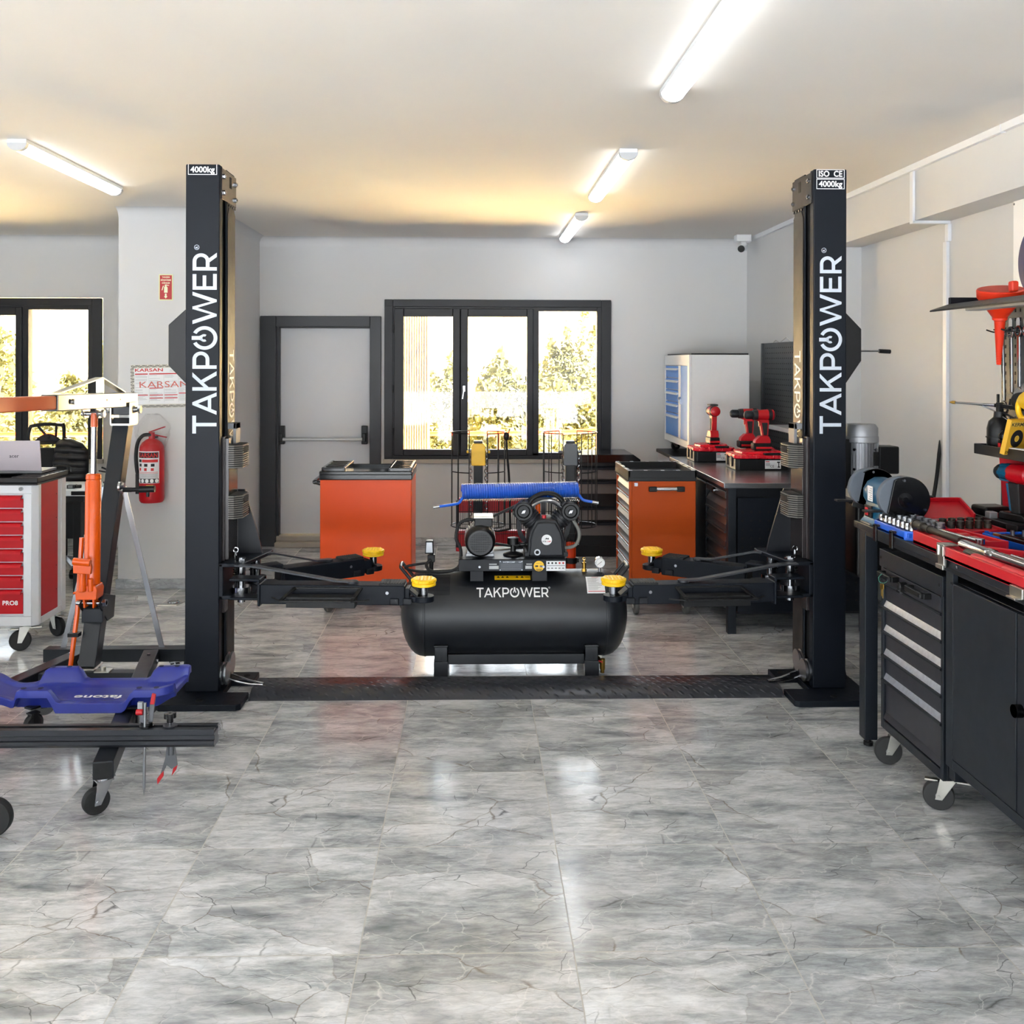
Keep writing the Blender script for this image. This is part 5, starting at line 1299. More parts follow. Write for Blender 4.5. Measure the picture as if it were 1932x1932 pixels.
# two strut spring compressors with wire cages
def chain(g, x, y, z0, z1, m=0):
    k = 0; z = z0
    while z < z1:
        r = 0.010; h = 0.017
        ax = (1, 0, 0) if k % 2 else (0, 1, 0)
        pts = []
        for i in range(12):
            a = 2 * pi * i / 12
            q = (r * cos(a), h * sin(a))
            pts.append((x + (q[0] if ax[1] else 0), y + (0 if ax[1] else q[0]), z + q[1]))
        g.tube(pts, 0.0028, 5, True, m); z += 0.0255; k += 1
def strut(x, y, label, head, lever, jack):
    t = thing('spring_compressor', label, 'spring compressor', (x, y, 0), 'strut spring compressors with wire cages')
    G().box(x - 0.033, y - 0.033, 0.03, x + 0.033, y + 0.033, 1.0).build('post', M_black, t, bevel=0.004)
    G().prism([(-0.05, 0.90), (0.05, 0.90), (0.05, 1.035), (0.037, 1.058), (-0.037, 1.058), (-0.05, 1.035)], (x, y - 0.05, 0), (1, 0, 0), (0, 0, 1), (0, 0.1, 0)).box(x - 0.085, y - 0.01, 0.985, x + 0.085, y + 0.01, 1.005).build('head', head, t, bevel=0.005)
    G().box(x - 0.032, y - 0.035, 1.055, x + 0.032, y + 0.035, 1.075).build('end_cap', M_black, t, bevel=0.003)
    for s in (-1, 1):
        g = G(); chain(g, x + s * 0.055, y - 0.03, 0.35, 1.02); g.build('chain', M_chrome, t)
    for s in (-1, 1):
        g = G(); c = x + s * 0.02
        arc = [(c + s * 0.175 * cos(radians(a)), y + 0.16 * sin(radians(a))) for a in range(-75, 76, 15)]
        for z in (1.135, 0.47): g.tube([(a, b, z) for a, b in arc], 0.004, 6)
        g.tube([(a, b, 0.86) for a, b in arc[:5]], 0.004, 6)
        for i in (0, 2, 4, 6, 8, 10): g.cyl((arc[i][0], arc[i][1], 0.47), (arc[i][0], arc[i][1], 1.135), 0.0035, n=6)
        g.build('wire_cage', M_black, t)
    g = G().box(x - 0.20, y - 0.20, 0.0, x - 0.15, y + 0.25, 0.05).box(x + 0.15, y - 0.20, 0.0, x + 0.20, y + 0.25, 0.05).box(x - 0.2, y - 0.03, 0.0, x + 0.2, y + 0.03, 0.06)
    g.build('base', M_black, t, bevel=0.004)
    if lever:
        G().box(x - 0.14, y + 0.05, 0.55, x + 0.34, y + 0.09, 0.655).build('upper_jaw', M_red, t, bevel=0.005)
        G().box(x - 0.16, y + 0.05, 0.27, x + 0.34, y + 0.10, 0.42).build('lower_jaw', M_red, t, bevel=0.005)
        lv = G().tube([(x + 0.20, y - 0.05, 1.10), (x + 0.205, y - 0.05, 0.98), (x + 0.22, y - 0.05, 0.80), (x + 0.23, y - 0.05, 0.45)], 0.008, 8).tube([(x + 0.23, y - 0.05, 0.45), (x + 0.15, y - 0.02, 0.43), (x + 0.03, y - 0.0, 0.43)], 0.008, 8).build('lever', M_black, t)
        g = G().sphere((x + 0.20, y - 0.05, 1.11), 0.028, 12, 0, (0.8, 0.8, 1.1)).cyl((x + 0.21, y - 0.05, 1.12), (x + 0.225, y - 0.05, 1.165), 0.004, n=6)
        g.build('knob', M_black, lv)
    if jack:
        j = G().cyl((x + 0.0, y - 0.09, 0.05), (x + 0.0, y - 0.09, 0.36), 0.034, n=24).build('jack', M_orange, t)
        G().cyl((x, y - 0.09, 0.215), (x, y - 0.09, 0.255), 0.042, n=24).box(x + 0.03, y - 0.1, 0.22, x + 0.055, y - 0.08, 0.25).build('clamp', M_black, j)
strut(0.037, 7.0, 'spring compressor stand with yellow head and wire cages, behind the compressor', M_yel2, True, False)
strut(0.697, 7.0, 'spring compressor stand with dark grey head and wire cages, nearer the black tool cabinet', M_grey if False else mat('head_grey', (70, 74, 80), 0.35, 0, 0.05, 20), False, True)

# security camera
t = thing('security_camera', 'small white dome arm security camera high in the right back corner', 'camera', (2.33, 8.4, CZ))
G().box(2.27, 8.36, 2.685, 2.40, 8.46, CZ).build('junction_box', M_whitep, t, bevel=0.005)
G().cyl((2.335, 8.40, 2.655), (2.335, 8.40, 2.69), 0.022).sphere((2.335, 8.40, 2.65), 0.02).build('ball_joint', M_whitep, t)
b = G().cyl((2.36, 8.45, 2.648), (2.295, 8.31, 2.615), 0.034, n=24).box(2.30, 8.33, 2.64, 2.345, 8.42, 2.675).build('body', M_whitep, t, bevel=0.004)
G().cyl((2.2952, 8.3104, 2.6151), (2.2935, 8.307, 2.6143), 0.03, n=24).build('lens', M_blackg, b)

# fire point on the column
t = thing('fire_sign', 'small red fire extinguisher sign with arrow, high on the column', 'sign', (-2.22, 7.1, 2.175))
sg = G().box(-2.27, 7.096, 2.08, -2.17, 7.099, 2.268).build('backing', mat('luminous_edge', (214, 222, 170), 0.5, 0, 0.02, 20), t)
G().box(-2.263, 7.095, 2.087, -2.177, 7.0965, 2.261).build('red_field', M_red, t)
g = G(); yy = 7.0945
for i, s in enumerate(('YANGIN', 'SÖNDÜRME', 'CİHAZI')):
    g.text(s, (-2.22, yy, 2.242 - i * 0.021), (1, 0, 0), (0, 0, 1), 0.011, fat=0.03, width=0.056 if i != 1 else 0.074)
P0 = (-2.22, yy, 2.087)
def S(poly): g.prism(poly, P0, (1, 0, 0), (0, 0, 1), (0, -0.0003, 0))
S([(-0.012, 0.048), (0.013, 0.048), (0.013, 0.085), (0.006, 0.096), (-0.006, 0.096), (-0.012, 0.088)])
S([(-0.006, 0.096), (0.004, 0.096), (0.004, 0.104), (-0.006, 0.104)]); S([(-0.012, 0.102), (0.022, 0.098), (0.024, 0.102), (0.0, 0.108)])
S([(-0.03, 0.066), (-0.024, 0.066), (-0.014, 0.098), (-0.020, 0.099)])
S([(-0.006, 0.022), (0.006, 0.022), (0.006, 0.042), (-0.006, 0.042)]); S([(-0.013, 0.022), (0.0, 0.006), (0.013, 0.022)])
g.build('print', mat('luminous_print', (226, 230, 196), 0.5, 0, 0.02, 20), t)

t = thing('framed_chart', 'white sheet of red headed tables in ornate border, above the fire extinguisher', 'wall chart', (-2.25, 7.1, 1.46))
g = G(); ch = rot_about((-2.25, 7.09, 1.46), -1.2, 'Y')
G(ch).box(-2.468, 7.094, 1.305, -2.03, 7.0985, 1.618).build('border', mat('cream_border', (206, 202, 190), 0.5, 0, 0.05, 30), t)
g = G(ch); x0, x1, z0, z1 = -2.468, -2.03, 1.305, 1.618
def scroll(x, z, k): g.ring((x, 7.0935, z), (0, -1, 0), 0.0085, 0.006, 0.0006, 12).ring((x + 0.010, 7.0935, z + 0.004 * k), (0, -1, 0), 0.005, 0.003, 0.0006, 10).bar((x - 0.012, 7.0933, z - 0.006 * k), (x + 0.012, 7.0933, z + 0.008 * k), 0.002, 0.0006, (0, 1, 0))
for i in range(18):
    for z in (z0 + 0.012, z1 - 0.012): scroll(x0 + 0.015 + i * 0.024, z, 1 if i % 2 else -1)
for i in range(12):
    for x in (x0 + 0.010, x1 - 0.018): scroll(x, z0 + 0.03 + i * 0.0228, 1 if i % 2 else -1)
g.build('scrollwork', M_ink, t)
G(ch).box(-2.442, 7.092, 1.332, -2.054, 7.094, 1.592).build('sheet', M_paper, t)
g = G(ch); yy = 7.0915
g.text('KARSAN', (-2.436, yy, 1.568), (1, 0, 0), (0, 0, 1), 0.022, 0, 'L', 0.02, 0.20)
g.text('KARSAN', (-2.405, yy - 0.0003, 1.452), (1, 0, 0), (0, 0, 1), 0.044, 2, 'L', 0.0, 0.35)
for i, s in enumerate(('1000', 'OZEL OTOMOTIV', 'OTOMOTIV SAN.')): g.text(s, (-2.16, yy, 1.582 - i * 0.009), (1, 0, 0), (0, 0, 1), 0.005, 1)
cols = ((-2.436, -2.345), (-2.335, -2.238), (-2.228, -2.135), (-2.125, -2.06))
for a, b in ((-2.436, -2.345), (-2.335, -2.135)): g.box(a, yy - 0.0002, 1.546, b, yy, 1.554, 0)
random.seed(5)
for ci, (a, b) in enumerate(cols):
    for r in range(26):
        z = 1.538 - r * 0.0072
        if 0.3 < random.random(): g.box(a + 0.002, yy - 0.0001, z, a + 0.002 + (b - a - 0.004) * random.uniform(0.5, 1), yy, z + 0.0014, 1)
    for z in ((1.395,), (1.445, 1.394, 1.372), (1.394, 1.372), (1.405,))[ci]: g.box(a, yy - 0.0002, z, b, yy, z + 0.006, 0)
    g.box(a - 0.003, yy - 0.0001, 1.345, a - 0.0022, yy, 1.545, 1)
g.build('print', [M_redink, M_grey, mat('faded_red_ink', (206, 106, 96), 0.6, 0, 0.1, 30)], t)

t = thing('fire_extinguisher', 'red fire extinguisher with white label and clear bag, hung on the column', 'fire extinguisher', (-2.288, 7.0, 0.64))
ex, ey = -2.288, 7.005
G().lathe((ex, ey, 0.638), (0, 0, 1), [(0.06, 0.006), (0.075, 0.0), (0.083, 0.012), (0.086, 0.03), (0.086, 0.36), (0.082, 0.395), (0.066, 0.425), (0.04, 0.445), (0.022, 0.452), (0.022, 0.47)], 40).build('cylinder', M_red, t)
def bend(x, z, r=0.0868): a = x / r; return (ex + r * sin(a), ey - r * cos(a), z)
g = G()
for i in range(12):
    a, b = -0.092 + 0.172 * i / 12, -0.092 + 0.172 * (i + 1) / 12
    g.quad(bend(a, 0.78), bend(b, 0.78), bend(b, 1.005), bend(a, 1.005))
lb = g.build('label', M_paper, t)
g = G(); bb = lambda r: (lambda x, z: bend(x, z, r))
def lbox(a, b, z0, z1, m, r=0.0882):
    n = 12
    for i in range(n):
        p, q = a + (b - a) * i / n, a + (b - a) * (i + 1) / n
        g.quad(bend(p, z0, r), bend(q, z0, r), bend(q, z1, r), bend(p, z1, r), m)
lbox(-0.086, 0.074, 0.958, 0.998, 0)
g.text('KARSAN', (0, 0, 0), (1, 0, 0), (0, 0, 1), 0.030, 1, 'C', 0.02, 0.145, warp=lambda a, b: bend(a - 0.005, 0.963 + b, 0.0893))
lbox(-0.084, -0.05, 0.928, 0.948, 0); lbox(-0.045, 0.07, 0.928, 0.948, 1)
for i in range(3):
    lbox(-0.075 + i * 0.048, -0.05 + i * 0.048, 0.898, 0.918, 0); lbox(-0.075 + i * 0.048, -0.055 + i * 0.048, 0.868, 0.888, 1)
for i in range(7): lbox(-0.085, 0.07, 0.815 + i * 0.007, 0.8175 + i * 0.007, 2 if i < 5 else 1)
lbox(-0.088, 0.076, 0.783, 0.812, 0)
for i in range(5):
    c = -0.074 + i * 0.034
    pts = [bend(c + 0.013 * cos(2 * pi * k / 14), 0.7975 + 0.013 * sin(2 * pi * k / 14), 0.0890) for k in range(14)]
    g.add(pts, [tuple(range(14))], 3)
g.build('print', [M_ink, M_redink, M_grey, M_white], lb)
g = G()
for i in range(4): g.quad(bend(-0.012 + 0.012 * i, 0.745), bend(0.0 + 0.012 * i, 0.745), bend(0.0 + 0.012 * i, 0.768), bend(-0.012 + 0.012 * i, 0.768))
g.build('date_sticker', M_yel2, t)
g = G().cyl((ex, ey, 1.10), (ex, ey, 1.135), 0.02).bar((ex - 0.02, ey, 1.135), (ex + 0.10, ey - 0.02, 1.175), 0.018, 0.008).bar((ex - 0.02, ey, 1.125), (ex + 0.11, ey - 0.02, 1.10), 0.018, 0.008)
g.build('valve_lever', M_red, t, bevel=0.002)
G().tube([(ex, ey - 0.01, 1.115), (ex - 0.05, ey - 0.02, 1.115), (ex - 0.09, ey - 0.02, 1.07), (ex - 0.105, ey - 0.02, 0.98), (ex - 0.10, ey - 0.02, 0.88), (ex - 0.09, ey - 0.02, 0.83)], 0.013, 10).cyl((ex - 0.09, ey - 0.02, 0.70), (ex - 0.09, ey - 0.02, 0.84), 0.018).build('hose', M_rubber, t)
g = G().bar((ex - 0.02, ey - 0.06, 1.03), (ex + 0.018, ey - 0.06, 1.03), 0.028, 0.003, (0, 1, 0.6)); g.build('seal_tag', M_yel2, t)
G().box(ex - 0.04, 7.06, 0.95, ex + 0.04, 7.1, 1.0).box(ex - 0.015, 7.02, 1.09, ex + 0.015, 7.1, 1.10).build('wall_bracket', M_black, t)
random.seed(11); g = G(); n = 26; rows = [(0.088, 1.02), (0.096, 1.07), (0.115, 1.12), (0.12, 1.16), (0.10, 1.20), (0.075, 1.235), (0.05, 1.26), (0.02, 1.265)]
vs = []
for r, z in rows:
    sh = random.uniform(-0.012, 0.012) if z > 1.1 else 0
    for k in range(n):
        a = 2 * pi * k / n; q = r * (1 + random.uniform(-0.13, 0.13) * (1 if z > 1.05 else 0.2))
        vs.append((ex + 0.004 + sh + q * cos(a), min(ey + q * 0.75 * sin(a), 7.09), z + random.uniform(-0.008, 0.008)))
fs = [(i * n + k, i * n + (k + 1) % n, (i + 1) * n + (k + 1) % n, (i + 1) * n + k) for i in range(len(rows) - 1) for k in range(n)]
g.add(vs, fs); g.build('plastic_bag', M_film, t, smooth=60)

# ------------------------------------------------------------------ what shows through the windows
M_fac = plaster('sunlit_facade', (232, 226, 214))
M_leaf = mat('pale_leaf', (66, 66, 40), 0.7, 0, 0.35, 2.5, spec=0.1)
nt = M_leaf.node_tree; pb = nt.nodes['Principled BSDF']; tl = nt.nodes.new('ShaderNodeBsdfTranslucent'); mx = nt.nodes.new('ShaderNodeMixShader')
tl.inputs['Color'].default_value = rgb(96, 96, 52); nt.links.new(pb.outputs[0], mx.inputs[1]); nt.links.new(tl.outputs[0], mx.inputs[2]); nt.links.new(mx.outputs[0], nt.nodes['Material Output'].inputs['Surface'])
M_bark = mat('bark', (86, 78, 66), 0.8, 0, 0.2, 20)
struct(G().box(-30, 8.95, -0.6, 30, 60, -0.5).build('ground_outside', mat('yellow_sandy_paving', (240, 212, 150), 0.8, 0, 0.1, 1)))
struct(G().box(-20, -40, -0.2, 20, -3.2, -0.1).build('ground_front', mat('pale_grey_concrete', (132, 137, 144), 0.8, 0, 0.1, 1)))
b = thing('building', 'pale building across the yard, seen through both windows', 'building', (-2, 24, -0.5))
G().box(-24, 24, -0.5, 14, 32, 4.3).build('wall', M_fac, b)
M_win = mat('facade_glass', (120, 124, 130), 0.25, 0, 0.2, 0.8)
for x in [-13.6 + i * 1.0 for i in range(6)] + [-2.1 + i * 1.02 for i in range(6)]:
    for z, h_ in ((0.35, 1.0), (2.42, 1.2)):
        f = G().box(x - 0.27, 23.93, z - 0.06, x + 0.27, 24.0, z + h_ + 0.05).build('window', M_whitep, b)
        G().box(x - 0.22, 23.92, z, x + 0.22, 23.94, z + h_).build('pane', M_win, f)
def tree(x, y, zc_, rx, rz, n, label, seed, top=()):
    t = thing('leafy_shrub', label, 'shrub', (x, y, -0.5), 'shrubs beyond the windows')
    random.seed(seed)
    g = G().tube([(x, y, -0.5), (x + 0.05, y, 0.4), (x - 0.05, y, zc_)], [0.07, 0.05, 0.02], 7)
    for k in range(6):
        a = random.uniform(0, 6.28); g.tube([(x, y, random.uniform(0, zc_ * 0.6)), (x + rx * 0.5 * cos(a), y + 0.3 * sin(a), zc_ * 0.8), (x + rx * 0.8 * cos(a), y + 0.5 * sin(a), zc_ + rz * random.uniform(0, 0.6))], [0.03, 0.02, 0.006], 5)
    g.build('branches', M_bark, t)
    g = G()
    for k in range(n):
        if top and k % 6 == 0:
            tx, tz = random.choice(top); f = random.random() ** 0.7
            q = Vector((x + (tx - x) * f + random.gauss(0, 0.07) * (1.3 - f), y + random.gauss(0, 0.15), zc_ + (tz - zc_) * f + random.gauss(0, 0.05)))
        else:
            d = Vector((random.gauss(0, 1), random.gauss(0, 1), random.gauss(0, 1))).normalized() * random.random() ** 0.4
            q = Vector((x + d.x * rx, y + d.y * 0.8, zc_ + d.z * rz))
            q.z += 0.18 * sin(q.x * 6) * (1 if d.z > 0 else 0)
        u = Vector((random.gauss(0, 1), random.gauss(0, 1), random.gauss(0, 1))).normalized(); v = u.orthogonal().normalized()
        s = random.uniform(0.035, 0.075)
        g.add([q - u * s, q + v * s * 0.5, q + u * s, q - v * s * 0.5], [(0, 1, 2, 3)])
    g.build('foliage', M_leaf, t)
tree(0.60, 13.0, 0.66, 0.80, 0.95, 5200, 'leafy shrub behind the middle pane of the back window', 1, ((0.35, 1.75), (0.85, 1.6), (0.1, 1.35)))
tree(1.62, 15.3, 0.75, 0.85, 1.1, 5600, 'tall leafy shrub behind the clear pane of the back window', 2, ((1.45, 2.2), (1.75, 2.75), (2.0, 2.4), (1.2, 2.0)))
tree(-0.48, 15.3, 0.55, 0.55, 0.95, 3200, 'leafy shrub beside the ribbed wall outside the back window', 3, ((-0.35, 1.7), (-0.1, 1.5)))
tree(-6.6, 13.0, 1.0, 0.75, 1.2, 5200, 'tall leafy shrub outside the side window, at the photo edge', 4, ((-6.5, 2.4), (-6.3, 2.0)))
tree(-6.1, 15.3, 0.35, 0.9, 0.85, 4200, 'low leafy shrub outside the side window', 5, ((-5.7, 1.9), (-6.3, 1.4)))
t = thing('guard_rail', 'orange tube guard rail across the yard behind the windows', 'railing', (0, 11.5, -0.5))
g = G().tube([(-7, 11.5, 0.78), (0.4, 11.5, 0.80), (1.55, 11.5, 0.86), (1.58, 11.5, 0.80), (1.58, 11.5, -0.5)], 0.028, 8)
g.build('rail', M_orange, t)
for x in (-6, -3.5, -1.2, 0.3): G().cyl((x, 11.5, -0.5), (x, 11.5, 0.79), 0.022, n=8).build('post', M_orange, t)
g = G().box(-0.76, 9.5, -0.5, -0.43, 9.62, 4.0)
for k in range(14): g.cyl((-0.755 + k * 0.024, 9.5, -0.5), (-0.755 + k * 0.024, 9.5, 4.0), 0.009, n=8)
o = g.build('cladding_panel', mat('ribbed_cladding', (150, 132, 112), 0.5, 0, 0.15, 8), None, (-0.6, 9.5, -0.5)); tag(o, 'vertical ribbed cladding panel just outside the back window', 'cladding')
# ------------------------------------------------------------------ left side: crane, creeper, rail, trolley, desk, chair
M_crane = mat('crane_dark_paint', (20, 24, 30), 0.34, 0, 0.05, 24, 0.0, 600, spec=0.35)
M_boomor = mat('orange_boom_paint', (206, 92, 44), 0.34, 0, 0.08, 14)

# engine crane: legs and boom run towards the camera
t = thing('engine_crane', 'dark engine crane with orange ram and galvanised boom, beside the left lift column', 'engine crane', (-1.81, 4.8, 0))
g = G().box(-2.145, 4.92, 0.135, -1.44, 4.99, 0.2).build('rear_beam', M_crane, t, bevel=0.004)
G().box(-2.03, 4.56, 0.135, -1.56, 4.62, 0.195).build('front_beam', M_crane, t, bevel=0.004)
def leg(p, q, nm):
    p, q = Vector(p), Vector(q); d = (q - p).normalized()
    l = G().bar(p, q, 0.072, 0.066).build('leg', M_crane, t, bevel=0.004)
    G().bar(q, q + d * 0.001, 0.062, 0.056).build('open_end', M_slot, l)
    g = G(); sd = d.cross(Vector((0, 0, 1)))
    g.cyl(p + d * 0.1 + sd * 0.045, p + d * 0.1 - sd * 0.045, 0.012, n=6).cyl(p + d * 0.1 + Vector((0, 0, 0.03)), p + d * 0.1 + Vector((0, 0, 0.042)), 0.009, n=6)
    g.build('bolt', M_chrome, l)
    return d
zl = 0.168
dR = leg((-1.605, 4.91, zl), (-1.328, 3.54, zl), 'r')
dL = leg((-1.945, 4.93, zl), (-2.36, 3.40, zl), 'l')
caster(t, -1.342, 3.585, 0.136, 0.0485, 0.030, 40, M_rubber, M_chrome, 0.028, 5)
caster(t, -2.35, 3.46, 0.136, 0.0485, 0.030, 40, M_rubber, M_chrome, 0.028, 5)
for x in (-2.08, -1.50): caster(t, x, 4.955, 0.136, 0.0485, 0.030, 110, M_rubber, M_chrome, 0.028, 5)
# mast leaning back
m0, m1 = Vector((-1.815, 4.66, 0.19)), Vector((-1.80, 5.07, 1.34))
G().bar(m0, m1, 0.082, 0.075, (0, 1, -0.3)).build('mast', M_crane, t, bevel=0.005)
g = G().box(-1.86, 4.60, 0.19, -1.77, 4.72, 0.2)
for x in (-1.91, -1.72): g.box(x - 0.035, 4.56, 0.195, x + 0.035, 4.62, 0.201).cyl((x, 4.59, 0.2), (x, 4.59, 0.215), 0.011, n=6)
g.build('foot_plate', M_zinc, t, bevel=0.002)
g = G()
for x in (-1.849, -1.751): g.box(x - 0.004, 5.02, 1.315, x + 0.004, 5.13, 1.43)
g.box(-1.85, 5.02, 1.31, -1.75, 5.13, 1.322)
g.build('mast_head', M_zinc, t, bevel=0.002)
G().box(-1.842, 5.03, 1.365, -1.758, 5.12, 1.41).build('head_block', M_crane, t, bevel=0.004)
g = G().cyl((-1.87, 5.10, 1.39), (-1.725, 5.10, 1.39), 0.014).cyl((-1.735, 5.10, 1.39), (-1.722, 5.10, 1.39), 0.022, n=6).cyl((-1.875, 5.04, 1.39), (-1.86, 5.04, 1.39), 0.014, n=6)
g.build('pivot_bolt', M_chrome, t)
# boom
b0, b1 = Vector((-1.80, 5.175, 1.439)), Vector((-1.80, 4.187, 1.462))
bm = bpy.data.objects.new('boom', None); COL.objects.link(bm); bm.parent = t; bm.location = b0 - t.location
G().bar(b0, b1, 0.074, 0.072).build('outer_tube', M_zinc, bm, bevel=0.005)
g = G()
for k, r in ((0.12, 0.011), (0.155, 0.012), (0.56, 0.006), (0.74, 0.005)):
    p = b1 + (b0 - b1) * k; g.cyl(p + Vector((0.037, 0, 0.004)), p + Vector((0.0376, 0, 0.004)), r, n=14)
g.build('pin_hole', M_slot, bm)
p = b1 + (b0 - b1) * 0.155; G().cyl(p + Vector((0.037, 0, 0.003)), p + Vector((0.048, 0, 0.003)), 0.012, n=12).build('pin', M_chrome, bm)
G().bar(b1 + Vector((0, 0.05, 0)), (-1.80, 3.05, 1.487), 0.060, 0.058).build('extension', M_boomor, bm, bevel=0.006)
G().bar(b1 + Vector((0, 0.004, 0)), b1 + Vector((0, -0.003, 0)), 0.068, 0.066).build('mouth', M_crane, bm)
g = G().bar((-1.80, 4.25, 1.502), (-1.80, 4.74, 1.560), 0.04, 0.006).bar((-1.80, 4.74, 1.560), (-1.80, 5.04, 1.482), 0.04, 0.006).bar((-1.80, 4.75, 1.485), (-1.80, 4.75, 1.558), 0.035, 0.012, (0, 1, 0)).bar((-1.80, 4.19, 1.502), (-1.80, 4.30, 1.503), 0.04, 0.005)
g.build('truss_strap', M_zinc, bm, bevel=0.001)
g = G()
for x in (-1.832, -1.768): g.prism([(4.60, 1.43), (4.72, 1.43), (4.69, 1.37), (4.64, 1.37)], (x - 0.003, 0, 0), (0, 1, 0), (0, 0, 1), (0.006, 0, 0))
g.build('ram_lug', M_zinc, bm, bevel=0.002)
G().cyl((-1.85, 4.655, 1.392), (-1.745, 4.655, 1.392), 0.011).cyl((-1.755, 4.655, 1.392), (-1.742, 4.655, 1.392), 0.02, n=6).build('ram_pin', M_chrome, bm)
# ram
rm = bpy.data.objects.new('hydraulic_ram', None); COL.objects.link(rm); rm.parent = t; rm.location = Vector((-1.79, 4.62, 0.5)) - t.location
a = Vector((-1.79, 4.63, 0.56)); b = Vector((-1.79, 4.655, 1.39))
d = (b - a).normalized()
G().lathe(a, d, [(0.036, 0.0), (0.036, 0.51), (0.033, 0.515), (0.033, 0.522), (0.036, 0.526), (0.034, 0.545), (0.026, 0.55), (0.02, 0.55)], 36).build('barrel', M_orange2, rm)
G().cyl(a + d * 0.54, a + d * 0.81, 0.0135, n=20).build('piston_rod', M_chrome, rm)
G().cyl(a + d * 0.77, a + d * 0.835, 0.016, n=20).build('rod_end', M_boomor, rm)
g = G().prism([(-0.055, -0.015), (0.04, -0.015), (0.044, 0.03), (0.036, 0.05), (-0.03, 0.05), (-0.058, 0.02)], (-1.79, 4.575, 0.545), (1, 0, 0), (0, 0, 1), (0, 0.09, 0))
g.prism([(-0.034, 0.0), (-0.022, 0.0), (-0.02, -0.05), (-0.03, -0.05)], (-1.79, 4.60, 0.535), (1, 0, 0), (0, 0, 1), (0, 0.05, 0)).prism([(0.012, 0.0), (0.024, 0.0), (0.022, -0.05), (0.012, -0.05)], (-1.79, 4.60, 0.535), (1, 0, 0), (0, 0, 1), (0, 0.05, 0))
g.cyl((-1.812, 4.57, 0.57), (-1.812, 4.57, 0.66), 0.017).cyl((-1.775, 4.575, 0.57), (-1.775, 4.575, 0.63), 0.012).cyl((-1.858, 4.58, 0.56), (-1.84, 4.58, 0.565), 0.006)
g.build('pump_base', M_orange2, rm, bevel=0.004)
G().cyl((-1.812, 4.57, 0.65), (-1.812, 4.57, 0.672), 0.012).build('pump_rod', M_chrome, rm)
G().cyl((-1.845, 4.55, 0.716), (-1.765, 4.55, 0.708), 0.017, n=20).prism([(-0.05, -0.045), (0.03, -0.05), (0.034, -0.02), (0.03, 0.0), (-0.05, 0.006)], (-1.795, 4.545, 0.705), (1, 0, 0), (0, 0, 1), (0, 0.02, 0)).build('handle_socket', M_orange2, rm, bevel=0.003)
g = G()
for x in (-1.835, -1.745): g.prism([(4.59, 0.50), (4.66, 0.54), (4.80, 0.50), (4.78, 0.40), (4.70, 0.40)], (x - 0.004, 0, 0), (0, 1, 0), (0, 0, 1), (0.008, 0, 0))
g.box(-1.84, 4.63, 0.41, -1.74, 4.66, 0.475)
g.build('ram_bracket', M_crane, t, bevel=0.003)
G().cyl((-1.86, 4.625, 0.505), (-1.72, 4.625, 0.505), 0.010).cyl((-1.735, 4.625, 0.505), (-1.72, 4.625, 0.505), 0.018, n=6).build('ram_bolt', M_chrome, t)
# braces, handles
for x0, x1 in ((-1.755, -1.565), (-1.858, -2.06)):
    G().bar((x0, 4.94, 1.01), (x1, 4.955, 0.19), 0.026, 0.006, (0, 1, 0)).build('brace', M_steel, t, bevel=0.001)
g = G().cyl((-1.75, 4.90, 1.0), (-1.70, 4.90, 1.0), 0.012).build('handle', M_black, t)
G().cyl((-1.71, 4.90, 1.0), (-1.65, 4.90, 1.002), 0.011).cyl((-1.66, 4.90, 1.002), (-1.585, 4.90, 1.004), 0.0165).cyl((-1.62, 4.90, 0.988), (-1.62, 4.90, 0.965), 0.008).build('grip', M_black, g)
G().ring((-1.76, 4.90, 1.015), (1, 0, 0), 0.03, 0.012, 0.01).cyl((-1.755, 4.90, 1.02), (-1.735, 4.90, 1.02), 0.016, n=6).cyl((-1.75, 4.88, 0.995), (-1.735, 4.88, 0.995), 0.012, n=6).build('pivot_bolt', M_chrome, t)
G().tube([(-1.862, 4.69, 0.80), (-1.87, 4.66, 0.45), (-1.885, 4.62, 0.21)], 0.011, 10).build('pump_handle', M_orange2, t)
G().box(-1.90, 4.62, 0.345, -1.85, 4.66, 0.362).build('handle_clip', M_black, t)
M_txt = M_white
g = G()

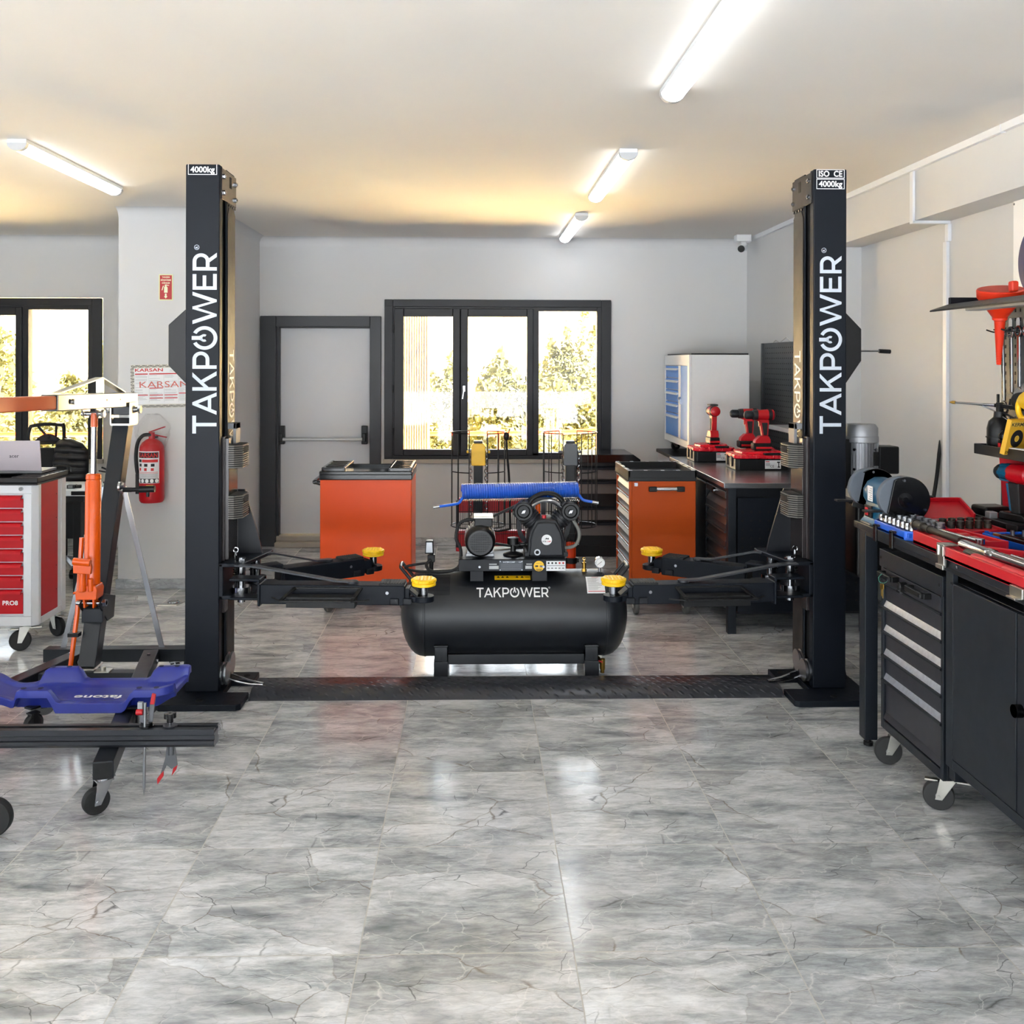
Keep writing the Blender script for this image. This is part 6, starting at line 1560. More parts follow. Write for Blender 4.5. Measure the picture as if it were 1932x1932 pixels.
# blue creeper lying across the crane legs
t = thing('mechanic_creeper', 'blue moulded mechanic creeper lying across the engine crane legs', 'creeper', (-1.75, 4.18, 0.2))
NX, NT = 64, 22
X0, X1 = -2.30, -1.235
def smooth(e0, e1, x):
    k = min(1, max(0, (x - e0) / (e1 - e0))); return k * k * (3 - 2 * k)
def halfw(x):
    w_ = 0.165
    w_ *= 1 - 0.42 * (smooth(-2.10, -1.96, x) * (1 - smooth(-1.96, -1.82, x)))
    if x > X1 - 0.06: w_ *= sqrt(max(0.02, 1 - ((x - (X1 - 0.06)) / 0.064) ** 2)) * 0.35 + 0.65
    if x < X0 + 0.1: w_ *= sqrt(max(0.02, 1 - (((X0 + 0.1) - x) / 0.104) ** 2)) * 0.6 + 0.4
    return w_
def topz(x, s):
    a = abs(s)
    z = 0.232
    edge = smooth(0.60, 0.78, a)
    fl = smooth(-1.89, -1.86, x) * (1 - smooth(-1.735, -1.69, x)) + smooth(-1.43, -1.385, x)
    z += edge * (0.010 + 0.054 * min(1, fl))
    z += 0.040 * smooth(-1.34, X1, x) ** 1.5 * (1 - 0.75 * edge)
    z += 0.05 * (1 - smooth(X0, X0 + 0.2, x)) + 0.028 * (1 - smooth(-2.1, -1.9, x))
    inner = smooth(0.52, 0.50, a) * smooth(-1.76, -1.75, x) * (1 - smooth(-1.345, -1.335, x))
    z -= 0.004 * (1 - smooth(0.48, 0.52, a)) * smooth(-1.765, -1.755, x) * (1 - smooth(-1.345, -1.335, x))
    return z
vs, fs = [], []
yc = 4.185
for i in range(NX + 1):
    x = X0 + (X1 - X0) * i / NX
    for j in range(NT + 1):
        s = -1 + 2 * j / NT
        sk = math.copysign(abs(s) ** 0.9, s)
        vs.append((x, yc + halfw(x) * sk, topz(x, s)))
nb = len(vs)
for i in range(NX + 1):
    x = X0 + (X1 - X0) * i / NX
    mid = smooth(-1.73, -1.69, x) * (1 - smooth(-1.45, -1.41, x))
    drop = 0.032 + 0.045 * mid
    for j in range(NT + 1):
        s = -1 + 2 * j / NT
        sk = math.copysign(abs(s) ** 0.9, s)
        z = max(topz(x, s) - (drop if abs(s) > 0.55 else 0.02), 0.2025)
        vs.append((x, yc + (halfw(x) + 0.004) * sk, min(z, topz(x, s) - 0.008)))
W_ = NT + 1
for i in range(NX):
    for j in range(NT):
        fs.append((i * W_ + j, (i + 1) * W_ + j, (i + 1) * W_ + j + 1, i * W_ + j + 1))
        fs.append((nb + i * W_ + j, nb + i * W_ + j + 1, nb + (i + 1) * W_ + j + 1, nb + (i + 1) * W_ + j))
    for j, rev in ((0, False), (NT, True)):
        q = (i * W_ + j, nb + i * W_ + j, nb + (i + 1) * W_ + j, (i + 1) * W_ + j)
        fs.append(q[::-1] if rev else q)
for j in range(NT):
    fs.append((j, j + 1, nb + j + 1, nb + j)); k = NX * W_
    fs.append((k + j + 1, k + j, nb + k + j, nb + k + j + 1))
G().add(vs, fs).build('board', M_blue, t, bevel=0.004, smooth=50)
g = G()
for x in (-1.84, -1.77, -1.37, -1.30):
    for y in (yc - 0.142, yc + 0.142): g.cyl((x, y, 0.2985), (x, y, 0.300), 0.011, n=14)
g.build('bolt_hole', mat('shadow_blue', (20, 26, 70), 0.6, 0, 0.05, 20), t)
g = G().text('fatone', (-1.575, yc - 0.028, 0.2296), (-1, 0, 0), (0, -1, 0), 0.040, 0, 'C', 0.02, 0.20).bar((-1.44, yc - 0.035, 0.2293), (-1.43, yc - 0.075, 0.2293), 0.006, 0.0006)
g.build('lettering', M_white, t)
for x, y, an in ((-1.81, yc - 0.12, 60), (-1.86, yc + 0.10, 20), (-1.40, yc - 0.12, 95), (-1.40, yc + 0.12, 100)):
    c = Vector((x, y, 0.145)); r = 0.042; a = radians(an); d = Vector((cos(a), sin(a), 0)); n = Vector((-sin(a), cos(a), 0))
    f = G().obox((x, y, 0.215), d * 0.025, n * 0.022, (0, 0, 0.004)).obox((x, y, 0.19), d * 0.02, n * 0.018, (0, 0, 0.003)).obox(c + n * 0.017 + Vector((0, 0, 0.02)), d * 0.012, n * 0.002, (0, 0, 0.028)).obox(c - n * 0.017 + Vector((0, 0, 0.02)), d * 0.012, n * 0.002, (0, 0, 0.028)).build('caster', M_black, t)
    G().lathe(c - n * 0.013, n, [(0.0, 0.003), (r * 0.3, 0), (r * 0.7, 0.003), (r * 0.85, 0), (r, 0.005), (r, 0.021), (r * 0.85, 0.026), (r * 0.7, 0.023), (r * 0.3, 0.026), (0, 0.023)], 28).build('wheel', M_tread if x < -1.82 else M_rubber, f)

# slotted black rail lying on the legs, with its clamp and hook
t = thing('slotted_rail', 'black slotted aluminium rail with clamp and red tipped hook, laid across the crane legs', 'rail', (-1.75, 3.69, 0.2015))
M_rail = mat('black_anodised', (42, 44, 49), 0.36, 0.4, 0.05, 24)
P = [(3.655, 0.213), (3.665, 0.2015), (3.715, 0.2015), (3.725, 0.213), (3.725, 0.225), (3.715, 0.228), (3.715, 0.245), (3.725, 0.248), (3.725, 0.270), (3.705, 0.270), (3.705, 0.262), (3.716, 0.262), (3.716, 0.254), (3.664, 0.254), (3.664, 0.262), (3.682, 0.262), (3.682, 0.270), (3.655, 0.270), (3.655, 0.248), (3.666, 0.244), (3.666, 0.229), (3.655, 0.226)]
G().prism(P, (-2.62, 0, 0), (0, 1, 0), (0, 0, 1), (1.657, 0, 0)).build('profile', M_rail, t, bevel=0.0012)
kn = bpy.data.objects.new('star_knob', None); COL.objects.link(kn); kn.parent = t; kn.location = Vector((-1.135, 3.69, 0.27)) - t.location
G().cyl((-1.135, 3.69, 0.270), (-1.135, 3.69, 0.275), 0.026, n=24).build('washer', M_rail, kn)
g = G().cyl((-1.135, 3.69, 0.285), (-1.135, 3.69, 0.318), 0.012)
for k in range(4):
    a = pi / 2 * k + 0.4; g.cyl((-1.135 + 0.012 * cos(a), 3.69 + 0.012 * sin(a), 0.300), (-1.135 + 0.012 * cos(a), 3.69 + 0.012 * sin(a), 0.320), 0.010, n=14)
g.build('grip', M_blackg, kn, bevel=0.002)
G().cyl((-1.135, 3.69, 0.272), (-1.135, 3.69, 0.29), 0.006).build('stud', M_chrome, kn)
hk = bpy.data.objects.new('hook_arm', None); COL.objects.link(hk); hk.parent = t; hk.location = Vector((-1.135, 3.69, 0.2)) - t.location
g = G().prism([(-0.012, 0.2), (0.018, 0.2), (0.022, 0.165), (0.028, 0.125), (0.006, 0.110), (-0.012, 0.125), (-0.022, 0.105), (-0.040, 0.075), (-0.018, 0.15)], (-1.135, 3.688, 0), (1, 0, 0), (0, 0, 1), (0, 0.006, 0)).cyl((-1.13, 3.685, 0.205), (-1.13, 3.685, 0.165), 0.010)
g.build('plate', mat('hook_grey', (84, 86, 90), 0.4, 0.3, 0.05, 20), hk, bevel=0.001)
G().prism([(0.028, 0.125), (0.012, 0.113), (0.006, 0.084), (0.024, 0.108)], (-1.135, 3.686, 0), (1, 0, 0), (0, 0, 1), (0, 0.010, 0)).build('jaw_cover', M_red, hk, bevel=0.002)
G().prism([(-0.024, 0.104), (-0.024, 0.084), (-0.046, 0.052), (-0.048, 0.074), (-0.040, 0.085)], (-1.135, 3.686, 0), (1, 0, 0), (0, 0, 1), (0, 0.010, 0)).build('jaw_cover', M_red, hk, bevel=0.002)
cl = bpy.data.objects.new('upright_clamp', None); COL.objects.link(cl); cl.parent = t; cl.location = Vector((-1.225, 3.69, 0.27)) - t.location
G().cyl((-1.222, 3.69, 0.270), (-1.222, 3.69, 0.276), 0.028, n=24).cyl((-1.222, 3.69, 0.276), (-1.222, 3.69, 0.287), 0.022, n=24).build('collar', M_blackg, cl)
G().cyl((-1.226, 3.672, 0.05), (-1.222, 3.672, 0.365), 0.0055, n=12).cyl((-1.2262, 3.672, 0.05), (-1.2262, 3.672, 0.02), 0.006, 0.001, n=12).build('rod', M_steel, cl)
G().prism([(-0.004, 0.28), (0.012, 0.28), (0.020, 0.36), (0.002, 0.36)], (-1.213, 3.69, 0), (1, 0, 0), (0, 0, 1), (0, 0.006, 0)).prism([(-0.030, 0.29), (-0.012, 0.28), (-0.018, 0.325), (-0.030, 0.325)], (-1.215, 3.682, 0), (1, 0, 0), (0, 0, 1), (0, 0.012, 0)).build('jaw', mat('clamp_grey', (96, 98, 102), 0.4, 0.3, 0.05, 20), cl, bevel=0.001)
G().prism([(0.002, 0.352), (0.019, 0.352), (0.024, 0.39), (0.010, 0.394)], (-1.213, 3.687, 0), (1, 0, 0), (0, 0, 1), (0, 0.012, 0)).build('red_tip', M_red, cl, bevel=0.003)
G().cyl((-1.258, 3.68, 0.327), (-1.232, 3.68, 0.327), 0.011, n=14).build('red_cap', M_red, cl, bevel=0.003)
G().box(-1.256, 3.684, 0.335, -1.236, 3.698, 0.362).build('steel_pad', M_steel, cl, bevel=0.002)

# loose spoked wheel at the edge of the picture
t = thing('wheel', 'black wheel with round holes standing on the floor, cut by the photo edge', 'wheel', (-1.655, 3.41, 0))
c = Vector((-1.655, 3.41, 0.066)); r = 0.066
G().lathe(c + Vector((0, 0.017, 0)), (0, -1, 0), [(r * 0.80, 0), (r * 0.95, 0), (r, 0.006), (r, 0.028), (r * 0.95, 0.034), (r * 0.80, 0.034)], 44).build('tyre', M_rubber, t)
g = G().lathe(c + Vector((0, 0.016, 0)), (0, -1, 0), [(0, 0), (r * 0.22, 0), (r * 0.24, 0.01), (r * 0.82, 0.012), (r * 0.82, 0.024), (r * 0.3, 0.022), (r * 0.25, 0.036), (r * 0.12, 0.038), (0, 0.038)], 40, 0)
for k in range(5):
    a = 2 * pi * k / 5 + 0.2; q = c + Vector((cos(a) * r * 0.53, -0.0085, sin(a) * r * 0.53))
    g.cyl(q, q + Vector((0, -0.0006, 0)), r * 0.15, n=16, m=1)
g.build('hub', [M_blackg, M_lgrey], t)

# red and white tool trolley
M_tw = mat('trolley_white', (206, 208, 212), 0.38, 0, 0.03, 30, 0.1, 600)
M_tr = mat('trolley_red', (180, 8, 24), 0.38, 0, 0.05, 30, 0.08, 600, spec=0.3)
t = thing('tool_trolley', 'white framed trolley with red drawers and side, behind the engine crane', 'tool trolley', (-2.8, 5.73, 0))
g = G().box(-3.18, 5.56, 0.15, -2.455, 5.93, 0.945).box(-3.18, 5.54, 0.15, -2.478, 5.56, 0.205).box(-3.18, 5.54, 0.895, -2.478, 5.56, 0.945).box(-2.525, 5.54, 0.205, -2.478, 5.56, 0.895)
g.prism([(-2.478, 5.54), (-2.45, 5.568), (-2.45, 5.60), (-2.478, 5.60)], (0, 0, 0.15), (1, 0, 0), (0, 1, 0), (0, 0, 0.795)).box(-2.46, 5.87, 0.15, -2.448, 5.93, 0.945).box(-2.46, 5.6, 0.15, -2.449, 5.87, 0.19)
g.build('frame', M_tw, t, bevel=0.004)
g = G().box(-2.46, 5.60, 0.19, -2.451, 5.82, 0.945, 0)
for z in (0.30, 0.44, 0.58, 0.72, 0.86): g.cyl((-2.451, 5.80, z), (-2.4505, 5.80, z), 0.004, n=8, m=1)
g.build('side_panel', [M_tr, M_slot], t)
lip = [0.884, 0.808, 0.732, 0.657, 0.581, 0.505, 0.430, 0.355]
for i, z in enumerate(lip):
    z0 = lip[i + 1] if i + 1 < len(lip) else 0.212
    d_ = G().box(-3.16, 5.548, z0 + 0.006, -2.53, 5.565, z - 0.02).build('drawer', M_tr, t, bevel=0.001)
    g = G().prism([(5.552, z), (5.534, z - 0.006), (5.526, z - 0.018), (5.526, z - 0.026), (5.530, z - 0.026), (5.531, z - 0.019), (5.538, z - 0.012), (5.552, z - 0.010)], (-3.16, 0, 0), (0, 1, 0), (0, 0, 1), (0.625, 0, 0))
    g.build('lip', M_tr, d_)
g = G().text('PRO8', (-2.557, 5.5465, 0.268), (1, 0, 0), (0, 0, 1), 0.024, 0, 'R', 0.02, 0.085)
g.build('lettering', M_white, t)
G().cyl((-2.535, 5.541, 0.922), (-2.535, 5.528, 0.922), 0.011, n=16).build('lock', M_chrome, t)
g = G().box(-3.2, 5.525, 0.943, -2.44, 5.945, 0.955).box(-3.2, 5.525, 0.955, -2.44, 5.54, 0.985).box(-3.2, 5.93, 0.955, -2.44, 5.945, 0.985).box(-2.455, 5.525, 0.955, -2.44, 5.945, 0.985)
g.box(-2.62, 5.54, 0.955, -2.61, 5.93, 0.98)
for k in range(6): g.box(-2.61, 5.58 + k * 0.062, 0.955, -2.455, 5.60 + k * 0.062, 0.984)
g.build('top_tray', M_black, t, bevel=0.008)
G().tube([(-2.56, 5.94, 0.965), (-2.555, 5.985, 0.985), (-2.52, 6.0, 0.998), (-2.46, 5.995, 0.992), (-2.445, 5.96, 0.97)], 0.012, 10).build('handle', M_black, t)
for x, y, an in ((-2.535, 5.60, 15), (-2.505, 5.90, 150), (-3.1, 5.60, 20), (-3.1, 5.88, 60)): caster(t, x, y, 0.152, 0.058, 0.03, an, M_rubber, M_zinc, 0.03, 0, True)

t = thing('laptop', 'open silver laptop seen from the back, on the red drawer trolley', 'laptop', (-2.7, 5.7, 0.963))
ch = rot_about((-2.7, 5.745, 0.998), 8, 'X')
lid = G(ch).box(-2.88, 5.742, 1.0, -2.513, 5.749, 1.180).build('lid', mat('silver_pink_aluminium', (196, 186, 192), 0.35, 0.5, 0.03, 8), t, bevel=0.004)
G(ch).text('acer', (-2.664, 5.7413, 1.080), (1, 0, 0), (0, 0, 1), 0.021, 0, 'C', 0.01, 0.055).build('lettering', mat('dark_grey_print', (70, 66, 74), 0.4, 0.2, 0.03, 20), lid)
G().box(-2.88, 5.745, 0.986, -2.513, 5.95, 1.0).box(-2.86, 5.76, 0.999, -2.53, 5.93, 1.001).build('keyboard_base', M_grey, t, bevel=0.003)

# desk with what lies on it
M_desk = mat('white_desk_top', (222, 228, 236), 0.35, 0, 0.02, 8)
t = thing('desk', 'white desk with black understructure behind the red drawer trolley', 'desk', (-3.3, 6.85, 0))
G().box(-4.3, 6.60, 0.735, -2.585, 7.08, 0.775).build('desk_top', M_desk, t, bevel=0.003)
G().box(-4.25, 6.62, 0.69, -2.62, 7.05, 0.735).box(-3.05, 6.70, 0.43, -2.70, 7.05, 0.70).build('under_box', M_black, t, bevel=0.01)
for x in (-2.67, -4.2): G().box(x - 0.025, 6.64, 0.0, x + 0.025, 6.70, 0.69).box(x - 0.025, 6.62, 0, x + 0.025, 7.06, 0.03).build('leg', M_black, t, bevel=0.003)
t = thing('adapter', 'small dark power adapter on the white desk, left of the orange ram', 'adapter', (-2.72, 6.72, 0.775))
G().box(-2.755, 6.68, 0.775, -2.70, 6.73, 0.80).cyl((-2.70, 6.70, 0.788), (-2.665, 6.71, 0.788), 0.012).build('casing', M_black, t, bevel=0.004)
G().box(-2.745, 6.679, 0.779, -2.715, 6.6803, 0.797).build('label', M_grey, t)
t = thing('phone', 'dark slab phone at the front edge of the white desk', 'phone', (-2.64, 6.63, 0.74))
G().box(-2.69, 6.592, 0.742, -2.59, 6.60, 0.768).build('body', M_black, t, bevel=0.003)
t = thing('desk_lamp_arm', 'thin black bent wire stand on the desk behind the crane mast', 'stand', (-2.60, 7.0, 0.775))
G().tube([(-2.60, 7.0, 0.775), (-2.61, 7.0, 0.83), (-2.59, 7.0, 0.86), (-2.64, 7.0, 0.885)], 0.006, 6).tube([(-2.60, 7.0, 0.85), (-2.66, 7.0, 0.86)], 0.005, 6).build('wire', M_black, t)
G().cyl((-2.60, 7.0, 0.775), (-2.60, 7.0, 0.785), 0.03).build('base', M_black, t)

# office chair with a jacket over it
t = thing('office_chair', 'black office chair with open headrest, in front of the side window', 'chair', (-3.17, 7.55, 0))
hx, hy = -3.225, 7.45
g = G(); n = 22
outer = [(-0.125, 0), (-0.135, 0.05), (-0.12, 0.12), (-0.10, 0.135), (0.0, 0.148), (0.11, 0.142), (0.13, 0.135), (0.135, 0.03), (0.15, -0.005)]
pts = [(hx + a, hy, 1.015 + b) for a, b in outer]
g.tube(pts, 0.013, 8).tube([(hx - 0.13, hy, 1.02), (hx + 0.14, hy, 1.025)], 0.012, 8)
g.tube([(hx - 0.06, hy, 1.145), (hx - 0.01, hy, 1.09), (hx + 0.02, hy, 1.06)], 0.010, 6).tube([(hx + 0.075, hy, 1.15), (hx + 0.072, hy, 1.07)], 0.010, 6)
g.build('headrest_frame', M_black, t)
g = G().prism([(-0.09, 0.0)] + [(-0.09 + 0.2 * i / 10, 0.075 * sin(pi * (0.12 + 0.80 * i / 10))) for i in range(11)] + [(0.115, 0.0)], (hx, hy + 0.01, 1.015), (1, 0, 0), (0, 0, 1), (0, 0.02, 0))
g.build('headrest_pad', mat('mesh_fabric', (34, 35, 40), 0.9, 0, 0.1, 80), t, bevel=0.004)
g = G(); bx = [(-0.21, 0.50), (-0.225, 0.70), (-0.22, 0.86), (-0.19, 0.955), (-0.10, 0.985), (0.12, 0.985), (0.19, 0.955), (0.22, 0.86), (0.225, 0.70), (0.21, 0.50)]
g.prism(bx, (-3.19, 7.44, 0), (1, 0, 0), (0, 0, 1), (0, 0.04, 0))
g.build('backrest', mat('black_mesh_back', (18, 18, 20), 0.85, 0, 0.1, 90, 0.3, 900), t, bevel=0.015)
G().box(-3.41, 7.42, 0.44, -2.96, 7.90, 0.51).build('seat', M_rubber, t, bevel=0.025, seg=3)
G().cyl((-3.18, 7.66, 0.08), (-3.18, 7.66, 0.44), 0.028).box(-3.21, 7.47, 0.40, -3.15, 7.52, 0.6).build('gas_spring', M_black, t)
for k in range(5):
    a = 2 * pi * k / 5 - 0.95
    e = Vector((-3.18 + 0.30 * cos(a), 7.66 + 0.30 * sin(a), 0.085))
    l = G().bar((-3.18, 7.66, 0.12), e, 0.04, 0.028).build('leg', M_steel, t, bevel=0.006)
    G().cyl((e.x - 0.02, e.y, 0.035), (e.x + 0.02, e.y, 0.035), 0.035, n=20).cyl((e.x, e.y, 0.05), (e.x, e.y, 0.085), 0.01).build('castor', M_blackg, l)
# jacket: quilted bands on a bulged shell
jk = thing('jacket', 'black quilted jacket hung over the corner of the office chair', 'jacket', (-3.0, 7.42, 0.65))
g = G(); rows = 46; cols_ = 18
vs, fs = [], []
for i in range(rows + 1):
    v = i / rows; z = 1.045 - 0.40 * v
    xl = -3.135 + (-0.03) * sin(v * 3) + 0.01 * v; xr = -2.955 + 0.06 * smooth(0, 0.25, v) - 0.01 * v
    if v < 0.06: xl += 0.02 * (0.06 - v) / 0.06; xr -= 0.05 * (0.06 - v) / 0.06
    for j in range(cols_ + 1):
        u = j / cols_
        band = abs(sin((v * 8.2 + 0.5 * (u - 0.5) ** 2 - 0.35 * u) * pi))
        bul = 0.05 * sin(pi * u) ** 0.6 + 0.020 * band ** 0.6
        vs.append((xl + (xr - xl) * u, 7.432 - bul - 0.02 * v, z + 0.03 * (0.5 - abs(u - 0.5)) * (1 - v)))
for i in range(rows):
    for j in range(cols_):
        fs.append((i * (cols_ + 1) + j, (i + 1) * (cols_ + 1) + j, (i + 1) * (cols_ + 1) + j + 1, i * (cols_ + 1) + j + 1))
g.add(vs, fs)
nv = len(vs)
g.add([(x, 7.435, z) for x, y, z in vs], [tuple(f[::-1]) for f in fs])
ed = []
idx = [j for j in range(cols_ + 1)] + [(i + 1) * (cols_ + 1) - 1 for i in range(1, rows + 1)] + [rows * (cols_ + 1) + j for j in range(cols_ - 1, -1, -1)] + [i * (cols_ + 1) for i in range(rows - 1, 0, -1)]
for a, b in zip(idx, idx[1:] + idx[:1]): ed.append((a, b, b + nv, a + nv))
g.f += ed; g.m += [0] * len(ed)
g.build('body', mat('black_nylon', (24, 24, 26), 0.5, 0, 0.1, 30, 0.2, 120), jk, smooth=70)

# small metal plate on the floor beyond the column
t = thing('floor_plate', 'small bright metal ring plate on the floor left of the left lift column', 'floor plate', (-2.04, 6.66, 0))
G().prism([(-0.08, -0.06), (0.05, -0.06), (0.09, 0.07), (-0.03, 0.07)], (-2.04, 6.66, 0), (1, 0, 0), (0, 1, 0), (0, 0, 0.004)).build('plate', M_zinc, t)
G().torus((-2.03, 6.67, 0.008), (0, 0, 1), 0.035, 0.005, 24, 6).build('ring', M_chrome, t)
# ------------------------------------------------------------------ right side: long bench, roller cabinet, tool board
TZ = 0.955
M_drwr = mat('slate_drawer_front', (46, 46, 52), 0.42, 0.1, 0.05, 24, 0.1, 800, spec=0.4)
M_galv = mat('hammered_light_metal', (205, 210, 220), 0.42, 0.85, 0.25, 60, 0.6, 260)
M_tyre2 = mat('dark_grey_tyre', (44, 44, 44), 0.6, 0, 0.06, 30)
t = thing('workbench', 'long dark workbench crowded with open tool cases along the right wall', 'workbench', (1.99, 3.1, 0))
g = G().box(1.66, 1.6, 0.925, 2.31, 4.215, TZ)
g.build('worktop', M_bench, t, bevel=0.004)
g = G()
for y in (4.17, 3.80, 3.30, 2.85): g.cyl((1.66, y, 0.941), (1.656, y, 0.941), 0.0055, n=12)
g.build('screw', M_chrome, t)
G().box(1.675, 1.6, 0.903, 1.70, 4.12, 0.925).box(1.70, 4.13, 0.903, 2.28, 4.17, 0.925).build('apron', M_bench, t, bevel=0.003)
for x, y in ((1.70, 4.15), (2.26, 4.15)):
    l = G().box(x - 0.028, y - 0.032, 0.03, x + 0.028, y + 0.032, 0.925).build('leg', M_bench, t, bevel=0.004)
    G().cyl((x, y, 0.0), (x, y, 0.014), 0.02, n=20).cyl((x, y, 0.014), (x, y, 0.03), 0.011, n=12).build('foot', M_black, l)
g = G().box(1.70, 1.62, 0.222, 2.28, 3.415, 0.87).box(1.68, 3.375, 0.215, 1.70, 3.425, 0.925).box(1.68, 1.6, 0.215, 1.70, 3.375, 0.25).box(1.70, 3.40, 0.16, 1.76, 3.44, 0.86)
g.build('cupboard', M_bench, t, bevel=0.002)
for a, b in ((2.975, 3.372), (2.57, 2.968), (2.16, 2.563)):
    d_ = G().box(1.6785, a, 0.253, 1.70, b, 0.868).build('door', M_bench, t, bevel=0.003)
    if b < 3: 
        G().cyl((1.679, 2.945, 0.575), (1.655, 2.945, 0.575), 0.02, n=24).build('handle', M_blackg, d_)
        G().cyl((1.655, 2.945, 0.575), (1.653, 2.945, 0.575), 0.010, n=16).build('lock', M_chrome, d_)
G().box(1.672, 3.355, 0.866, 1.679, 3.375, 0.872).build('hinge', M_chrome, t)
for x, y in ((1.80, 1.75), (2.2, 1.75), (2.2, 3.3)): G().box(x - 0.02, y - 0.02, 0.0, x + 0.02, y + 0.02, 0.222).build('leg', M_bench, t)

# roller cabinet pushed under the bench
t = thing('roller_cabinet', 'charcoal drawer cabinet on casters, pushed under the long bench', 'roller cabinet', (1.98, 3.73, 0))
G().box(1.705, 3.465, 0.135, 2.24, 4.0, 0.86).box(1.69, 3.465, 0.135, 1.706, 3.485, 0.80).box(1.69, 3.975, 0.135, 1.706, 4.0, 0.80).box(1.69, 3.485, 0.135, 1.706, 3.975, 0.17).box(1.685, 3.46, 0.80, 1.71, 4.005, 0.872).build('body', M_bench, t, bevel=0.003)
g = G()
for y in (3.985, 3.482): g.cyl((1.686, y, 0.838), (1.683, y, 0.838), 0.006, n=12)
g.build('screw', M_chrome, t)
zs = [0.792, 0.733, 0.633, 0.534, 0.436, 0.335, 0.175]
for i, (z1, z0) in enumerate(zip(zs, zs[1:])):
    g = G()
    if i == 0:
        g.box(1.69, 3.487, z0 + 0.004, 1.706, 3.973, z1)
        g.box(1.687, 3.487, z1 + 0.001, 1.69, 3.973, z1 + 0.004)
    else:
        g.box(1.700, 3.487, z0 + 0.03, 1.7056, 3.973, z1)
        g.prism([(1.702, z0 + 0.034), (1.6905, z0 + 0.008), (1.6905, z0 + 0.003), (1.7056, z0 + 0.003), (1.7056, z0 + 0.034)], (0, 3.487, 0), (1, 0, 0), (0, 0, 1), (0, 0.486, 0), 1 if i < 5 else 0)
    dd = g.build('drawer', [M_drwr, M_galv], t, bevel=0.001)
    if i < 5:
        G().prism([(1.692, z0 + 0.007), (1.683, z0 + 0.004), (1.683, z0 - 0.004), (1.692, z0 - 0.008)], (0, 3.475, 0), (1, 0, 0), (0, 0, 1), (0, 0.51, 0)).build('lip', M_dark, dd, bevel=0.001)
for y0, y1 in ((3.955, 3.835), (3.70, 3.56)):
    h_ = G().bar((1.66, y0, 0.778), (1.66, y1, 0.778), 0.016, 0.022).box(1.66, y1 - 0.008, 0.767, 1.69, y1 + 0.006, 0.789).box(1.66, y0 - 0.006, 0.767, 1.69, y0 + 0.008, 0.789).build('handle', M_black, t, bevel=0.003)
    G().cyl((1.652, y1 + 0.012, 0.776), (1.649, y1 + 0.012, 0.776), 0.006, n=12).build('screw', M_chrome, h_)
lk = G().cyl((1.69, 3.77, 0.765), (1.664, 3.77, 0.765), 0.019, n=24).build('lock', M_black, t)
G().cyl((1.665, 3.77, 0.765), (1.660, 3.77, 0.765), 0.011, n=16).box(1.66, 3.755, 0.742, 1.67, 3.785, 0.75).build('cylinder', M_chrome, lk)
for x, y, an, br in ((1.735, 3.945, -12, False), (1.745, 3.53, -25, True), (2.18, 3.95, 80, False), (2.18, 3.53, 80, False)): caster(t, x, y, 0.137, 0.054, 0.032, an, M_tyre2, M_zinc, 0.035, 0, br)
t = thing('keys', 'small bunch of keys on green string, hanging from the roller cabinet handle', 'keys', (1.655, 3.905, 0.72))
G().torus((1.66, 3.905, 0.768), (0, 1, 0.2), 0.020, 0.0012, 20, 5).build('string', mat('green_string', (60, 130, 110), 0.6, 0, 0.1, 30), t)
G().box(1.652, 3.888, 0.728, 1.656, 3.905, 0.748).box(1.652, 3.892, 0.69, 1.654, 3.899, 0.73).box(1.654, 3.905, 0.72, 1.657, 3.925, 0.742).box(1.654, 3.910, 0.695, 1.656, 3.916, 0.725).build('key', M_brass, t, bevel=0.001)

# bench grinder, axis along the bench
t = thing('bench_grinder', 'teal bench grinder with black wheel guards at the far end of the long bench', 'bench grinder', (1.79, 4.12, TZ))
ax, az = 1.762, 1.078
GY = 0.04
G().lathe((ax, 3.99 + GY, az), (0, 1, 0), [(0.058, 0.0), (0.068, 0.012), (0.07, 0.03), (0.07, 0.15), (0.068, 0.17), (0.058, 0.18)], 12).build('motor', M_teal, t, bevel=0.006, smooth=50)
G().prism([(-0.085, 0), (0.085, 0), (0.075, 0.02), (0.055, 0.10), (-0.055, 0.10), (-0.068, 0.02)], (ax, 4.005 + GY, TZ), (1, 0, 0), (0, 0, 1), (0, 0.15, 0)).build('pedestal', M_teal, t, bevel=0.006)
s_ = G().bar((ax - 0.074, 4.05 + GY, TZ + 0.052), (ax - 0.074, 4.12 + GY, TZ + 0.052), 0.008, 0.05).build('switch_plate', M_black, t, bevel=0.002)
G().box(ax - 0.084, 4.075 + GY, TZ + 0.035, ax - 0.078, 4.10 + GY, TZ + 0.068).build('switch', M_redp, s_, bevel=0.002)
G().box(ax - 0.092, 4.03 + GY, TZ, ax - 0.06, 4.13 + GY, TZ + 0.006).build('foot_plate', M_zinc, t, bevel=0.001)
lb = G().prism([(-0.02, -0.032), (0.032, -0.032), (0.032, 0.032), (-0.02, 0.032)], (ax - 0.0695, 4.07 + GY, az + 0.005), (0, 1, 0), (0, 0, 1), (-0.0012, 0, 0)).build('label', M_paper, t)
g = G()
for k in range(6): g.box(ax - 0.0712, 4.055 + GY, az - 0.02 + k * 0.009, ax - 0.0709, 4.055 + GY + 0.035 - (k % 3) * 0.008, az - 0.0175 + k * 0.009)
g.build('print', M_grey, lb)
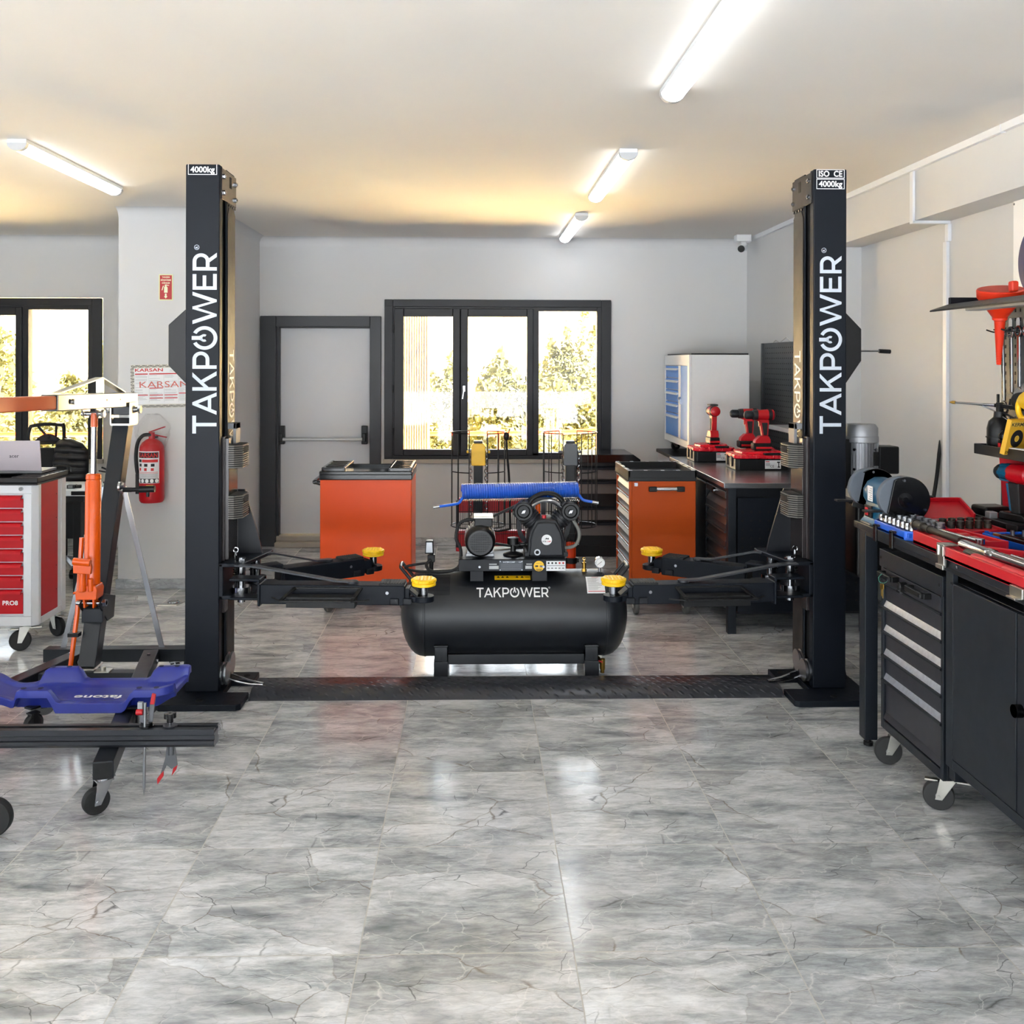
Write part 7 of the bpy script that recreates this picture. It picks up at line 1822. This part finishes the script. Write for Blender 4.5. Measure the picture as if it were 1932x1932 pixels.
for y, sg, nm in ((3.975, -1, 'front'), (4.285, 1, 'rear')):
    st = G().cyl((ax - 0.012, y - 0.016, az + 0.008), (ax - 0.012, y + 0.016, az + 0.008), 0.086, n=48).build('grinding_wheel', M_stone, t, bevel=0.004)
    g = G()
    pts = [(0.095 * cos(radians(a)), 0.095 * sin(radians(a))) for a in range(-148, 125, 8)]
    poly = pts
    g.prism(poly, (ax + 0.014, y + (-0.030 if sg < 0 else 0.018), az), (1, 0, 0), (0, 0, 1), (0, 0.012, 0))
    inner = [(p_[0] * 0.95, p_[1] * 0.95) for p_ in pts]
    g.prism(pts + inner[::-1], (ax + 0.014, y - 0.028, az), (1, 0, 0), (0, 0, 1), (0, 0.056, 0))
    gd = g.build('wheel_guard', M_blackg, t, bevel=0.003)
    yf = y - 0.031
    g = G()
    for a in (150 - 50, -28, -95): g.cyl((ax + 0.014 + 0.082 * cos(radians(a)), yf, az + 0.082 * sin(radians(a))), (ax + 0.014 + 0.082 * cos(radians(a)), yf - 0.004, az + 0.082 * sin(radians(a))), 0.0055, n=10)
    g.build('screw', M_chrome, gd)
    G().lathe((ax + 0.005, y - 0.03, az), (0, -1, 0), [(0.03, 0), (0.03, 0.003), (0.012, 0.004), (0.010, 0.012), (0, 0.012)], 24).build('axle_cap', M_blackg, gd)
    G().box(ax - 0.155, y - 0.02, az - 0.052, ax - 0.085, y + 0.02, az - 0.044).bar((ax - 0.09, y - 0.026, az - 0.06), (ax - 0.0, y - 0.033, az - 0.085), 0.006, 0.02, (0, 0, 1)).build('tool_rest', M_black, gd, bevel=0.001)

o = G().tube([(2.655, 5.49, 1.2), (2.652, 5.49, 1.12), (2.645, 5.5, 1.0), (2.63, 5.5, 0.9), (2.60, 5.48, 0.78), (2.55, 5.46, 0.72)], [0.003, 0.011, 0.011, 0.011, 0.011, 0.011], 8).build('cable', M_black, None, (2.62, 5.49, 0.9))
tag(o, 'black cable running down the right wall beside the white duct, above the grinder', 'cable')
G2 = G

# blue socket tray
def tray(poly, z0, h, wall, mat_, t, name='tray', m=0):
    g = G().prism(poly, (0, 0, z0), (1, 0, 0), (0, 1, 0), (0, 0, h * 0.35))
    n = len(poly); c = Vector((sum(p[0] for p in poly) / n, sum(p[1] for p in poly) / n))
    for a, b in zip(poly, poly[1:] + poly[:1]):
        p, q = Vector(a), Vector(b); d = (q - p).normalized(); nr = Vector((-d.y, d.x))
        if (c - p).dot(nr) < 0: nr = -nr
        g.prism([tuple(p), tuple(q), tuple(q + nr * wall), tuple(p + nr * wall)], (0, 0, z0), (1, 0, 0), (0, 1, 0), (0, 0, h))
    return g.build(name, mat_, t, bevel=0.003)
t = thing('socket_tray', 'blue plastic tray of chrome sockets at the bench edge beside the grinder', 'socket tray', (1.80, 3.85, TZ))
tray([(1.662, 3.995), (1.69, 4.03), (1.82, 4.03), (1.85, 3.99), (1.84, 3.70), (1.70, 3.685), (1.662, 3.72)], TZ + 0.0005, 0.036, 0.008, M_blue2, t)
g = G().box(1.67, 3.70, TZ + 0.012, 1.835, 4.02, TZ + 0.03).build('insert', M_blue2, t, bevel=0.002)
for y in (3.95, 3.795):
    G().box(1.640, y - 0.014, TZ - 0.045, 1.650, y + 0.014, TZ + 0.025).box(1.640, y - 0.014, TZ + 0.015, 1.66, y + 0.014, TZ + 0.025).build('latch', M_blackg, t, bevel=0.003)
first = None
random.seed(3)
def socket(x, y, r, h, m_, label, grp, name='socket', z=TZ + 0.0305):
    g = G().lathe((x, y, z), (0, 0, 1), [(r, 0), (r, h * 0.55), (r * 0.93, h * 0.6), (r * 0.93, h), (r * 0.66, h), (r * 0.62, h * 0.7), (0, h * 0.7)], 18)
    o = g.build(name, m_, None, (x, y, z)); return tag(o, label, 'socket', grp)
base_s = socket(1.69, 3.99, 0.0115, 0.03, M_chrome, 'small chrome socket in the edge row of the blue tray', 'small sockets in the edge row of the blue tray')
for k in range(1, 8): dup(base_s, (0.001 * k, -0.0375 * k, 0))
base_m = socket(1.742, 3.985, 0.0155, 0.034, M_steel, 'medium steel socket in the middle row of the blue tray', 'medium sockets in the middle row of the blue tray')
for k in range(1, 7): dup(base_m, (0.003 * k, -0.042 * k, 0))
base_l = socket(1.795, 3.985, 0.019, 0.036, M_steel, 'large steel socket in the wall side row of the blue tray', 'large sockets in the wall side row of the blue tray')
for k in range(1, 6): dup(base_l, (0.003 * k, -0.05 * k, 0))

# red impact socket case, lid open
M_case = mat('red_blow_mould', (190, 20, 36), 0.4, 0, 0.07, 30, 0.1, 400)
M_phos = mat('black_phosphate', (70, 66, 60), 0.4, 0.7, 0.1, 60)
t = thing('socket_case', 'small open red case with dark impact sockets at the back of the long bench', 'socket case', (1.98, 3.86, TZ))
tray([(1.87, 4.01), (2.09, 4.01), (2.09, 3.77), (1.93, 3.72), (1.87, 3.76)], TZ + 0.0005, 0.034, 0.008, M_case, t)
G().box(1.88, 3.775, TZ + 0.01, 2.08, 4.0, TZ + 0.026).build('insert', M_case, t, bevel=0.002)
M_l = rot_about((1.98, 4.02, TZ + 0.034), 22, 'X')
g = G(M_l)
g.box(1.865, 4.02, TZ + 0.034, 2.095, 4.16, TZ + 0.039)
for a in ((1.865, 4.02, 1.873, 4.16), (2.087, 4.02, 2.095, 4.16), (1.873, 4.152, 2.087, 4.16)): g.box(a[0], a[1], TZ + 0.039, a[2], a[3], TZ + 0.058)
g.build('lid', M_case, t, bevel=0.003)
G(M_l).box(1.93, 4.155, TZ + 0.04, 1.975, 4.17, TZ + 0.062).build('latch', M_blackg, t, bevel=0.002)
b0_ = socket(1.90, 3.90, 0.0155, 0.03, M_phos, 'dark impact socket standing in the small red case', 'dark impact sockets in the small red case', 'impact_socket', TZ + 0.0265)
for k in range(1, 10): dup(b0_, (0.040 * (k % 5) - 0.004 * (k // 5), 0.006 * (k % 5) - 0.075 * (k // 5), 0))

# long red case with drive tools
t = thing('tool_case', 'open red case holding dark extension and chrome ratchet, between blue tray and front red case', 'tool case', (1.80, 3.52, TZ))
tray([(1.668, 3.66), (1.86, 3.70), (1.91, 3.43), (1.80, 3.42), (1.668, 3.435)], TZ + 0.0005, 0.05, 0.010, M_case, t)
g = G().prism([(1.68, 3.65), (1.85, 3.685), (1.895, 3.44), (1.68, 3.445)], (0, 0, TZ + 0.015), (1, 0, 0), (0, 1, 0), (0, 0, 0.018))
for k in range(3): g.box(1.80, 3.46 + k * 0.065, TZ + 0.03, 1.86, 3.50 + k * 0.065, TZ + 0.046)
g.build('insert', M_case, t, bevel=0.004)
o = thing('extension_bar', 'dark grey extension bar with socket lying across the red case next to blue tray', 'extension bar', (1.70, 3.52, TZ + 0.05))
a = Vector((1.695, 3.63, TZ + 0.066)); b = Vector((1.715, 3.39, TZ + 0.060))
G().cyl(a, b, 0.0125, n=20).build('shaft', M_phos, o)
d = (a - b).normalized()
G().cyl(a, a + d * 0.05, 0.018, n=20).cyl(a - d * 0.045, a - d * 0.03, 0.016, n=20).cyl(a + d * 0.05, a + d * 0.062, 0.021, 0.018, n=20).build('socket_end', M_phos, o)
o = thing('ratchet', 'slim chrome ratchet handle lying in the red case by the extension bar', 'ratchet', (1.76, 3.5, TZ + 0.05))
G().cyl((1.745, 3.62, TZ + 0.058), (1.775, 3.42, TZ + 0.056), 0.007, n=14).cyl((1.772, 3.44, TZ + 0.056), (1.78, 3.39, TZ + 0.056), 0.011, n=16).build('handle', M_chrome, o)
G().cyl((1.782, 3.385, TZ + 0.047), (1.782, 3.385, TZ + 0.068), 0.016, n=20).build('head', M_chrome, o, bevel=0.003)

# front red case with torque wrench
t = thing('tool_case', 'long red open case with silver latch holding the chrome torque wrench, at the bench edge', 'tool case', (1.8, 3.1, TZ))
tray([(1.645, 3.405), (1.80, 3.37), (1.92, 3.25), (1.95, 2.55), (1.645, 2.55)], TZ + 0.0005, 0.044, 0.014, M_case, t)
g = G().prism([(1.655, 3.39), (1.79, 3.36), (1.905, 3.24), (1.935, 2.56), (1.655, 2.56)], (0, 0, TZ + 0.01), (1, 0, 0), (0, 1, 0), (0, 0, 0.018))
for y0, y1 in ((3.20, 3.05), (3.01, 2.87)):
    g.tube([(1.672, y0 + 0.008, TZ + 0.034), (1.672, y0, TZ + 0.036), (1.672, y1, TZ + 0.036), (1.672, y1 - 0.008, TZ + 0.034)], [0.010, 0.017, 0.017, 0.010], 12)
for k in range(7): g.box(1.80, 3.22 - k * 0.028, TZ + 0.025, 1.88, 3.205 - k * 0.028, TZ + 0.043)
g.build('insert', M_case, t, bevel=0.004)
g = G().prism([(1.638, 3.40), (1.648, 3.40), (1.66, 3.37), (1.648, 3.36), (1.640, 3.36)], (0, 0, TZ - 0.03), (1, 0, 0), (0, 1, 0), (0, 0, 0.08))
for z in (TZ + 0.046,): g.box(1.636, 3.352, z, 1.69, 3.405, z + 0.006)
g.box(1.632, 3.352, TZ - 0.036, 1.640, 3.405, TZ - 0.02).box(1.634, 3.355, TZ + 0.01, 1.642, 3.366, TZ + 0.046).box(1.634, 3.392, TZ + 0.01, 1.642, 3.403, TZ + 0.046)
g.build('latch', M_zinc, t, bevel=0.002)
G().box(1.632, 2.86, TZ - 0.02, 1.644, 2.93, TZ + 0.012).box(1.615, 2.87, TZ - 0.024, 1.64, 2.92, TZ - 0.018).build('latch', M_zinc, t, bevel=0.002)
o = thing('torque_wrench', 'thick chrome torque wrench lying along the front red case', 'torque wrench', (1.75, 3.1, TZ + 0.05))
a, b = Vector((1.685, 3.325, TZ + 0.062)), Vector((1.712, 2.70, TZ + 0.058)); d = (b - a).normalized()
G().cyl(a + d * 0.20, b, 0.0145, n=24).build('tube', M_chrome, o)
G().lathe(a - d * 0.0, d, [(0.0, 0), (0.014, 0.003), (0.017, 0.02), (0.015, 0.16), (0.018, 0.165), (0.018, 0.2), (0.0145, 0.205)], 20).build('head_arm', M_chrome, o)
G().cyl(a + d * 0.05 - Vector((0.012, 0, 0.020)), a + d * 0.19 - Vector((0.012, 0, 0.020)), 0.011, n=16).box(1.680, 3.13, TZ + 0.034, 1.705, 3.16, TZ + 0.058).build('drive', M_phos, o)
for k, x in enumerate((1.755, 1.775)):
    o = G().cyl((x, 3.20 - 0.03 * k, TZ + 0.050), (x + 0.03, 2.72, TZ + 0.048), 0.006, n=12).build('extension_rod', M_chrome, None, (x + 0.015, 2.95, TZ + 0.05))
    tag(o, ('thin chrome rod beside the torque wrench, longer of two', 'thin chrome rod beside the torque wrench, shorter of two')[k], 'rod')

# blue bit holder, black pouch, flat black tool behind
t = thing('bit_rack', 'blue rack of short steel bits behind the front red case', 'bit rack', (2.07, 3.55, TZ))
tray([(1.955, 3.70), (2.22, 3.73), (2.22, 3.25), (1.985, 3.22)], TZ + 0.0005, 0.034, 0.012, M_blue2, t)
g = G()
for k in range(16): g.box(1.959 + 0.0018 * k, 3.69 - k * 0.029, TZ + 0.034, 1.971 + 0.0018 * k, 3.68 - k * 0.029, TZ + 0.043)
g.build('comb', M_blue2, t)
g = G().box(2.0, 3.26, TZ + 0.012, 2.205, 3.69, TZ + 0.028)
g.build('insert', M_black, t)
bb = G().cyl((2.04, 3.64, TZ + 0.0285), (2.04, 3.64, TZ + 0.052), 0.008, n=12).build('bit', M_steel, None, (2.04, 3.64, TZ + 0.0285)); tag(bb, 'short steel bit upright in the blue rack', 'bit', 'steel bits in the blue rack')
for k in range(1, 12): dup(bb, (0.045 * (k % 3), -0.095 * (k // 3), 0))
t = thing('file_case', 'black handled flat tool lying against the blue bit rack', 'hand tool', (1.94, 3.43, TZ))
G().bar((1.925, 3.50, TZ + 0.056), (1.955, 3.36, TZ + 0.052), 0.03, 0.016).build('handle', M_blackg, t, bevel=0.005)
G().bar((1.917, 3.54, TZ + 0.056), (1.925, 3.50, TZ + 0.056), 0.014, 0.008).build('blade', M_brass, t)
t = thing('pouch', 'dark green rounded pouch beside the front red case, at the photo edge', 'pouch', (1.90, 3.0, TZ))
G().sphere((1.872, 3.16, TZ + 0.063), 0.035, 18, 0, (1, 1.3, 0.5)).build('body', mat('dark_green_cloth', (18, 40, 34), 0.7, 0, 0.1, 60), t)

# black drill case with the teal drill and the raised red lid
t = thing('drill_case', 'open black drill case at the back of the bench under the teal drill', 'drill case', (2.19, 3.97, TZ))
tray([(2.105, 4.175), (2.27, 4.175), (2.27, 3.76), (2.125, 3.76), (2.105, 3.80)], TZ + 0.0005, 0.05, 0.012, M_black, t)
g = G().prism([(2.115, 4.165), (2.26, 4.165), (2.26, 3.77), (2.13, 3.77)], (0, 0, TZ + 0.012), (1, 0, 0), (0, 1, 0), (0, 0, 0.03))
g.build('insert', M_slot, t, bevel=0.003)
G().prism([(2.14, 4.15), (2.26, 4.155), (2.265, 4.05), (2.15, 4.04)], (0, 0, TZ + 0.03), (1, 0, 0), (0, 1, 0), (0, 0, 0.05)).build('charger', M_black, t, bevel=0.012, seg=3)
G().box(2.13, 3.97, TZ + 0.042, 2.165, 4.01, TZ + 0.07).build('bit_box', M_alu, t, bevel=0.004)
G().box(2.185, 3.98, TZ + 0.042, 2.225, 4.02, TZ + 0.06).build('red_clip', M_redp, t, bevel=0.003)
L0, R0 = Vector((2.215, 3.92, TZ + 0.0425)), Matrix.Rotation(radians(104), 3, 'Z')
Td = lambda p: L0 + R0 @ p
t = thing('cordless_drill', 'teal and red cordless impact driver standing on the open black case', 'cordless drill', tuple(L0))
G(Td).prism([(-0.075, 0), (0.065, 0), (0.07, 0.02), (0.06, 0.034), (-0.06, 0.034), (-0.078, 0.02)], (0, -0.034, 0), (1, 0, 0), (0, 0, 1), (0, 0.068, 0)).build('battery', M_black, t, bevel=0.008)
G(Td).prism([(-0.036, 0.03), (0.012, 0.03), (0.032, 0.155), (-0.028, 0.155)], (0, -0.021, 0), (1, 0, 0), (0, 0, 1), (0, 0.042, 0)).build('grip', M_rubber, t, bevel=0.006)
G(Td).prism([(0.006, 0.04), (0.018, 0.04), (0.038, 0.15), (0.026, 0.15)], (0, -0.0215, 0), (1, 0, 0), (0, 0, 1), (0, 0.043, 0)).build('grip_front', M_teal, t, bevel=0.002)
g = G(Td).lathe((-0.075, 0, 0.192), (1, 0, 0), [(0.026, 0), (0.038, 0.01), (0.042, 0.05), (0.038, 0.10)], 20)
g.build('motor_housing', M_redp, t)
g = G(Td).lathe((0.022, 0, 0.192), (1, 0, 0), [(0.037, 0), (0.036, 0.04), (0.030, 0.052)], 20)
for k in range(6):
    a = 2 * pi * k / 6; g.obox((0.045, 0.034 * cos(a), 0.192 + 0.034 * sin(a)), (0.024, 0, 0), (0, -0.007 * sin(a), 0.007 * cos(a)), (0, 0.004 * cos(a), 0.004 * sin(a)))
g.build('gearbox', M_teal, t)
G(Td).lathe((0.07, 0, 0.192), (1, 0, 0), [(0.029, 0), (0.031, 0.02), (0.022, 0.035), (0.016, 0.038), (0, 0.03)], 20).build('nose', M_rubber, t)
t = thing('case_lid', 'red moulded case lid standing upright on the bench behind the teal drill', 'case lid', (2.285, 3.9, TZ))
ch = rot_about((2.42, 3.9, TZ + 0.05), 0, 'Z')
g = G()
def LP(u, z, dx=0): return (2.47 + 0.0 * u + dx, 4.10 - u + (z - TZ) * 0.10 * 0, z)
g.prism([(4.175, 1.235), (3.60, 1.225), (3.60, 0.957), (4.135, 0.957)], (2.278, 0, 0), (0, 1, 0), (0, 0, 1), (0.02, 0, 0))
for k in range(4):
    for j in range(3): g.box(2.270, 4.10 - k * 0.13, 0.99 + j * 0.08, 2.28, 4.01 - k * 0.13, 1.05 + j * 0.08)
g.build('shell', M_case, t, bevel=0.008)

# tool board with shelves
M_board = mat('tool_board_grey', (72, 76, 80), 0.42, 0.1, 0.06, 14)
t = thing('tool_board', 'dark perforated tool board with two shelves above the long bench', 'tool board', (2.3, 3.2, 0.955))
g = G().box(2.30, 1.6, 0.955, 2.325, 4.195, 1.93, 0)
for i in range(9):
    for j in range(24): g.box(2.2992, 4.165 - i * 0.038, 1.02 + j * 0.038, 2.3, 4.155 - i * 0.038, 1.034 + j * 0.038, 1)
g.build('panel', [M_board, M_slot], t)
g = G().prism([(2.06, 1.885), (2.30, 1.885), (2.30, 1.897), (2.072, 1.897), (1.985, 1.868), (1.985, 1.860)], (0, 1.6, 0), (1, 0, 0), (0, 0, 1), (0, 2.60, 0))
g.box(2.28, 1.6, 1.897, 2.30, 4.20, 1.925).box(2.07, 4.185, 1.88, 2.30, 4.205, 1.925)
g.build('top_shelf', M_dark, t, bevel=0.003)
G().box(2.03, 3.2, 1.855, 2.09, 3.98, 1.875).build('lamp_strip', M_alu, t, bevel=0.003)
g = G().box(2.125, 1.6, 1.262, 2.30, 4.075, 1.272).box(2.12, 1.6, 1.258, 2.128, 4.08, 1.30).box(2.12, 4.07, 1.258, 2.30, 4.08, 1.30)
g.prism([(2.128, 1.262), (2.30, 1.262), (2.30, 1.225)], (0, 4.06, 0), (1, 0, 0), (0, 0, 1), (0, 0.015, 0))
g.build('low_shelf', M_dark, t, bevel=0.002)
for k in range(3):
    y = 4.118 - k * 0.058
    h_ = G().prism([(-0.012, 0), (0.012, 0), (0.012, 0.035), (0.006, 0.045), (-0.006, 0.045), (-0.012, 0.035)], (2.2985, y, 1.787), (0, 1, 0), (0, 0, 1), (-0.003, 0, 0)).build('hook', M_whitep, t, bevel=0.001)
    G().tube([(2.297, y, 1.79), (2.27, y + 0.002, 1.776), (2.23, y + 0.006, 1.772), (2.20, y + 0.014, 1.782)], 0.003, 6).build('prong', M_slot, h_)
def wrench(y, z, ln, label, tilt=0.0):
    t = thing('combination_wrench', label, 'wrench', (2.27, y, z), 'combination wrenches on the tool board')
    T = rot_about((2.27, y, z), tilt, 'X')
    G(T).ring((2.262, y, z), (1, 0, 0), 0.025, 0.0165, 0.013, 24).build('ring', M_chrome, t, bevel=0.002)
    G(T).bar((2.268, y, z - 0.018), (2.268, y, z - ln + 0.03), 0.010, 0.020, (0, 1, 0)).build('shank', M_chrome, t, bevel=0.003)
    pts = [(0.033 * cos(radians(a)), 0.029 * sin(radians(a))) for a in range(-60, 241, 20)]
    inn = [(-0.010, -0.010), (-0.004, 0.004), (0.006, 0.004), (0.011, -0.010)]
    G(T).prism(pts + inn, (2.261, y, z - ln), (0, 1, 0), (0, 0, 1), (0.012, 0, 0)).build('jaw', M_chrome, t, bevel=0.002)
wrench(4.128, 1.765, 0.318, 'longest chrome combination wrench, hanging nearest the free edge of the board', -2.5)
wrench(4.062, 1.770, 0.285, 'chrome combination wrench hanging second from the free board edge', -1.5)
wrench(4.002, 1.772, 0.262, 'chrome combination wrench hanging third from the free board edge', -1.0)
wrench(3.942, 1.772, 0.24, 'chrome combination wrench hanging fourth from free edge, cut by the photo edge', 0)

t = thing('funnel', 'red plastic funnel stuck through the top shelf of the tool board', 'funnel', (2.17, 4.02, 1.62))
fx, fy = 2.19, 4.12
a, b = Vector((2.20, 4.02, 1.945)), Vector((2.232, 4.09, 1.635)); d = (b - a).normalized()
G().lathe(a, d, [(0.088, -0.005), (0.092, 0.0), (0.09, 0.03), (0.03, 0.115), (0.03, 0.125), (0.022, 0.13), (0.0095, 0.32), (0.007, 0.32), (0.018, 0.13), (0.026, 0.115), (0.082, 0.02), (0.085, -0.005)], 40).build('cone', mat('red_orange_plastic', (222, 52, 22), 0.35, 0, 0.04, 30), t)
g = G()
for k in range(5): g.torus(a + d * (0.265 + k * 0.011), d, 0.0125 - k * 0.0006, 0.0015, 16, 5)
g.build('ridges', mat('red_orange_plastic', (222, 52, 22)), t)
G().box(2.185, 3.905, 1.93, 2.215, 3.94, 1.975).build('tab', mat('red_orange_plastic', (222, 52, 22)), t, bevel=0.008)

t = thing('oil_can', 'black oil can with long thin brass tipped spout on the low shelf', 'oil can', (2.20, 4.01, 1.272))
ox, oy = 2.20, 4.025
G().lathe((ox, oy, 1.272), (0, 0, 1), [(0.0, 0), (0.047, 0.0), (0.049, 0.004), (0.049, 0.055), (0.053, 0.056), (0.053, 0.061), (0.049, 0.062), (0.049, 0.095), (0.042, 0.125), (0.024, 0.142), (0.022, 0.165), (0, 0.165)], 32).build('body', M_black, t)
g = G().box(ox - 0.01, oy - 0.012, 1.43, ox + 0.01, oy + 0.012, 1.475).bar((ox, oy + 0.03, 1.462), (ox + 0.03, oy - 0.16, 1.452), 0.018, 0.016).bar((ox, oy, 1.44), (ox + 0.02, oy - 0.14, 1.40), 0.012, 0.006).bar((ox, oy + 0.012, 1.47), (ox, oy + 0.012, 1.51), 0.01, 0.01, (0, 1, 0))
g.build('pump_lever', M_black, t, bevel=0.002)
sp_ = G().tube([(ox, oy + 0.03, 1.462), (ox - 0.04, oy + 0.06, 1.464), (ox - 0.075, oy + 0.10, 1.467), (ox - 0.115, oy + 0.145, 1.469)], [0.0065, 0.006, 0.005, 0.0045], 10).tube([(ox + 0.01, oy - 0.06, 1.40), (ox - 0.01, oy + 0.03, 1.44), (ox - 0.045, oy + 0.065, 1.462)], 0.003, 8).build('spout', M_chrome, t)
G().lathe((ox - 0.115, oy + 0.145, 1.469), (-0.66, 0.68, 0.04), [(0.007, 0), (0.007, 0.012), (0.002, 0.024), (0, 0.026)], 12).build('tip', M_brass, t)
t = thing('jar', 'small glossy black round jar beside the oil can', 'jar', (2.20, 3.93, 1.272))
G().lathe((2.175, 3.915, 1.272), (0, 0, 1), [(0, 0), (0.034, 0.0), (0.036, 0.006), (0.036, 0.055), (0.032, 0.06), (0.037, 0.062), (0.036, 0.078), (0.022, 0.094), (0, 0.098)], 28).build('body', M_blackg, t)
G().quad((2.1385, 3.905, 1.285), (2.1385, 3.925, 1.285), (2.1385, 3.925, 1.315), (2.1385, 3.905, 1.315)).build('label', M_redp, t)
t = thing('abrasive_disc_box', 'yellow box with black disc picture leaning on the low shelf', 'box', (2.16, 3.83, 1.272))
Rb = Matrix.Rotation(radians(25), 3, 'Z'); cb_ = Vector((2.15, 3.835, 1.274))
Tb = lambda p: cb_ + Rb @ (Matrix.Rotation(radians(14), 3, 'X') @ p)
G(Tb).box(-0.055, 0, 0.002, 0.075, 0.02, 0.145).build('carton', mat('yellow_carton', (216, 166, 44), 0.5, 0, 0.04, 20), t, bevel=0.001)
g = G(Tb).ring((0.0, -0.0006, 0.068), (0, 1, 0), 0.036, 0.010, 0.0005, 36).ring((0, -0.0007, 0.068), (0, 1, 0), 0.013, 0.010, 0.0005, 24, 1).box(-0.05, -0.0006, 0.118, 0.075, -0.0002, 0.136, 1)
g.text('KERMA', (-0.048, -0.0009, 0.120), (1, 0, 0), (0, 0, 1), 0.014, 0, 'L', 0.03, 0.09).text('DİSKİ 1', (-0.05, -0.0009, 0.008), (1, 0, 0), (0, 0, 1), 0.010, 0, 'L', 0.03, 0.07)
g.build('print', [M_ink, mat('yellow_light_print', (232, 196, 90), 0.5, 0, 0.03, 20)], t)
t = thing('paper_sheet', 'white folded paper lying on the low shelf edge under the yellow box', 'paper', (2.15, 3.74, 1.30))
G().bar((2.14, 3.82, 1.303), (2.13, 3.70, 1.305), 0.03, 0.003, (0, 0, 1)).build('sheet', M_white, t)
t = thing('angle_grinder', 'yellow and black hand power tool on the low shelf behind the yellow box', 'power tool', (2.22, 3.82, 1.40))
G().lathe((2.23, 3.945, 1.485), (0, -1, 0.05), [(0.02, 0), (0.034, 0.01), (0.036, 0.05), (0.03, 0.07)], 20).box(2.22, 3.80, 1.275, 2.26, 3.88, 1.46).build('gear_head', M_rubber, t, bevel=0.003)
G().lathe((2.23, 3.885, 1.488), (0, -1, 0.05), [(0.034, 0), (0.040, 0.02), (0.041, 0.10), (0.036, 0.2), (0.03, 0.3)], 20).build('housing', M_yel2, t)
G().torus((2.205, 3.85, 1.46), (1, 0, 0), 0.045, 0.011, 24, 10).build('loop_handle', M_yel2, t)

# sign board and the small things high on the right wall
t = thing('wall_sign', 'white board with large round dark blue emblem on the right wall, cut by photo edge', 'sign', (2.66, 4.3, 2.0))
G().box(2.655, 3.6, 1.62, 2.6645, 4.735, 2.448).build('board', M_white, t, bevel=0.001)
G().cyl((2.6545, 4.50, 2.125), (2.6535, 4.50, 2.125), 0.19, n=56).build('emblem', mat('dark_blue_print', (12, 16, 88), 0.4, 0, 0.04, 20), t)
G().box(2.652, 4.722, 2.415, 2.656, 4.73, 2.425).build('nail', M_chrome, t)
G().tube([(2.3, 4.0, 1.93), (2.4, 3.98, 1.975), (2.5, 3.96, 1.96), (2.64, 3.95, 2.02)], 0.004, 6).build('wire', M_black, t)
